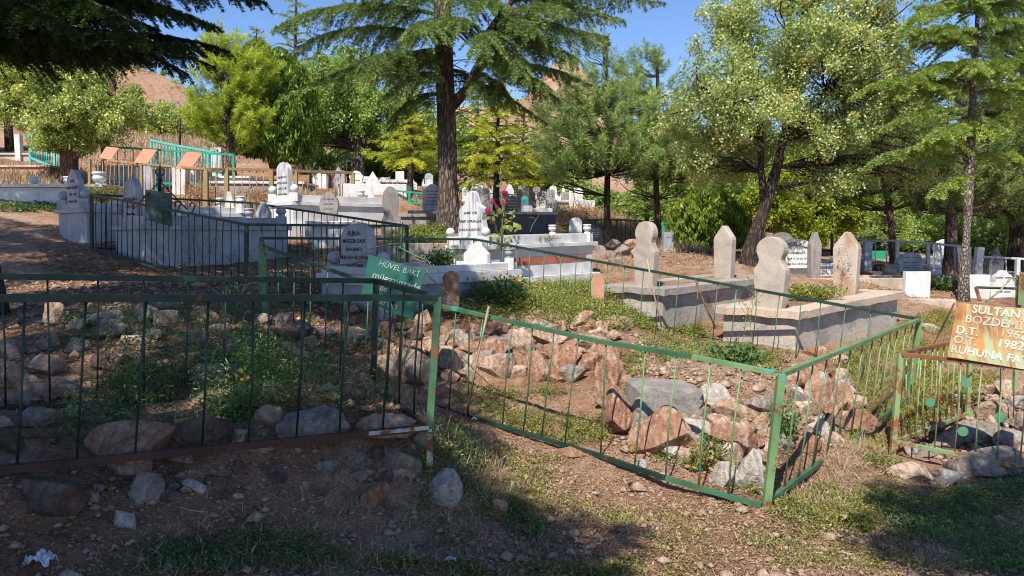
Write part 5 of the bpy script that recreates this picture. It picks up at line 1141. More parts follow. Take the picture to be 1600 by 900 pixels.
simple_fence('dark thin fence in the shade behind the apricot trunk', [(1160, 362, 394, 19.5), (1220, 356, 392, 20), (1300, 360, 392, 20), (1336, 376, 398, 19)], 'green_dark', 'green_dark', gap=0.25)
simple_fence('silver painted railing at the right edge behind the white gate post', [(1532, 401, 440, 12.6), (1590, 404, 442, 12.2), (1660, 408, 446, 12.0)], 'silver_paint', 'silver_paint', gap=0.14, rail=(0.035, 0.035), bar=0.011)
simple_fence('short black barred fence below the grey railing', [(1368, 414, 432, 15.2), (1400, 414, 433, 15.0)], 'iron', gap=0.08, rail=(0.03, 0.03))
simple_fence('low green railing among the small far headstones left of the cedar trunk', [(590, 296, 312, 17.5), (640, 300, 316, 17.2), (672, 303, 320, 17.0)], 'green_bright', 'green_bright', gap=0.16, rail=(0.04, 0.04))
simple_fence('thin green railing along the row of far white headstones right of the cedar', [(722, 300, 322, 21.5), (800, 304, 326, 22), (866, 306, 328, 22)], 'green_mid', 'green_mid', gap=0.2, rail=(0.04, 0.04))
simple_fence('distant dark green fence at the edge of the trees beyond the brown fence', [(485, 250, 276, 25), (560, 252, 276, 25)], 'green_mid', gap=0.2)
pole([P(281, 168, 30), P(281, 230, 30)], 0.05, 'iron', 'single thin dark pole on the dry grass slope', 'pole', 'pole')
# ------------------------------------------------------------------ stones
g1 = 'dry-stone wall stones'
for a in [(647, 572, 62, 66, 'rock_tan'), (612, 578, 36, 44, 'rock_tan'), (700, 522, 28, 20, 'rock_red'), (673, 536, 26, 16, 'rock_red'), (699, 539, 28, 14, 'rock_tan'), (699, 563, 36, 38, 'rock_tan'),
          (721, 590, 26, 14, 'rock_red'), (727, 513, 34, 16, 'rock_red'), (768, 517, 60, 22, 'rock_red'), (753, 542, 74, 30, 'rock_red'), (771, 572, 50, 42, 'rock_tan'), (814, 535, 42, 42, 'rock_tan'),
          (730, 566, 24, 24, 'rock_grey'), (857, 532, 48, 34, 'rock_tan'), (814, 568, 34, 26, 'rock_red'), (841, 573, 40, 44, 'rock_red'), (886, 529, 28, 16, 'rock_red'), (886, 564, 48, 44, 'rock_red'),
          (921, 537, 44, 26, 'rock_tan'), (921, 567, 34, 34, 'rock_red'), (947, 552, 34, 40, 'rock_red'), (606, 542, 22, 18, 'rock_red'), (645, 524, 24, 18, 'rock_dark'), (662, 502, 30, 34, 'rock_red'), (692, 586, 14, 14, 'rock_red'),
          (790, 498, 30, 14, 'rock_red'), (845, 506, 34, 14, 'rock_tan'), (905, 511, 30, 14, 'rock_red'), (940, 520, 30, 16, 'rock_tan'), (590, 536, 24, 24, 'rock_grey'), (622, 512, 40, 14, 'rock_dark'), (800, 585, 26, 16, 'rock_tan'), (870, 592, 24, 14, 'rock_red'), (963, 575, 24, 22, 'rock_red')]:
    R(a[0], a[1], a[2] * 1.16, a[3] * 1.16, a[4], group=g1)
for i in range(50):
    u = 585 + 390 * (i + random.random() * 0.7) / 50; v = 508 + 84 * random.random() - 0.02 * (u - 600); k = random.uniform(18, 34); R(u, v, k * 1.3, k, random.choice(('rock_red', 'rock_tan', 'rock_red', 'rock_grey')), group=g1)
g2 = 'grave ring stones'
for a in [(958, 592, 38, 52, 'rock_red'), (943, 622, 28, 38, 'rock_red'), (976, 596, 22, 22, 'rock_tan'), (1039, 688, 84, 66, 'rock_red'), (1078, 678, 50, 36, 'rock_pale'), (1151, 645, 66, 34, 'rock_tan'),
          (1137, 680, 50, 48, 'rock_red'), (1168, 688, 30, 52, 'rock_red'), (1140, 712, 40, 40, 'rock_tan'), (1190, 667, 30, 36, 'rock_tan'), (1183, 608, 22, 16, 'rock_tan'), (1005, 660, 30, 40, 'rock_red'),
          (1277, 579, 44, 30, 'rock_red'), (1281, 616, 48, 54, 'rock_red'), (1311, 623, 40, 42, 'rock_red'), (1316, 594, 30, 32, 'rock_tan'), (1274, 665, 34, 30, 'rock_pale'), (1252, 690, 42, 34, 'rock_red'), (1335, 665, 50, 36, 'rock_red'),
          (1300, 688, 30, 26, 'rock_tan'), (1259, 658, 26, 24, 'rock_tan'), (1228, 655, 26, 26, 'rock_tan'), (1238, 610, 24, 20, 'rock_tan'), (1220, 632, 22, 20, 'rock_red'), (1250, 578, 24, 14, 'rock_tan'), (1225, 690, 26, 24, 'rock_grey'), (1095, 650, 24, 20, 'rock_grey'), (1310, 565, 22, 18, 'rock_tan'), (1150, 600, 16, 12, 'rock_tan')]:
    R(a[0], a[1], a[2] * 1.26, a[3] * 1.24, a[4], group=g2)
R(1034, 633, 104, 70, 'concrete_edge', 'grey squared concrete block lying on the stone ring inside the green fence', blocky=True, rot=0.12, tilt=-0.08, dy=1.0)
R(970, 652, 48, 78, 'rock_red', 'tall pale-streaked upright red stone at the left of the concrete block', rot=0.3)
R(1114, 622, 46, 44, 'rock_pale', 'white and ochre angular stone just right of the concrete block')
R(1184, 632, 58, 34, 'rock_grey', 'bluish grey flat stone next to the near corner post')
R(1172, 742, 50, 66, 'rock_pale', 'pale lumpy conglomerate stone at the foot of the near corner post')
R(1133, 744, 46, 46, 'rock_pale', 'smooth beige slab stone leaning inside the fence left of the conglomerate stone')
R(1034, 749, 34, 20, 'rock_tan', 'small flat beige stone just outside the bottom rail of the near fence side')
R(1251, 630, 38, 38, 'rock_grey', 'rounded grey beige stone just right of the near corner post')
R(1272, 551, 38, 18, 'rock_red', 'red and white stone on top of the earth mound by the concrete grave')
R(1296, 668, 24, 40, 'rock_dark', 'dark upright smooth stone between the orange stones right of the corner post')
R(905, 706, 90, 18, 'rock_red', 'flat reddish stone slab outside the broken end of the bottom rail')
for i in range(44):
    f = (i + random.random()) / 44; u = 985 + 215 * f if i % 3 else 1240 + 95 * random.random(); v = (655 + 75 * random.random()) if i % 3 else (575 + 100 * random.random()); k = random.uniform(18, 34); R(u, v, k * 1.3, k, random.choice(('rock_red', 'rock_tan', 'rock_red', 'rock_pale')), group=g2)
g3 = 'shaded plot stones'
for a in [(75, 572, 60, 36, 'rock_tan'), (25, 588, 50, 46, 'rock_tan'), (78, 614, 70, 38, 'rock_tan'), (15, 545, 44, 40, 'rock_grey'), (55, 655, 74, 34, 'rock_grey'), (12, 692, 44, 44, 'rock_dark'),
          (378, 685, 32, 30, 'rock_tan'), (220, 575, 60, 24, 'rock_red'), (395, 548, 30, 22, 'rock_red'), (560, 592, 52, 24, 'rock_red'), (395, 690, 30, 24, 'rock_dark'), (120, 540, 40, 26, 'rock_tan'), (70, 540, 24, 22, 'rock_grey'), (165, 600, 36, 24, 'rock_red'), (100, 690, 50, 24, 'rock_dark'), (300, 560, 30, 20, 'rock_tan'), (440, 570, 30, 20, 'rock_red')]:
    R(*a, group=g3)
R(203, 692, 132, 52, 'rock_red', 'long red-brown stone against the rusty bottom rail, left one', rot=0.05, d=3.42)
R(325, 672, 90, 48, 'rock_dark', 'broad red-brown stone against the rusty bottom rail, right of the long one', rot=0.2, d=3.6)
R(497, 662, 108, 44, 'rock_grey', 'flat dark grey slanted slab beside the dry straw inside the dark fence', rot=0.35, tilt=0.12, d=3.84)
R(607, 664, 90, 32, 'rock_tan', 'tan slab stone under the right end of the dark fence', rot=0.1, d=3.98)
R(338, 587, 66, 32, 'rock_pale', 'pale lilac-grey squared stone among the weeds in the dark plot', blocky=True)
R(365, 550, 66, 42, 'rock_grey', 'dark rounded boulder behind the lilac-grey squared stone')
for i in range(30):
    u = random.uniform(0, 200) if i % 2 else random.uniform(150, 560); v = random.uniform(545, 665); k = random.uniform(18, 36); R(u, v, k * 1.6, k, random.choice(('rock_dark', 'rock_tan', 'rock_tan', 'rock_red')), group=g3)
g4 = 'stones behind the dark fence'
for a in [(223, 492, 44, 36, 'rock_grey'), (160, 498, 60, 32, 'rock_grey'), (178, 518, 46, 30, 'rock_grey'), (120, 510, 36, 24, 'rock_tan'), (262, 500, 36, 26, 'rock_tan'), (300, 530, 40, 26, 'rock_grey'), (440, 500, 40, 22, 'rock_tan'), (470, 515, 40, 26, 'rock_grey'), (512, 522, 36, 24, 'rock_tan'), (560, 520, 40, 24, 'rock_tan'), (330, 500, 34, 22, 'rock_red')]:
    R(*a, group=g4)
R(81, 494, 38, 40, 'rock_tan', 'sunlit tan boulder with a hollow, left of the stone row behind the dark fence')
for i in range(16):
    u = random.uniform(80, 600); v = random.uniform(478, 540); k = random.uniform(16, 30); R(u, v, k * 1.6, k, random.choice(('rock_dark', 'rock_tan', 'rock_grey', 'rock_red')), group=g4)
g5 = 'bank stones'
for i in range(14):
    u = random.uniform(20, 640); v = random.uniform(722, 780); k = random.uniform(12, 26); R(u, v, k * 1.5, k, random.choice(('rock_dark', 'rock_dark', 'rock_tan', 'rock_red')), group=g5)
for a in [(341, 757, 40, 24, 'rock_dark'), (428, 745, 34, 22, 'rock_dark'), (284, 744, 14, 13, 'rock_tan'), (300, 742, 14, 12, 'rock_tan'), (558, 714, 24, 24, 'rock_grey'), (561, 752, 30, 22, 'rock_grey'), (285, 722, 50, 16, 'rock_red'), (203, 734, 92, 26, 'rock_red'), (600, 760, 30, 26, 'rock_dark'), (390, 765, 24, 16, 'rock_grey'), (480, 760, 20, 14, 'rock_grey'), (655, 690, 30, 28, 'rock_grey'), (590, 720, 26, 26, 'rock_dark'), (372, 735, 30, 20, 'rock_dark'), (150, 770, 24, 16, 'rock_grey')]:
    R(*a, group=g5)
R(66, 772, 180, 74, 'rock_dark', 'huge dark reddish slab under the left end of the dark fence', rot=-0.05, tilt=0.16, dy=0.6)
R(226, 772, 50, 52, 'rock_grey', 'angular grey stone in the bank below the dark fence')
R(308, 771, 46, 18, 'rock_pale', 'narrow pale stone lying slantwise in the bank', tilt=-0.4)
R(195, 814, 34, 36, 'rock_pale', 'small pale pointed stone standing at the foot of the bank')
R(630, 728, 66, 68, 'rock_grey', 'large brown-grey boulder in the bank left of the flaking post')
R(508, 740, 50, 32, 'rock_grey', 'flat bluish grey stone in the middle of the bank', tilt=0.3)
R(580, 775, 56, 46, 'rock_red', 'dark red rounded stone at the bottom of the bank')
R(686, 764, 56, 58, 'rock_pale', 'pale grey stone overgrown with grass below the flaking post')
R(781, 795, 24, 26, 'rock_tan', 'small squarish beige stone on the path right of the bank')
R(1354, 776, 20, 14, 'rock_pale', 'small white oval pebble in the grass right of the corner post')
R(1451, 511, 32, 16, 'rock_pale', 'rounded pale stone in the grass behind the green fence corner')
g6 = 'stones by the rusty fence'
for a in [(1442, 705, 54, 26, 'rock_grey'), (1477, 690, 44, 24, 'rock_grey'), (1516, 676, 80, 36, 'rock_grey'), (1560, 642, 60, 40, 'rock_tan'), (1573, 610, 42, 30, 'rock_tan'), (1585, 690, 60, 36, 'rock_grey'), (1590, 626, 36, 24, 'rock_pale'), (1545, 608, 40, 24, 'rock_tan'), (1495, 626, 30, 18, 'rock_tan'), (1600, 660, 50, 40, 'rock_grey'), (1550, 665, 30, 26, 'rock_tan'), (1455, 668, 24, 18, 'rock_red')]:
    R(*a, group=g6)
R(1530, 728, 124, 52, 'rock_grey', 'big dark grey boulder under the bottom rail of the rusty fence')
R(1483, 746, 40, 32, 'rock_pale', 'angular pale grey stone in front of the rusty fence')
R(1418, 742, 76, 40, 'rock_tan', 'low tan rock at the foot of the rusty fence post')
g7 = 'distant rubble'
for a in [(945, 398, 32, 16, 'rock_grey'), (975, 392, 30, 18, 'rock_grey'), (985, 380, 30, 16, 'rock_tan'), (955, 384, 26, 16, 'rock_grey'), (1000, 398, 30, 16, 'rock_tan'), (965, 408, 26, 12, 'rock_grey'), (935, 388, 20, 12, 'rock_grey'), (1230, 400, 30, 14, 'rock_grey')]:
    R(*a, group=g7)

# ------------------------------------------------------------------ trees
def shadow_pt(u, v, h):
    """where a bough of height h above the ground must be to shade the ground at pixel (u, v)"""
    p = G(u, v); return p + sdir * (h / sdir.z)
def shade_pads(T, L, pts, areas, size=1.25, mat_k=150, tone=0.0, spots=()):
    """boughs of a tree's crown, spread so that their shade reaches the given ground areas (lists of px polygons)"""
    todo = [(Vector((x, y, h1(x, y))), random.uniform(h0, hb)) for px, n, h0, hb in areas for x, y in poly_points(px, n)]
    todo += [(P(random.uniform(u0, u1), random.uniform(v0, v1), random.uniform(d0, d1)), random.uniform(3.6, 5.2)) for u0, u1, v0, v1, d0, d1, n in spots for _ in range(n)]
    if todo:
        for gp, hh in todo:
            e = gp + sdir * (hh / sdir.z)
            q = min(pts, key=lambda p: abs(p.z - (e.z - 0.2))); d = (e - q); ln = d.length; d.normalize()
            T.tube(bend(q, e, 0.05 * ln, 6, 0.05), [0.03 * (1 - i / 8) for i in range(7)], 5, False)
            d2 = Vector((d.x, d.y, 0)).normalized() * 0.8 + Vector((random.uniform(-.6, .6), random.uniform(-.6, .6), 0.05)); d2.normalize()
            bough(L, T, e - d2 * size / 2, e + d2 * size / 2, 0.05, size * 0.5, 0.07, 0.024, mat_k, 0.09, 0.12, tone, 0.015)
def shade_tree(label, base, trunk_top, areas):
    base = Vector(base); base.z = h1(base.x, base.y); t = thing('cedar_tree', label, 'tree', base); T = Geo(); L = Leaves()
    pts, rr = taper(base - UP * 0.2, Vector(trunk_top), 0.2, 0.03, 14, 0.06); trunk_geo(T, pts, rr, 12, 0.05)
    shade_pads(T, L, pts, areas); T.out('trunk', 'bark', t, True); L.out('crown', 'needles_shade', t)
# big cedar in the middle distance
cb = P(702, 362, 13.3); cb.z = h1(cb.x, cb.y)
def cedar_main():
    t = thing('cedar_tree', 'big dark-trunked cedar in the centre with sweeping boughs left and right', 'tree', cb); T = Geo(); L = Leaves()
    pts = [cb - UP * 0.3, cb + UP * 0.15, P(700, 300, 13.3), P(698, 200, 13.3), P(694, 100, 13.3), P(690, 0, 13.3), P(690, -120, 13.4), P(694, -260, 13.5), P(700, -400, 13.6)]
    trunk_geo(T, pts, [0.30, 0.235, 0.18, 0.17, 0.162, 0.15, 0.12, 0.08, 0.03], 16, 0.06)
    # rising limb to the right
    limb = [P(706, 165, 13.3), P(730, 140, 13.1), P(752, 95, 12.9), P(765, 50, 12.7), P(800, 0, 12.5), P(840, -50, 12.4)]
    T.tube(limb, [0.11, 0.095, 0.085, 0.075, 0.06, 0.03], 8)
    ex = [ # start, end, arch, width
      ((692, 25, 13.3), (425, 42, 12.3), 0.25, 0.75), ((690, 60, 13.3), (470, 75, 12.6), 0.25, 0.8), ((690, 10, 13.3), (540, -10, 12.0), 0.2, 0.9), ((692, 80, 13.3), (560, 130, 12.3), 0.2, 0.8),
      ((690, 96, 13.3), (520, 120, 13.6), 0.25, 0.7), ((692, 110, 13.3), (430, 158, 12.8), 0.35, 0.45), ((694, 120, 13.3), (585, 160, 11.9), 0.2, 0.6), 
      ((690, 40, 13.3), (640, 60, 11.4), 0.2, 0.8), 
      ((765, 50, 12.7), (905, 100, 12.0), 0.15, 0.7), ((752, 95, 12.9), (885, 165, 12.3), 0.2, 0.6), ((780, 25, 12.6), (945, 60, 12.0), 0.1, 0.8), ((800, 0, 12.5), (1035, -2, 12.2), 0.12, 0.55), ((800, 0, 12.5), (970, 30, 13.0), 0.15, 0.7),
      ((760, 70, 12.8), (830, 130, 11.6), 0.15, 0.7), ((745, 110, 12.9), (800, 165, 12.6), 0.1, 0.6), ((765, 50, 12.7), (760, 90, 11.4), 0.15, 0.7), ((790, 10, 12.5), (840, 60, 11.5), 0.1, 0.75), ((700, 0, 13.3), (790, 20, 11.9), 0.2, 0.85),
      ((700, -40, 13.3), (880, -20, 12.2), 0.2, 0.9), ((700, -60, 13.3), (960, -60, 13.4), 0.2, 0.8), ((752, 95, 12.9), (905, 130, 13.8), 0.15, 0.6), ((706, 110, 13.3), (760, 150, 14.0), 0.1, 0.5), ((700, 60, 13.3), (735, 30, 12.0), 0.15, 0.7),
      ((700, -20, 13.3), (840, -60, 12.5), 0.2, 0.9), ((735, 130, 13.0), (850, 190, 13.2), 0.12, 0.35), ((690, 92, 13.3), (610, 110, 12.8), 0.15, 0.7),
      ((692, 105, 13.3), (560, 100, 11.6), 0.2, 0.7), ((692, 150, 13.3), (600, 200, 12.2), 0.2, 0.5), ((765, 50, 12.7), (860, 60, 13.6), 0.15, 0.8), ((780, 20, 12.6), (900, 20, 11.8), 0.1, 0.7), ((752, 95, 12.9), (820, 100, 11.9), 0.15, 0.7), ((740, 120, 13), (770, 165, 12.2), 0.1, 0.6), ((752, 95, 12.9), (860, 150, 11.8), 0.2, 0.5)]
    for a, b, ar, w in ex:
        bough(L, T, P(*a), P(*b), ar, w * 0.85, 0.055, 0.015, 520, 0.075, 0.55, random.uniform(-0.1, 0.2), 0.035)
    for i in range(8):
        z = 7.6 + i * 0.5; a = i * 2.4; q = Vector((cb.x - 0.1, cb.y + 0.1, z)); ln = 2.6 * (1 - i / 10)
        bough(L, T, q, q + Vector((math.cos(a) * ln, math.sin(a) * ln, ln * 0.05)), 0.2, 0.8, 0.07, 0.018, 130, 0.12, 0.3, 0, 0.03)
    # bare dead twigs round the trunk
    for i in range(26):
        u = random.uniform(694, 708); v = random.uniform(60, 190); s = random.choice((-1, 1)); a = P(u, v, 13.3); b = P(u + s * random.uniform(25, 75), v + random.uniform(-15, 40), 13.3 + random.uniform(-1, 1))
        T.tube(bend(a, b, 0.05, 4, 0.05), [0.012, 0.009, 0.007, 0.005, 0.003], 4, False)
    # needles on the yellow sprig
    T.out('trunk', 'bark', t, True); L.out('crown', 'needles_cedar', t)
cedar_main()

# overhanging dark cedar at the left edge, its trunk beside the frame
nb = Vector((-4.98, 6.9, 0)); nb.z = h1(nb.x, nb.y)
def cedar_near():
    t = thing('cedar_tree', 'shaded cedar at the left edge with dark low boughs hanging from above', 'tree', nb); T = Geo(); L = Leaves()
    pts, rr = taper(nb - UP * 0.2, nb + Vector((-0.15, -0.2, 8.6)), 0.17, 0.03, 12, 0.06); trunk_geo(T, pts, rr, 12, 0.05)
    S = Vector((nb.x, nb.y, 0))
    ex = [((-70, 60, 6.9), (372, 88, 6.2), 0.12, 0.45), ((-60, 40, 6.9), (300, 112, 6.5), 0.15, 0.5), ((-80, 30, 6.9), (408, 6, 6.0), 0.30, 0.40), ((-70, 20, 6.9), (345, 56, 5.6), 0.25, 0.40), ((-60, 70, 6.9), (215, 66, 5.3), 0.1, 0.5),
          ((-60, 70, 6.9), (240, 105, 7.2), 0.1, 0.45), ((-60, 20, 6.9), (200, 20, 5.2), 0.2, 0.6), ((-60, 0, 6.9), (320, -10, 6.8), 0.2, 0.6), ((-60, -10, 6.9), (260, 10, 6.0), 0.2, 0.6), ((-60, 30, 6.9), (120, 40, 4.9), 0.1, 0.5), ((-60, -20, 6.9), (480, -12, 6.6), 0.3, 0.35), ((-60, 20, 6.9), (150, 0, 7.6), 0.1, 0.6), ((-60, 30, 6.9), (60, 60, 6.0), 0.05, 0.45), ((-70, 50, 6.9), (300, 80, 5.8), 0.12, 0.5), ((-70, 50, 6.9), (260, 50, 6.6), 0.15, 0.5), ((-70, 30, 6.9), (180, 80, 6.0), 0.1, 0.5), ((-70, 20, 6.9), (330, 30, 6.3), 0.2, 0.45), ((-70, 0, 6.9), (230, -10, 5.8), 0.2, 0.5), ((-70, 60, 6.9), (120, 95, 6.4), 0.08, 0.4), ((-70, 30, 6.9), (90, 10, 5.4), 0.15, 0.5), ((-70, 45, 6.9), (340, 100, 6.9), 0.12, 0.45)]
    for a, b, ar, w in ex:
        bough(L, T, P(*a), P(*b), ar, w, 0.036, 0.008, 800, 0.055, 0.45, random.uniform(-0.12, 0.1), 0.03, 0.05)
    shade_pads(T, L, pts, [([(-60, 560), (560, 520), (640, 470), (600, 440), (380, 440), (-60, 470)], 44, 4.2, 5.8), ([(-60, 470), (380, 440), (420, 380), (330, 360), (60, 340), (-60, 350)], 60, 4.4, 6.0), ([(440, 400), (620, 440), (760, 440), (640, 380), (520, 372)], 16, 4.4, 5.4)], 1.4,
               spots=((95, 190, 290, 370, 12.6, 13.6, 14), (190, 440, 320, 400, 10.8, 12.0, 34), (490, 740, 390, 480, 7.6, 8.7, 22), (0, 150, 285, 325, 15.5, 16.5, 12), (0, 110, 335, 440, 9.0, 13.0, 16)))
    for i in range(8):
        z = 4.9 + 3.4 * i / 7; a = -math.pi / 2 + random.uniform(-1.9, 1.9); q = Vector((nb.x - 0.08, nb.y - 0.1, nb.z * 0 + z)); ln = 3.0 * (1 - 0.6 * i / 7)
        bough(L, T, q, q + Vector((math.cos(a) * ln, math.sin(a) * ln, ln * 0.08)), 0.15, 0.8, 0.06, 0.016, 170, 0.11, 0.2, 0, 0.03)
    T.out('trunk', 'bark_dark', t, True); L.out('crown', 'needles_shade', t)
cedar_near()
# trees standing behind the photographer, whose shade falls over the foreground
shade_tree('cedar standing behind the camera on the left, unseen in the picture', (-4.6, -2.6, 0), (-4.4, -2.4, 9.0),
    [([(-300, 950), (690, 950), (680, 740), (600, 690), (-300, 720)], 66, 4.4, 5.6), ([(-200, 720), (600, 690), (690, 740), (700, 600), (560, 520), (-200, 560)], 40, 5.0, 6.3), ([(680, 740), (900, 700), (960, 790), (840, 900), (720, 900)], 7, 5.0, 6.0)])
shade_tree('cedar standing behind the camera on the right, unseen in the picture', (3.6, -2.4, 0), (3.5, -2.3, 8.5),
    [([(1470, 800), (1530, 765), (1640, 755), (1750, 760), (1750, 940), (1480, 920)], 18, 4.4, 5.4)])

# left broad tree
def lb(u, v, d): return tuple(P(u, v, d))
b = P(108, 285, 19); broadleaf('broadleaf_tree', 'round dense grey green broadleaf tree at the upper left, reddish trunk', b,
    [[b - UP * 0.3, P(108, 240, 19), P(104, 190, 19), P(90, 130, 19)], [P(108, 235, 19), P(70, 180, 19), P(40, 140, 19.3)], [P(112, 250, 19), P(150, 190, 18.7), P(180, 150, 18.7)]], [[0.25, 0.2, 0.14, 0.05], [0.12, 0.08, 0.04], [0.13, 0.08, 0.04]],
    [(*lb(110, 165, 19), 1.75, 1.5, 1.25), (*lb(45, 150, 19.2), 1.3, 1.3, 1.1), (*lb(175, 170, 18.8), 0.95, 1.1, 0.85), (*lb(120, 110, 19.5), 1.4, 1.2, 0.9), (*lb(30, 105, 19.5), 1.0, 1.1, 0.8), (*lb(110, 215, 19), 1.0, 1.0, 0.5)], 330, 0.27, 260, 0.075, 'leaf_left', 'bark_red', ratio=0.55, shell=0.35)
# yellow green pine and cypress
b = P(360, 262, 21); pine('pine_tree', 'bushy yellow green pine left of the dark cypress', b, 3.5, 0.12,
    [(*lb(356, 165, 21), 0.9, 0.9, 1.4), (*lb(335, 190, 21), 0.65, 0.8, 0.8), (*lb(385, 120, 21), 0.8, 0.8, 0.9), (*lb(350, 95, 21.3), 0.6, 0.6, 0.8), (*lb(392, 200, 20.7), 0.55, 0.6, 0.6)], 620, 'needles_pine_yellow', 'bark', nl=0.16, nw=0.016, per=75)
b = P(430, 262, 22); sprays('cypress_tree', 'dark green many-stemmed cypress with yellow tips behind the brown fence', b,
    [(P(400, 0, 22).x, 22, b.z + 0.3, P(0, 62, 22).z, 0.75), (P(430, 0, 22).x, 22.3, b.z + 0.4, P(0, 72, 22).z, 0.8), (P(462, 0, 22).x, 21.9, b.z + 0.1, P(0, 100, 22).z, 0.6), (P(415, 0, 22).x, 21.6, b.z + 0.5, P(0, 105, 22).z, 0.7), (P(445, 0, 22).x, 21.5, b.z + 0.1, P(0, 150, 22).z, 0.7), (P(375, 0, 22).x, 22.4, b.z + 0.4, P(0, 100, 22).z, 0.6)], 52000, 0.15, 'leaf_cypress', 'bark_red', r0=0.12, ratio=0.28)
# trees behind the cedar, left
b = P(560, 285, 25); broadleaf('broadleaf_tree', 'light green leafy tree behind the boughs of the big cedar', b,
    [[b - UP * 0.3, P(560, 235, 25), P(556, 190, 25), P(545, 130, 25)], [P(558, 200, 25), P(520, 160, 25)], [P(558, 210, 25), P(600, 170, 25)]], [[0.24, 0.19, 0.14, 0.05], [0.1, 0.04], [0.1, 0.04]],
    [(*lb(545, 165, 25), 1.9, 1.6, 1.6), (*lb(500, 190, 25), 1.3, 1.2, 1.4), (*lb(600, 180, 25), 1.5, 1.2, 1.5), (*lb(500, 125, 25.5), 1.3, 1.2, 1.0), (*lb(570, 110, 25.5), 1.4, 1.2, 1.0), (*lb(640, 200, 25.5), 1.0, 1.0, 1.2)], 330, 0.34, 210, 0.10, 'leaf_mid', 'bark', ratio=0.5, shell=0.3)
b = P(470, 290, 27); conifer('cedar_tree', 'tall pointed cedar showing behind the left boughs of the big cedar', b, P(0, -40, 27).z - b.z, 0.16, 1.5, 2.1, 46, 'needles_cedar_pale', 'bark', nl=0.12, nw=0.028, dens=75, tw=0.2, width=0.5)
b = P(407, 262, 34); conifer('cedar_tree', 'small spire of a cedar far behind the cypress', b, P(0, 42, 34).z - b.z, 0.12, 2.5, 1.3, 26, 'needles_cedar', 'bark', nl=0.14, nw=0.04, dens=50, tw=0.25, width=0.4)
# yellow cedars
b = P(640, 300, 18.5); b.z = h1(b.x, b.y); conifer('young_cedar', 'yellow green young cedar left of the big trunk', b, P(0, 150, 18.5).z - b.z, 0.09, 0.75, 1.35, 30, 'needles_yellow', 'bark', nl=0.08, nw=0.02, dens=200, tw=0.10, width=0.38, droop=0.35, rise=0.12)
b = P(775, 305, 19.5); b.z = h1(b.x, b.y); conifer('young_cedar', 'golden yellow young cedar right of the big trunk', b, P(0, 128, 19.5).z - b.z, 0.10, 0.9, 1.6, 40, 'needles_yellow', 'bark_dark', nl=0.085, nw=0.02, dens=200, tw=0.11, width=0.38, droop=0.35, rise=0.12, tone=0.05)
b = P(745, 290, 27); conifer('cedar_tree', 'green cedar behind the golden young cedar, left part', b, P(0, 150, 27).z - b.z, 0.12, 0.8, 1.8, 34, 'needles_cedar_pale', 'bark', nl=0.12, nw=0.03, dens=90, tw=0.2)
b = P(820, 300, 26); conifer('cedar_tree', 'green cedar behind the golden young cedar, right part', b, P(0, 170, 26).z - b.z, 0.12, 0.6, 1.7, 34, 'needles_cedar_pale', 'bark', nl=0.12, nw=0.03, dens=90, tw=0.2)
b = P(690, 300, 28); broadleaf('broadleaf_tree', 'dark green leafy tree in the gap behind the big cedar trunk', b, [[b - UP * 0.3, P(690, 250, 28), P(690, 210, 28)]], [[0.2, 0.14, 0.05]],
    [(*lb(690, 225, 28), 1.9, 1.4, 1.6), (*lb(650, 240, 28), 1.4, 1.2, 1.2), (*lb(730, 245, 28), 1.3, 1.1, 1.1)], 150, 0.36, 180, 0.11, 'leaf_bushy', 'bark', shell=0.3)
# pines right of centre
b = P(952, 380, 17); b.z = h1(b.x, b.y); pine('pine_tree', 'slim dark-trunked pine with airy tufts, left of the pair', b, P(0, 70, 17).z - b.z, 0.09,
    [(*lb(935, 215, 17), 1.15, 1.2, 0.85), (*lb(900, 240, 17), 0.9, 1.0, 0.6), (*lb(880, 205, 17.4), 0.75, 0.9, 0.7), (*lb(935, 150, 17), 0.8, 0.8, 0.6), (*lb(985, 190, 17), 0.85, 0.9, 0.75), (*lb(935, 85, 17), 0.45, 0.45, 0.42), (*lb(975, 250, 16.6), 0.9, 0.9, 0.4), (*lb(890, 270, 16.8), 0.6, 0.7, 0.35), (*lb(905, 155, 17.3), 0.4, 0.5, 0.5)], 560, 'needles_pine', 'bark_dark', nl=0.15, nw=0.013, per=70, lean=(-0.25, 0))
b = P(1036, 372, 18); b.z = h1(b.x, b.y); pine('pine_tree', 'curved reddish-trunked pine, right of the pair', b, P(0, 85, 18).z - b.z, 0.095,
    [(*lb(1020, 220, 18), 1.2, 1.2, 0.9), (*lb(1055, 250, 18), 1.1, 1.1, 0.7), (*lb(985, 160, 18), 0.6, 0.6, 0.6), (*lb(1015, 105, 18), 0.45, 0.45, 0.45), (*lb(1040, 170, 18.2), 0.8, 0.8, 0.7), (*lb(980, 125, 18), 0.35, 0.4, 0.5), (*lb(1080, 270, 17.6), 0.8, 0.9, 0.5), (*lb(1010, 270, 17.6), 0.9, 0.9, 0.4)], 520, 'needles_pine', 'bark_red', nl=0.15, nw=0.014, per=70, lean=(-0.3, 0))
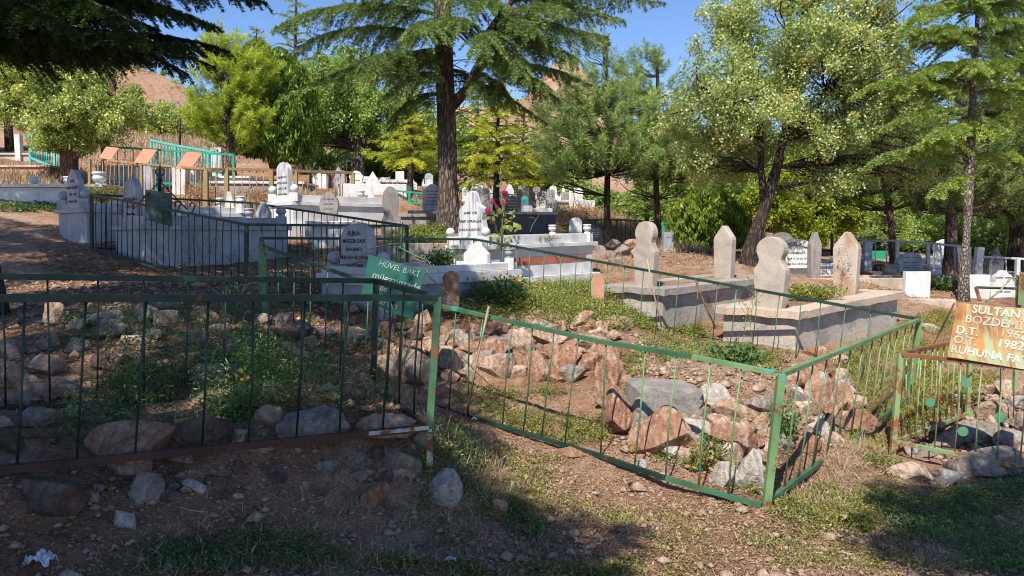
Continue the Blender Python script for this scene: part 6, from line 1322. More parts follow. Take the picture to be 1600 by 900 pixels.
# apricot-like broad tree
b = P(1166, 414, 12.5); b.z = h1(b.x, b.y)
broadleaf('broadleaf_tree', 'wide speckled leafy tree with a dark leaning forked trunk behind the pointed stone', b,
    [[b - UP * 0.3, P(1172, 390, 12.5), P(1188, 345, 12.5), P(1202, 300, 12.5), P(1214, 262, 12.6), P(1224, 220, 12.7), P(1240, 150, 12.8), P(1270, 60, 12.9)],
     [P(1194, 318, 12.5), P(1190, 270, 12.6), P(1188, 215, 12.8), P(1180, 140, 13.0), P(1160, 70, 13.2)], [P(1224, 225, 12.7), P(1290, 150, 12.4), P(1340, 80, 12.2)], [P(1188, 215, 12.8), P(1130, 160, 12.4), P(1090, 130, 12.2)], [P(1240, 150, 12.8), P(1230, 60, 12.6), P(1240, -40, 12.6)]],
    [[0.19, 0.13, 0.105, 0.09, 0.08, 0.062, 0.045, 0.02], [0.065, 0.055, 0.045, 0.035, 0.02], [0.045, 0.035, 0.02], [0.06, 0.045, 0.03], [0.06, 0.05, 0.03]],
    [(*lb(1235, 110, 12.8), 1.5, 1.4, 1.2), (*lb(1130, 150, 12.6), 1.0, 1.1, 0.9), (*lb(1350, 110, 12.6), 1.1, 1.2, 1.0), (*lb(1300, 200, 12.6), 1.0, 1.1, 0.6), (*lb(1240, -20, 12.8), 1.5, 1.3, 1.0), (*lb(1150, 60, 13), 0.8, 1.0, 0.7), (*lb(1120, 215, 12.8), 0.85, 0.9, 0.5), (*lb(1370, 20, 12.8), 0.9, 1.0, 0.9), (*lb(1085, 160, 12.6), 0.5, 0.6, 0.4), (*lb(1190, 170, 11.9), 0.9, 0.6, 0.6), (*lb(1330, 260, 13.2), 0.9, 0.8, 0.6), (*lb(1110, 20, 13), 0.35, 0.4, 0.25), (*lb(1100, 250, 13.2), 0.7, 0.8, 0.5), (*lb(1400, 150, 13.4), 0.9, 1.0, 0.9), (*lb(1290, 60, 12.0), 1.2, 0.8, 0.9), (*lb(1420, 260, 13.6), 0.9, 0.8, 0.6), (*lb(1060, 200, 13.2), 0.5, 0.6, 0.4), (*lb(1180, 230, 13.4), 0.9, 0.8, 0.5), (*lb(1140, 270, 13.2), 0.7, 0.7, 0.35), (*lb(1300, 285, 12.9), 0.8, 0.7, 0.35)],
    860, 0.20, 165, 0.05, 'leaf_apricot', 'bark_dark', ratio=0.62, shell=0.2, limb_r=0.018)
# right cedar with pale trunk
b = P(1505, 474, 11.4); b.z = h1(b.x, b.y)
ex = [(P(1508, 165, 11.45), P(1330, 152, 10.8), 0.30, 0.42), (P(1508, 185, 11.45), P(1380, 205, 10.9), 0.25, 0.4), (P(1508, 105, 11.45), P(1400, 150, 10.9), 0.2, 0.45), (P(1508, 70, 11.5), P(1620, 30, 11.0), 0.2, 0.5), (P(1508, 60, 11.5), P(1425, 75, 11.0), 0.25, 0.5),
      (P(1506, 215, 11.45), P(1640, 165, 10.8), 0.12, 0.5), (P(1506, 255, 11.45), P(1350, 262, 10.9), 0.22, 0.35), (P(1505, 280, 11.4), P(1455, 305, 10.9), 0.1, 0.35), (P(1507, 240, 11.4), P(1420, 235, 10.7), 0.2, 0.4), (P(1507, 140, 11.4), P(1590, 110, 10.9), 0.2, 0.5), (P(1506, 200, 11.4), P(1450, 225, 10.6), 0.15, 0.45),
      (P(1507, 20, 11.5), P(1400, 60, 11.2), 0.25, 0.5), (P(1507, 0, 11.5), P(1600, -10, 11.0), 0.2, 0.5), (P(1507, 185, 11.45), P(1575, 215, 10.8), 0.1, 0.45), (P(1507, 100, 11.45), P(1530, 120, 10.6), 0.15, 0.45), (P(1507, 250, 11.45), P(1620, 260, 11.2), 0.15, 0.4)]
conifer('cedar_tree', 'light green cedar on the right with a straight slim pale trunk', b, 7.4, 0.072, 3.3, 1.5, 30, 'needles_cedar_pale', 'bark_pale', nl=0.055, nw=0.014, dens=480, tw=0.07, width=0.55, extra=ex, droop=0.35, tone=0.1, lean=(0.05, 0.1), thick=0.022)
# bushes and dark trees on the right
b = P(1108, 388, 16); b.z = h1(b.x, b.y); x = b.x
sprays('thuja_bush', 'bright green bushy thuja with browned foot behind the pointed stone', b, [(x, 16, b.z, P(0, 288, 16).z, 0.48), (x - 0.42, 15.9, b.z + 0.1, P(0, 305, 16).z, 0.42), (x + 0.42, 16.1, b.z, P(0, 308, 16).z, 0.40), (x - 0.1, 15.5, b.z, P(0, 318, 16).z, 0.42), (x + 0.7, 16.3, b.z, P(0, 330, 16).z, 0.3)], 22000, 0.10, 'leaf_thuja', 'bark_red', cat='bush')
b = P(1262, 392, 19.5); b.z = h1(b.x, b.y); broadleaf('shrub_tree', 'dense yellow green shrub tree behind the leaning forked trunk', b, [[b - UP * 0.3, P(1262, 340, 19.5), P(1262, 290, 19.5)]], [[0.12, 0.09, 0.04]],
    [(*lb(1262, 300, 19.5), 1.2, 1.0, 1.0), (*lb(1215, 315, 19.3), 0.9, 0.9, 0.9), (*lb(1305, 310, 19.5), 0.9, 0.9, 0.9), (*lb(1275, 255, 19.7), 0.7, 0.7, 0.7), (*lb(1262, 365, 19.2), 0.7, 0.6, 0.5), (*lb(1195, 300, 19.4), 0.5, 0.5, 0.6), (*lb(1320, 345, 19.5), 0.7, 0.6, 0.5)], 260, 0.24, 210, 0.085, 'leaf_thuja_yellow', 'bark_dark', ratio=0.5, shell=0.3)
b = P(1398, 425, 15.6); b.z = h1(b.x, b.y); pine('pine_tree', 'dark pine with a leaning bare trunk behind the cloud-topped headstone', b, P(0, 150, 15.6).z - b.z, 0.085,
    [(*lb(1385, 250, 15.6), 1.0, 1.1, 0.7), (*lb(1340, 290, 15.6), 0.8, 0.9, 0.5), (*lb(1430, 280, 15.6), 0.8, 0.9, 0.6), (*lb(1385, 190, 15.8), 0.8, 0.9, 0.6)], 420, 'needles_pine_dark', 'bark_red', nl=0.13, nw=0.013, per=70, lean=(-0.35, 0.2))
b = P(1487, 435, 15.2); b.z = h1(b.x, b.y); pine('pine_tree', 'pine with a thick red-brown leaning trunk beside the slim pale one', b, P(0, 140, 15.2).z - b.z, 0.15,
    [(*lb(1480, 255, 15.2), 1.1, 1.1, 0.8), (*lb(1560, 270, 15.2), 1.2, 1.1, 0.8), (*lb(1590, 200, 15.4), 1.1, 1.1, 0.9), (*lb(1450, 320, 15.0), 0.7, 0.6, 0.35), (*lb(1520, 180, 15.5), 1.0, 1.0, 0.8)], 560, 'needles_pine_dark', 'bark_red', nl=0.13, nw=0.013, per=70, lean=(0.25, 0.1))
b = P(1590, 430, 18); b.z = h1(b.x, b.y); pine('pine_tree', 'broad dark pine at the right edge behind the silver railing', b, P(0, 90, 18).z - b.z, 0.25,
    [(*lb(1600, 260, 18), 1.6, 1.4, 1.4), (*lb(1560, 320, 17.6), 1.1, 1.0, 0.8), (*lb(1640, 330, 17.6), 1.3, 1.0, 0.8), (*lb(1600, 140, 18), 1.5, 1.3, 1.3), (*lb(1590, 40, 18), 1.3, 1.2, 1.0)], 620, 'needles_pine_dark', 'bark_dark', nl=0.16, nw=0.016, per=75)
BT = [('dark leafy tree behind the distant railing', 1345, 27, 330, (1.9, 1.5, 1.3), 'leaf_bushy'), ('dark leafy tree behind the red-brown pine trunk', 1450, 26, 320, (2.1, 1.5, 1.5), 'leaf_bushy'), ('bright green leafy tree right of the pale slim trunk', 1535, 24, 335, (1.5, 1.2, 0.9), 'leaf_mid'),
      ('tall dark tree mass at the far right behind the pines', 1600, 28, 250, (2.6, 2.0, 3.0), 'leaf_bushy'), ('grey green tree seen between the two pines', 985, 27, 330, (1.5, 1.2, 1.0), 'leaf_bushy'), ('dull green tree behind the curved pine trunk', 1060, 28, 300, (1.9, 1.4, 1.6), 'leaf_bushy'),
      ('leafy tree behind the shrub tree, far side', 1170, 28, 280, (2.0, 1.6, 1.9), 'leaf_mid'), ('dark tree filling the gap beneath the speckled tree', 1260, 30, 250, (2.6, 1.8, 2.3), 'leaf_bushy'), ('dark tree behind the light green cedar on the right', 1420, 30, 230, (3.0, 2.0, 2.6), 'leaf_bushy'), ('low pale green tree right of the golden cedar', 862, 28, 268, (1.5, 1.2, 1.0), 'leaf_left'),
      ('bushy green tree behind the distant white row of stones', 915, 27, 318, (1.2, 1.0, 0.6), 'leaf_mid'), ('low bush tree at the left end of the distant headstones', 600, 29, 268, (1.6, 1.2, 1.0), 'leaf_bushy'), ('dark low tree behind the white scrolled headstone', 520, 29, 262, (1.5, 1.2, 0.9), 'leaf_bushy'), ('olive grey tree on the slope beside the dark pole', 262, 36, 190, (1.5, 1.3, 1.1), 'leaf_left'),
      ('dark bush under the crowns right of the shrub tree', 1360, 23, 355, (1.0, 0.8, 0.6), 'leaf_bushy'), ('dark bush between the two red trunks', 1440, 23, 360, (1.0, 0.8, 0.6), 'leaf_bushy'), ('dark bush behind the slim pale trunk', 1520, 23, 362, (1.1, 0.8, 0.6), 'leaf_bushy'), ('dark bush at the right edge behind the railing', 1590, 22, 365, (1.2, 0.8, 0.7), 'leaf_bushy'), ('green bush left of the bright thuja', 1000, 24, 340, (1.2, 0.8, 0.7), 'leaf_mid'), ('green bush beyond the small dark green fence', 920, 25, 320, (1.1, 0.8, 0.6), 'leaf_bushy'),
      ('green tree on the left slope outside the picture, lower one', -130, 24, 150, (1.8, 1.5, 1.4), 'leaf_left'), ('green tree on the left slope outside the picture, upper one', -330, 30, 90, (2.2, 1.8, 1.7), 'leaf_mid'),
      ('green tree at the upper left corner beyond the round tree', 10, 26, 120, (2.0, 1.5, 1.4), 'leaf_mid')]
for lab, u, d, v, (rx, ry, rz), m in BT:
    c = P(u, v, d); zb = h1(c.x, d); base = Vector((c.x, d, zb))
    broadleaf('background_tree' if 'bush ' not in lab else 'background_bush', lab, base, [[base - UP * 0.3, base.lerp(c, 0.5), c]], [[0.16, 0.12, 0.04]], [(c.x, c.y, c.z, rx, ry, rz), (c.x - rx * 0.5, c.y, c.z - rz * 0.35, rx * 0.6, ry, rz * 0.7), (c.x + rx * 0.5, c.y, c.z - rz * 0.3, rx * 0.6, ry, rz * 0.7)],
              int(100 + 34 * rx * rz), 0.34, 180, 0.12, m, 'bark_dark', ratio=0.5, shell=0.3, group=None)
for lab, u, d, v1, v0 in (('green conifer showing between the dark trees on the right, left one', 1335, 25, 400, 180), ('green conifer behind the red-brown trunk', 1470, 24, 400, 150), ('low spreading young cedar between the two pine trunks', 1010, 22, 370, 285), ('small cedar beneath the speckled tree by the fence', 1385, 21, 408, 290), ('conifer at the right edge behind everything', 1570, 26, 400, 60)):
    b = P(u, v1, d); b.z = h1(b.x, d); conifer('cedar_tree', lab, b, P(u, v0, d).z - b.z, 0.1, 0.5, 1.5 if v0 < 280 else 1.2, 28, 'needles_cedar_pale', 'bark_dark', nl=0.11, nw=0.026, dens=90, tw=0.17)

# ------------------------------------------------------------------ flowering plants
def hollyhock(u, vb, vt, d, fl):
    b = P(u, vb, d); t = thing('hollyhock', 'tall hollyhock with magenta flowers beside the wavy headstone', 'plant', b); g = Geo(); L = Leaves()
    top = P(u - 2, vt, d); g.tube([b, b.lerp(top, 0.5) + Vector((0.02, 0, 0)), top], [0.012, 0.01, 0.005], 6); st = [P(fl[0][0], fl[0][1], d)]
    for (a, c) in ((P(u, vb - 5, d), P(767, 305, d)), (P(u, vb - 20, d), P(790, 372, d + 0.2))): g.tube(bend(a, c, -0.1, 5), 0.006, 5)
    g.out('stem', 'stem_green', t, True)
    cs = []
    for (x, y, r) in ((783, 330, 10), (770, 345, 9), (790, 350, 11), (797, 338, 9), (764, 338, 8), (803, 360, 12), (783, 362, 10), (792, 378, 10), (775, 375, 8), (780, 290, 5), (785, 305, 5), (781, 270, 4)): cs.append((P(x, y, d + random.uniform(-.1, .1)), r * d / FPX))
    for c, r in cs:
        n = 6; nr = norm(np.array([random.uniform(-.5, .5), -1, random.uniform(.2, 1)])[None] + rng.normal(size=(n, 3)) * 0.5); L.leaf(np.array(c)[None] + rng.normal(size=(n, 3)) * r * 0.45, nr, r * 1.0, 0.9, 0.45 + rng.normal(size=n) * 0.15)
    L.out('leaves', 'weed_lush', t)
    for (x, y, r) in fl:
        c = P(x, y, d - 0.06); rr = r * d / FPX; g = Geo(); nn = Vector((random.uniform(-.5, .5), -1, random.uniform(-.2, .4))).normalized(); a = nn.cross(UP).normalized(); b2 = nn.cross(a)
        V = [c - nn * rr * 0.1]; k = 20
        for i in range(k):
            th = 2 * math.pi * i / k; q = rr * (1 + 0.13 * math.cos(5 * th)); V.append(c + (a * math.cos(th) + b2 * math.sin(th)) * q + nn * rr * (0.35 + 0.12 * math.sin(5 * th)))
        for i in range(k):
            th = 2 * math.pi * i / k; q = rr * 1.0; V.append(c + (a * math.cos(th) + b2 * math.sin(th)) * q * 0.95 + nn * rr * (0.30 + 0.12 * math.sin(5 * th)))
        V.append(c - nn * rr * 0.2)
        g.add(V, [(0, 1 + i, 1 + (i + 1) % k) for i in range(k)] + [(1 + i, k + 1 + i, k + 1 + (i + 1) % k, 1 + (i + 1) % k) for i in range(k)] + [(2 * k + 1, k + 1 + (i + 1) % k, k + 1 + i) for i in range(k)]); g.out('flower', 'magenta_petal', t, True)
hollyhock(784, 392, 262, 10.35, [(788, 302, 5.0), (769, 316, 4), (762, 329, 4.5), (788, 317, 4), (766, 341, 2.5), (776, 324, 3)])
def flower_bush(name, label, px, n, r, h, leafm, fl, flm, flr, d=None, stem=True, per=26, ls=0.05):
    p = G(*px) if d is None else P(px[0], px[1], d); t = thing(name, label, 'plant', p); g = Geo(); L = Leaves(); tips = []
    for i in range(n):
        a = random.uniform(0, 6.28); q = math.sqrt(random.random()) * r; e = p + Vector((math.cos(a) * q, math.sin(a) * q, h * random.uniform(0.5, 1.0) * (1 - 0.35 * q / r))); s = p + (e - p) * 0.1; s.z = p.z - 0.02
        g.tube(bend(s, e, 0.02, 4, 0.02), [0.004, 0.0035, 0.003, 0.0025, 0.002], 4, False); tips.append(e)
        k = per; tt = rng.random(k); base = np.array(s)[None] * (1 - tt[:, None]) + np.array(e)[None] * tt[:, None]
        L.leaf(base + rng.normal(size=(k, 3)) * ls * 0.55, norm(rand_unit(k) + np.array([0, 0, 0.6])), ls * rng.uniform(0.6, 1.3, k), 0.38, 0.45 + rng.normal() * 0.1 + rng.normal(size=k) * 0.15)
    g.out('stem', 'stem_green', t, True); L.out('leaves', leafm, t)
    for e in sorted(tips, key=lambda q: -q.z)[:fl]:
        gg = Geo(); nn = Vector((random.uniform(-.4, .4), random.uniform(-1, -.2), random.uniform(.3, 1))).normalized(); a = nn.orthogonal().normalized(); b2 = nn.cross(a); c = e + UP * 0.01; k = 16
        V = [c + nn * flr * 0.25] + [c + (a * math.cos(6.283 * i / k) + b2 * math.sin(6.283 * i / k)) * flr * (1.0 if i % 2 else 0.72) for i in range(k)] + [c - nn * flr * 0.25]
        gg.add(V, [(0, 1 + i, 1 + (i + 1) % k) for i in range(k)] + [(k + 1, 1 + (i + 1) % k, 1 + i) for i in range(k)]); gg.out('flower', flm, t)
    return t
flower_bush('marigold_bush', 'leafy marigold bush with orange flowers at the front corner of the grey blue grave rim', (780, 478), 70, 0.42, 0.42, 'weed_dark', 9, 'orange_petal', 0.022, ls=0.055, per=34)
flower_bush('marigold_bush', 'smaller orange flowered marigold bush right of the larger one', (812, 482), 36, 0.26, 0.36, 'weed_lush', 7, 'orange_petal', 0.022, ls=0.045)
flower_bush('flower_plant', 'leafy plant with yellow buds growing on the grey blue grave bed behind the teal sign', (690, 418), 40, 0.26, 0.30, 'weed_dark', 5, 'orange_petal', 0.016, d=8.75)
flower_bush('weed_plant', 'dark leafy thistle-like weed on the orange earth mound', (1148, 568), 34, 0.28, 0.20, 'weed_dark', 0, 'orange_petal', 0.02, ls=0.06)
flower_bush('weed_plant', 'leafy weed with dull orange flowers at the foot of the nearer concrete grave', (1180, 528), 26, 0.25, 0.2, 'weed_green', 5, 'orange_petal', 0.02)
flower_bush('marigold_plant', 'dark weed with two small orange flowers in the shaded fenced plot', (372, 655), 40, 0.2, 0.30, 'weed_dark', 3, 'orange_petal', 0.013, ls=0.035)
flower_bush('flower_plant', 'yellow flowered plants on the grave bed left of the arched grey headstone', (160, 312), 50, 0.5, 0.35, 'weed_yellow', 6, 'orange_petal', 0.03, d=14.6, ls=0.06)
flower_bush('weed_plant', 'leafy weed with reddish stems in the corner behind the near post', (1225, 700), 30, 0.14, 0.42, 'weed_dark', 0, 'orange_petal', 0.02, ls=0.04)
flower_bush('weed_plant', 'dusty green weed against the red stones inside the near fence side', (1105, 735), 28, 0.16, 0.28, 'weed_green', 0, 'orange_petal', 0.02, ls=0.035)
flower_bush('weed_plant', 'wilted grey green weed lying in the bare ground right of the corner post', (1338, 824), 16, 0.13, 0.07, 'weed_green', 0, 'orange_petal', 0.02, ls=0.05)
# tall thin stalk weeds against the fences
def stalk(label, u, vb, vt, d, lean=0.0, mat='stem_green', leaf='weed_green', n=14, name='weed_stalk', br=5, r=0.004):
    b = P(u, vb, d); e = P(u + lean, vt, d + random.uniform(-.1, .1)); t = thing(name, label, 'plant', b); g = Geo(); L = Leaves(); pts = bend(b, e, 0.0, 6, 0.04)
    g.tube(pts, [r * (1 - i / 9) for i in range(len(pts))], 5, False)
    for i in range(br):
        q = pts[random.randint(2, 6)]; f = q + Vector((random.uniform(-.12, .12), random.uniform(-.1, .1), random.uniform(.04, .16))); g.tube(bend(q, f, 0.01, 3, 0.01), r * 0.5, 4, False); pts.append(f)
    A = np.array([tuple(random.choice(pts)) for _ in range(n * 3)]); L.leaf(A + rng.normal(size=A.shape) * 0.02, rand_unit(len(A)), 0.035, 0.35, 0.5 + rng.normal(size=len(A)) * 0.15)
    g.out('stem', mat, t, True); L.out('leaves', leaf, t)
k = 'tall spindly weed stalks by the left fences'
for u, vb, vt, d, ln in ((250, 520, 380, 7.6, 60), (275, 560, 370, 7.0, 50), (330, 540, 400, 7.2, 45), (215, 500, 420, 7.8, -30), (355, 560, 405, 6.8, 30), (440, 470, 395, 8.2, 22), (160, 600, 470, 5.0, 20), (235, 650, 500, 4.4, -50), (200, 640, 520, 4.6, 30), (300, 640, 470, 4.6, 60)):
    t0 = stalk('thin dark weed stalk growing up against the dark fences on the left', u, vb, vt, d, ln, 'stem_green', 'weed_dark')
for i, o in enumerate(sorted([o for o in C.objects if o.name.startswith('weed_stalk')], key=lambda o: o.location.x / o.location.y)):
    o['group'] = k; o['label'] = 'thin dark weed stalk by the left fences, %s of ten from the left' % ['first', 'second', 'third', 'fourth', 'fifth', 'sixth', 'seventh', 'eighth', 'ninth', 'last'][i]
stalk('pale seeding weed stalk in front of the farther concrete grave', 1158, 540, 440, 7.6, 22, 'stem_dry', 'weed_green', name='seeding_weed')
stalk('seeding weed stalk beside the corner of the nearer concrete grave', 1176, 545, 448, 7.4, -4, 'stem_green', 'weed_green', name='seeding_weed')
stalk('tall drooping hollyhock stalk by the left brown rail', 1316, 452, 398, 9.6, -2, 'stem_green', 'weed_yellow', name='thin_shrub')
[o for o in C.objects if o.name.startswith('thin_shrub') and o.parent is None][-1]['label'] = 'thin little upright plant in front of the rust-stained pointed stone'
stalk('pale stalk standing in the grave bed right of the hollyhock', 828, 362, 322, 11.2, 18, 'stem_dry', 'weed_green', n=1, name='dry_stalk')
stalk('dried white plant skeleton in the dry weeds below the slim pine', 895, 330, 290, 17.5, 3, 'stem_dry', 'dry_grass', name='dry_plant', br=9, r=0.012)

# ------------------------------------------------------------------ ground cover
def cover(name, label, mat, fn, kind='stuff'):
    L = Leaves(); fn(L); o = L.out(name, mat); return tag(o, label, None, None, 'stuff')
def f1(L):   # sunny low weeds at the front
    weeds(L, [(800, 780), (1180, 800), (1400, 740), (1500, 800), (1400, 899), (820, 899)], 950, 26, 0.085, 0.04, 0.015, 0.5, patch=0.52, pscale=2.6)
    weeds(L, [(700, 660), (930, 720), (1190, 800), (1120, 820), (720, 760)], 380, 28, 0.09, 0.06, 0.02, 0.5, patch=0.55)
    weeds(L, [(1195, 790), (1400, 720), (1430, 800), (1250, 850)], 420, 32, 0.08, 0.06, 0.02, 0.5, patch=0.38)
    weeds(L, [(590, 899), (1000, 899), (1000, 880), (590, 880)], 120, 30, 0.07, 0.05, 0.02, 0.5, patch=0.5, tone=-0.1)
cover('weeds', 'low yellowish green weeds creeping over the sunlit red soil in front', 'weed_green', f1)
def f2(L):
    weeds(L, [(700, 600), (940, 600), (960, 700), (900, 705), (720, 640)], 420, 34, 0.08, 0.12, 0.022, 0.4, patch=0.44)
    weeds(L, [(1000, 520), (1240, 555), (1130, 575), (1000, 560)], 300, 34, 0.08, 0.10, 0.028, 0.4, patch=0.36)
    weeds(L, [(930, 560), (1010, 555), (1010, 640), (960, 600)], 80, 30, 0.06, 0.08, 0.025, 0.4, patch=0.40)
    weeds(L, [(960, 700), (1190, 780), (1180, 740), (1000, 700)], 60, 34, 0.06, 0.08, 0.025, 0.4, patch=0.36)
    weeds(L, [(600, 380 + 12), (700, 392), (700, 362), (620, 362)], 160, 34, 0.1, 0.16, 0.05, 0.4, patch=0.2)
cover('weeds', 'fresh green weeds inside the green fenced plot below the dry-stone wall', 'weed_lush', f2)
def f3(L):
    weeds(L, [(700, 500), (960, 525), (1030, 510), (940, 440), (880, 446), (720, 472)], 1300, 46, 0.12, 0.17, 0.03, 0.38, patch=0.05, tone=0.12)
    weeds(L, [(960, 500), (1130, 530), (1120, 510), (1000, 495)], 200, 40, 0.09, 0.08, 0.03, 0.4, patch=0.3)
cover('weed_patch', 'thick bright green leafy patch between the white grave and the stone wall', 'weed_lush', f3)
def f4(L):
    weeds(L, [(1290, 560), (1440, 490), (1500, 480), (1480, 560), (1410, 690), (1300, 720), (1330, 640)], 1200, 32, 0.09, 0.10, 0.022, 0.4, patch=0.40, pscale=2.4)
    weeds(L, [(1410, 690), (1440, 560), (1560, 590), (1500, 640)], 320, 34, 0.09, 0.10, 0.026, 0.4, patch=0.30)
    weeds(L, [(1180, 575), (1340, 560), (1330, 600), (1250, 600)], 60, 30, 0.06, 0.06, 0.03, 0.4, patch=0.4)
cover('weeds', 'yellow green grassy weeds between the green fence and the rusty fence', 'weed_yellow', f4)
def f5(L):
    weeds(L, [(30, 700), (640, 670), (590, 600), (300, 560), (60, 620)], 420, 42, 0.09, 0.24, 0.032, 0.28, patch=0.44)
    weeds(L, [(150, 640), (460, 650), (430, 560), (200, 560)], 170, 60, 0.10, 0.36, 0.035, 0.25, patch=0.40)
    weeds(L, [(0, 899), (560, 899), (500, 840), (100, 840)], 330, 26, 0.09, 0.05, 0.02, 0.4, patch=0.62)
    weeds(L, [(640, 790), (800, 770), (860, 850), (640, 860)], 170, 30, 0.08, 0.06, 0.02, 0.4, patch=0.55)
    weeds(L, [(640, 720), (740, 700), (740, 790), (660, 800)], 110, 46, 0.08, 0.12, 0.022, 0.35, patch=0.36)
    weeds(L, [(1380, 780), (1600, 745), (1640, 899), (1400, 899)], 560, 28, 0.08, 0.07, 0.022, 0.4, patch=0.42, tone=0.15)
    weeds(L, [(100, 480), (520, 470), (560, 545), (300, 545), (100, 560)], 260, 34, 0.1, 0.14, 0.035, 0.3, patch=0.42)
    weeds(L, [(480, 500), (700, 480), (700, 500), (600, 560), (500, 545)], 140, 34, 0.1, 0.12, 0.03, 0.3, patch=0.36)
    weeds(L, [(0, 322), (95, 322), (95, 332), (0, 332)], 90, 30, 0.14, 0.12, 0.06, 0.4, patch=0.3)
cover('weeds', 'dark green weeds in the shade inside and in front of the dark fence', 'weed_dark', f5)
def f6(L):
    blades(L, [(800, 740), (1190, 805), (1420, 740), (1500, 899), (800, 899)], 420, 9, 0.05, 0.06, 0.004, patch=0.46)
    blades(L, [(420, 640), (640, 640), (620, 600), (520, 590)], 240, 16, 0.05, 0.11, 0.004, spread=0.9, patch=0.3)
    blades(L, [(0, 899), (780, 899), (740, 760), (300, 800), (100, 850)], 260, 8, 0.05, 0.07, 0.004, spread=1.0, patch=0.42)
    blades(L, [(640, 700), (760, 690), (800, 800), (650, 800)], 90, 12, 0.04, 0.14, 0.004, spread=0.6, patch=0.3)
    blades(L, [(1200, 790), (1290, 700), (1360, 700), (1300, 800)], 260, 12, 0.05, 0.08, 0.004, spread=0.7, patch=0.3)
    blades(L, [(1290, 560), (1440, 490), (1480, 560), (1410, 690), (1300, 700)], 400, 8, 0.05, 0.11, 0.004, spread=0.5, patch=0.3)
    blades(L, [(1000, 520), (1240, 555), (1130, 600), (950, 580)], 300, 8, 0.05, 0.10, 0.004, spread=0.5, patch=0.4)
    blades(L, [(1030, 430), (1160, 416), (1150, 400), (1030, 405)], 160, 8, 0.08, 0.09, 0.008, spread=0.7, patch=0.42)
    blades(L, [(925, 430), (1010, 425), (1000, 402), (930, 405)], 160, 10, 0.08, 0.10, 0.008, spread=0.6, patch=0.4)
    blades(L, [(1180, 480), (1500, 520), (1500, 480), (1350, 440)], 160, 8, 0.05, 0.10, 0.006, spread=0.5, patch=0.4)
cover('dry_grass', 'straw-coloured dry grass and stalks over the ground', 'dry_grass', f6)
def f7(L):
    blades(L, [(380, 345), (560, 345), (560, 300), (380, 300)], 600, 12, 0.12, 0.2, 0.018, spread=0.5, patch=0.4)
    blades(L, [(120, 262), (360, 262), (360, 200), (180, 190)], 1300, 12, 0.2, 0.35, 0.03, spread=0.5, patch=0.4)
    blades(L, [(860, 378), (1010, 380), (1000, 335), (860, 330)], 800, 12, 0.14, 0.22, 0.018, spread=0.5, patch=0.4)
    blades(L, [(0, 300), (130, 300), (130, 265), (0, 262)], 350, 10, 0.14, 0.25, 0.022, spread=0.4)
    blades(L, [(560, 300), (860, 330), (860, 300), (560, 275)], 250, 10, 0.14, 0.25, 0.025, spread=0.4)
    blades(L, [(1040, 395), (1110, 395), (1110, 375), (1040, 375)], 300, 12, 0.14, 0.2, 0.016, spread=0.7)
cover('golden_grass', 'golden dry grass on the slope and among the distant graves', 'dry_grass', f7)
def f8(L):
    for px, n in (([(60, 262), (340, 262), (340, 190), (180, 180)], 170), ([(870, 372), (1000, 372), (1000, 335), (880, 335)], 130), ([(385, 330), (440, 330), (440, 300), (385, 300)], 40), ([(300, 330), (345, 330), (345, 300), (300, 300)], 60)):
        weeds(L, px, n, 60, 0.3, 0.4, 0.07, 0.3, patch=0.35)
cover('dry_brush', 'rust brown dry brush and bushes on the slope behind the fences', 'dry_brush', f8)
def f9(L):
    for px, n, s in (([(-20, 899), (1620, 899), (1620, 740), (700, 640), (-20, 760)], 30000, 0.018), ([(0, 600), (600, 560), (560, 440), (0, 440)], 16000, 0.028), ([(1030, 420), (1180, 416), (1180, 385), (1030, 385)], 2500, 0.05), ([(440, 430), (560, 425), (560, 380), (440, 380)], 2500, 0.04), ([(1280, 450), (1500, 470), (1500, 430), (1340, 425)], 2500, 0.05), ([(700, 600), (1240, 790), (1240, 560), (940, 560)], 7000, 0.018), ([(60, 470), (500, 440), (420, 380), (60, 380)], 5000, 0.05)):
        a = poly_points(px, n); z = H(a[:, 0], a[:, 1]) + 0.008; nr = norm(rand_unit(n) * 0.45 + np.array([0, 0, 1.0])); L.leaf(np.c_[a, z + 0.004], nr, s * rng.uniform(0.4, 1.4, n), 0.5, rng.random(n))
def f10(L):
    for px, n, s in (([(-20, 899), (1620, 899), (1620, 740), (1200, 800), (700, 640), (-20, 760)], 9000, 0.06), ([(0, 660), (640, 660), (560, 440), (0, 440)], 5000, 0.08), ([(940, 700), (1240, 790), (1240, 560), (940, 560)], 1500, 0.06), ([(1030, 425), (1180, 418), (1180, 385), (1030, 385)], 1200, 0.10)):
        a = poly_points(px, n); z = H(a[:, 0], a[:, 1]) + 0.012; nr = norm(rand_unit(n) * 0.3 + np.array([0, 0, 1.0])); L.leaf(np.c_[a, z], nr, s * rng.uniform(0.3, 1.3, n), 0.07, rng.random(n))
cover('straw', 'fallen needles, straw bits and thin dry stems lying on the soil', 'dry_grass', f10)
cover('leaf_litter', 'fallen dry leaves, bark bits and needles scattered on the soil', 'leaf_litter', f9)
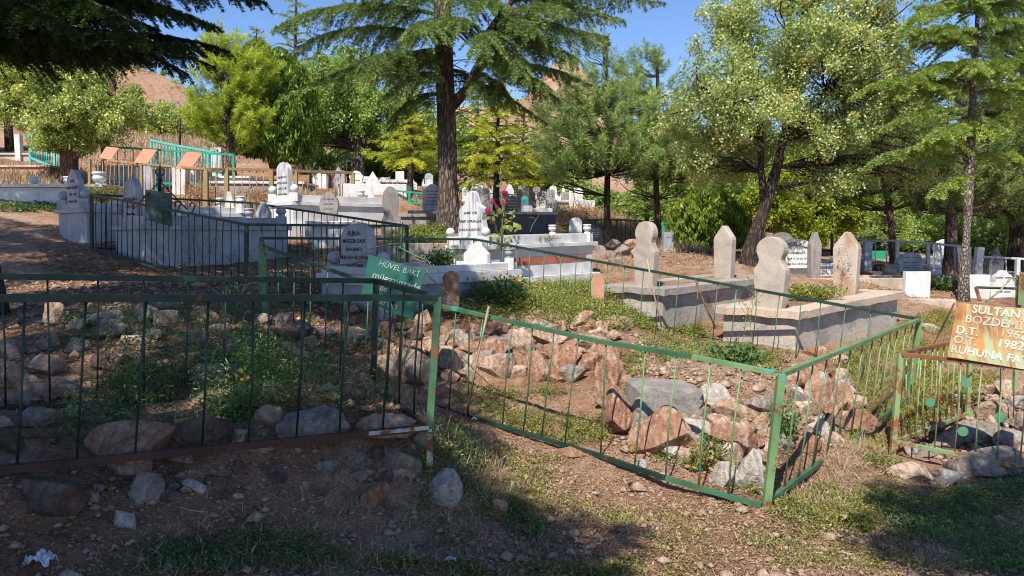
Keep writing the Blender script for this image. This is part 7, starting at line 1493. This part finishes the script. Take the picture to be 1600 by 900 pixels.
def pebbles():
    base = np.array([[1, 0, 0], [0, 1, 0], [-1, 0, 0], [0, -1, 0], [0, 0, 0.75], [0, 0, -0.6]], float); tri = np.array([[0, 1, 4], [1, 2, 4], [2, 3, 4], [3, 0, 4], [1, 0, 5], [2, 1, 5], [3, 2, 5], [0, 3, 5]])
    V = []; F_ = []; n0 = 0
    for px, n, s in (([(-20, 899), (1620, 899), (1620, 750), (1200, 800), (700, 650), (-20, 760)], 5200, 0.010), ([(940, 600), (1240, 600), (1300, 700), (1190, 780), (940, 700)], 1200, 0.014), ([(0, 600), (600, 560), (560, 440), (0, 440)], 1200, 0.022), ([(980, 520), (1250, 560), (1200, 620), (1000, 600)], 900, 0.016), ([(1400, 700), (1600, 740), (1600, 600), (1500, 600)], 500, 0.02)):
        a = poly_points(px, n); z = H(a[:, 0], a[:, 1]); sz = s * rng.lognormal(0, 0.55, n); r = rng.random((n, 6, 3)) * 0.5 + 0.7
        v = base[None] * r * sz[:, None, None] * np.array([1.2, 0.9, 0.8]); th = rng.random(n) * 6.28; c, s_ = np.cos(th)[:, None], np.sin(th)[:, None]
        x = v[..., 0] * c - v[..., 1] * s_; y = v[..., 0] * s_ + v[..., 1] * c
        V.append(np.stack([x + a[:, 0][:, None], y + a[:, 1][:, None], v[..., 2] + (z + sz * 0.25)[:, None]], -1).reshape(-1, 3)); F_.append((tri[None] + (np.arange(n) * 6)[:, None, None] + n0).reshape(-1, 3)); n0 += n * 6
    tag(link('gravel', big_mesh('gravel', np.concatenate(V), np.concatenate(F_), 'rock_tan')), 'small stones and gravel strewn over the soil', None, None, 'stuff')
pebbles()
# grave bed plants
flower_bush('bed_plant', 'low pale green leafy plants on the earth of the nearer concrete grave', (1262, 462), 110, 0.46, 0.13, 'weed_yellow', 0, 'orange_petal', 0.02, d=9.3, ls=0.06, per=20)
flower_bush('bed_plant', 'green creeping plants spilling over the rim of the white grave with the red stripe', (836, 375), 60, 0.42, 0.07, 'weed_lush', 0, 'orange_petal', 0.02, d=11.5, ls=0.035, per=26)
flower_bush('bed_plant', 'leafy green plants in the raised bed at the foot of the big cedar', (655, 380), 120, 0.5, 0.2, 'weed_lush', 0, 'orange_petal', 0.02, d=12.0, ls=0.06, per=24)
flower_bush('bed_plant', 'dark leafy clump behind the blank white slab', (1475, 455), 50, 0.3, 0.3, 'weed_dark', 0, 'orange_petal', 0.02, d=12.2, ls=0.07, per=24)
# litter
def rag(label, u, v, w, h, mat, name='rag'):
    p = G(u, v + h * 0.4); s = w * p.y / FPX; k = h * p.y / FPX; n = 14; V = []; F_ = []
    for i in range(n):
        for j in range(n):
            x = (i / (n - 1) - 0.5); y = (j / (n - 1) - 0.5); q = fbm(x * 4 + u, y * 4, 3, 8); x2 = x * (1 + 0.5 * float(fbm(y * 3 + u, 5.0, 2, 3)))
            V.append(p + Vector((x2 * s, y * s * 0.6, 0.012 + abs(float(q)) * k * 1.5 + k * 0.35 * (1 - abs(x) * 2) )))
    for i in range(n - 1):
        for j in range(n - 1): F_.append((i * n + j, (i + 1) * n + j, (i + 1) * n + j + 1, i * n + j + 1))
    o = part(name, V, F_, mat, None, True); m = o.modifiers.new('thickness', 'SOLIDIFY'); m.thickness = 0.002; return tag(o, label, 'litter')
rag('crumpled pale plastic rag at the lower left corner of the ground', 62, 876, 44, 34, 'rag_white')
rag('scrap of white plastic in the grass below the flaking post', 728, 752, 12, 20, 'rag_white')
rag('small flat white scrap near the bottom edge of the picture', 704, 880, 20, 8, 'rag_white')
rag('tiny blue scrap left of the flat white scrap', 662, 856, 12, 7, 'blue_scrap')
rag('white crumb of paper by the broken bottom rail', 741, 656, 9, 8, 'rag_white')
pole([G(272, 795) + UP * 0.01, G(300, 808) + UP * 0.02, G(325, 806) + UP * 0.01], 0.004, 'stem_dry', 'thin dry twig lying on the shaded soil below the bank', 'twig', 'twig', 5)
pole([G(1310, 868) + UP * 0.01, G(1336, 872) + UP * 0.012], 0.006, 'stem_dry', 'short pale stick lying on the bare ground lower right', 'twig', 'twig', 5)
pole([G(60, 815) + UP * 0.02, G(90, 800) + UP * 0.05, G(100, 790) + UP * 0.02], 0.003, 'stem_dry', 'fine dry stem against the huge dark slab', 'twig', 'twig', 5)

# ------------------------------------------------------------------ labels of the look-alike stones, from their course and order
ORD = ['first', 'second', 'third', 'fourth', 'fifth', 'sixth', 'seventh', 'eighth', 'ninth', 'tenth', 'eleventh', 'twelfth', 'thirteenth', 'fourteenth', 'fifteenth', 'sixteenth', 'seventeenth', 'eighteenth', 'nineteenth', 'twentieth']
ORD += [w for a in ('twenty', 'thirty', 'forty', 'fifty', 'sixty') for w in [a + '-' + b for b in ORD[:9]] + [{'twenty': 'thirtieth', 'thirty': 'fortieth', 'forty': 'fiftieth', 'fifty': 'sixtieth', 'sixty': 'seventieth'}[a]]]
CN = {'rock_red': 'reddish', 'rock_tan': 'tan', 'rock_grey': 'grey', 'rock_pale': 'pale', 'rock_dark': 'dark brown'}
WHERE = {'dry-stone wall stones': ('dry-stone wall', (521, 555)), 'grave ring stones': ('earth mound ring', (612, 660)), 'shaded plot stones': ('dark fenced plot', (580, 640)),
         'stones behind the dark fence': ('shaded stone row', (508,)), 'bank stones': ('shaded earth bank', (740,)), 'stones by the rusty fence': ('heap by the rusty fence', (645, 685)), 'distant rubble': ('distant rubble heap', (393,))}
RN = {2: ['upper', 'lower'], 3: ['upper', 'middle', 'lower']}
for gname, (where, cuts) in WHERE.items():
    rows = {}
    for rec in STONES:
        if rec[5] == gname: rows.setdefault(sum(rec[2] > c for c in cuts), []).append(rec)
    for r, recs in rows.items():
        recs.sort(key=lambda q: q[1]); med = sorted(q[3] for q in recs)[len(recs) // 2]
        for i, rec in enumerate(recs):
            rec[0]['label'] = '%s %s stone, %s from left in %s part of the %s' % ('larger' if rec[3] > med else 'smaller', CN[rec[4]], ORD[i], RN[len(cuts) + 1][r], where)
# lettering becomes real mesh
dg = bpy.context.evaluated_depsgraph_get()
for o in [o for o in C.objects if o.type == 'FONT']:
    if not o.data.body.strip(): bpy.data.objects.remove(o); continue
    me = bpy.data.meshes.new_from_object(o.evaluated_get(dg)); nm = o.name
    if not len(me.materials): me.materials.append(o.data.materials[0])
    q = bpy.data.objects.new('lettering', me); C.objects.link(q); q.parent = o.parent; q.matrix_local = o.matrix_local.copy(); bpy.data.objects.remove(o)
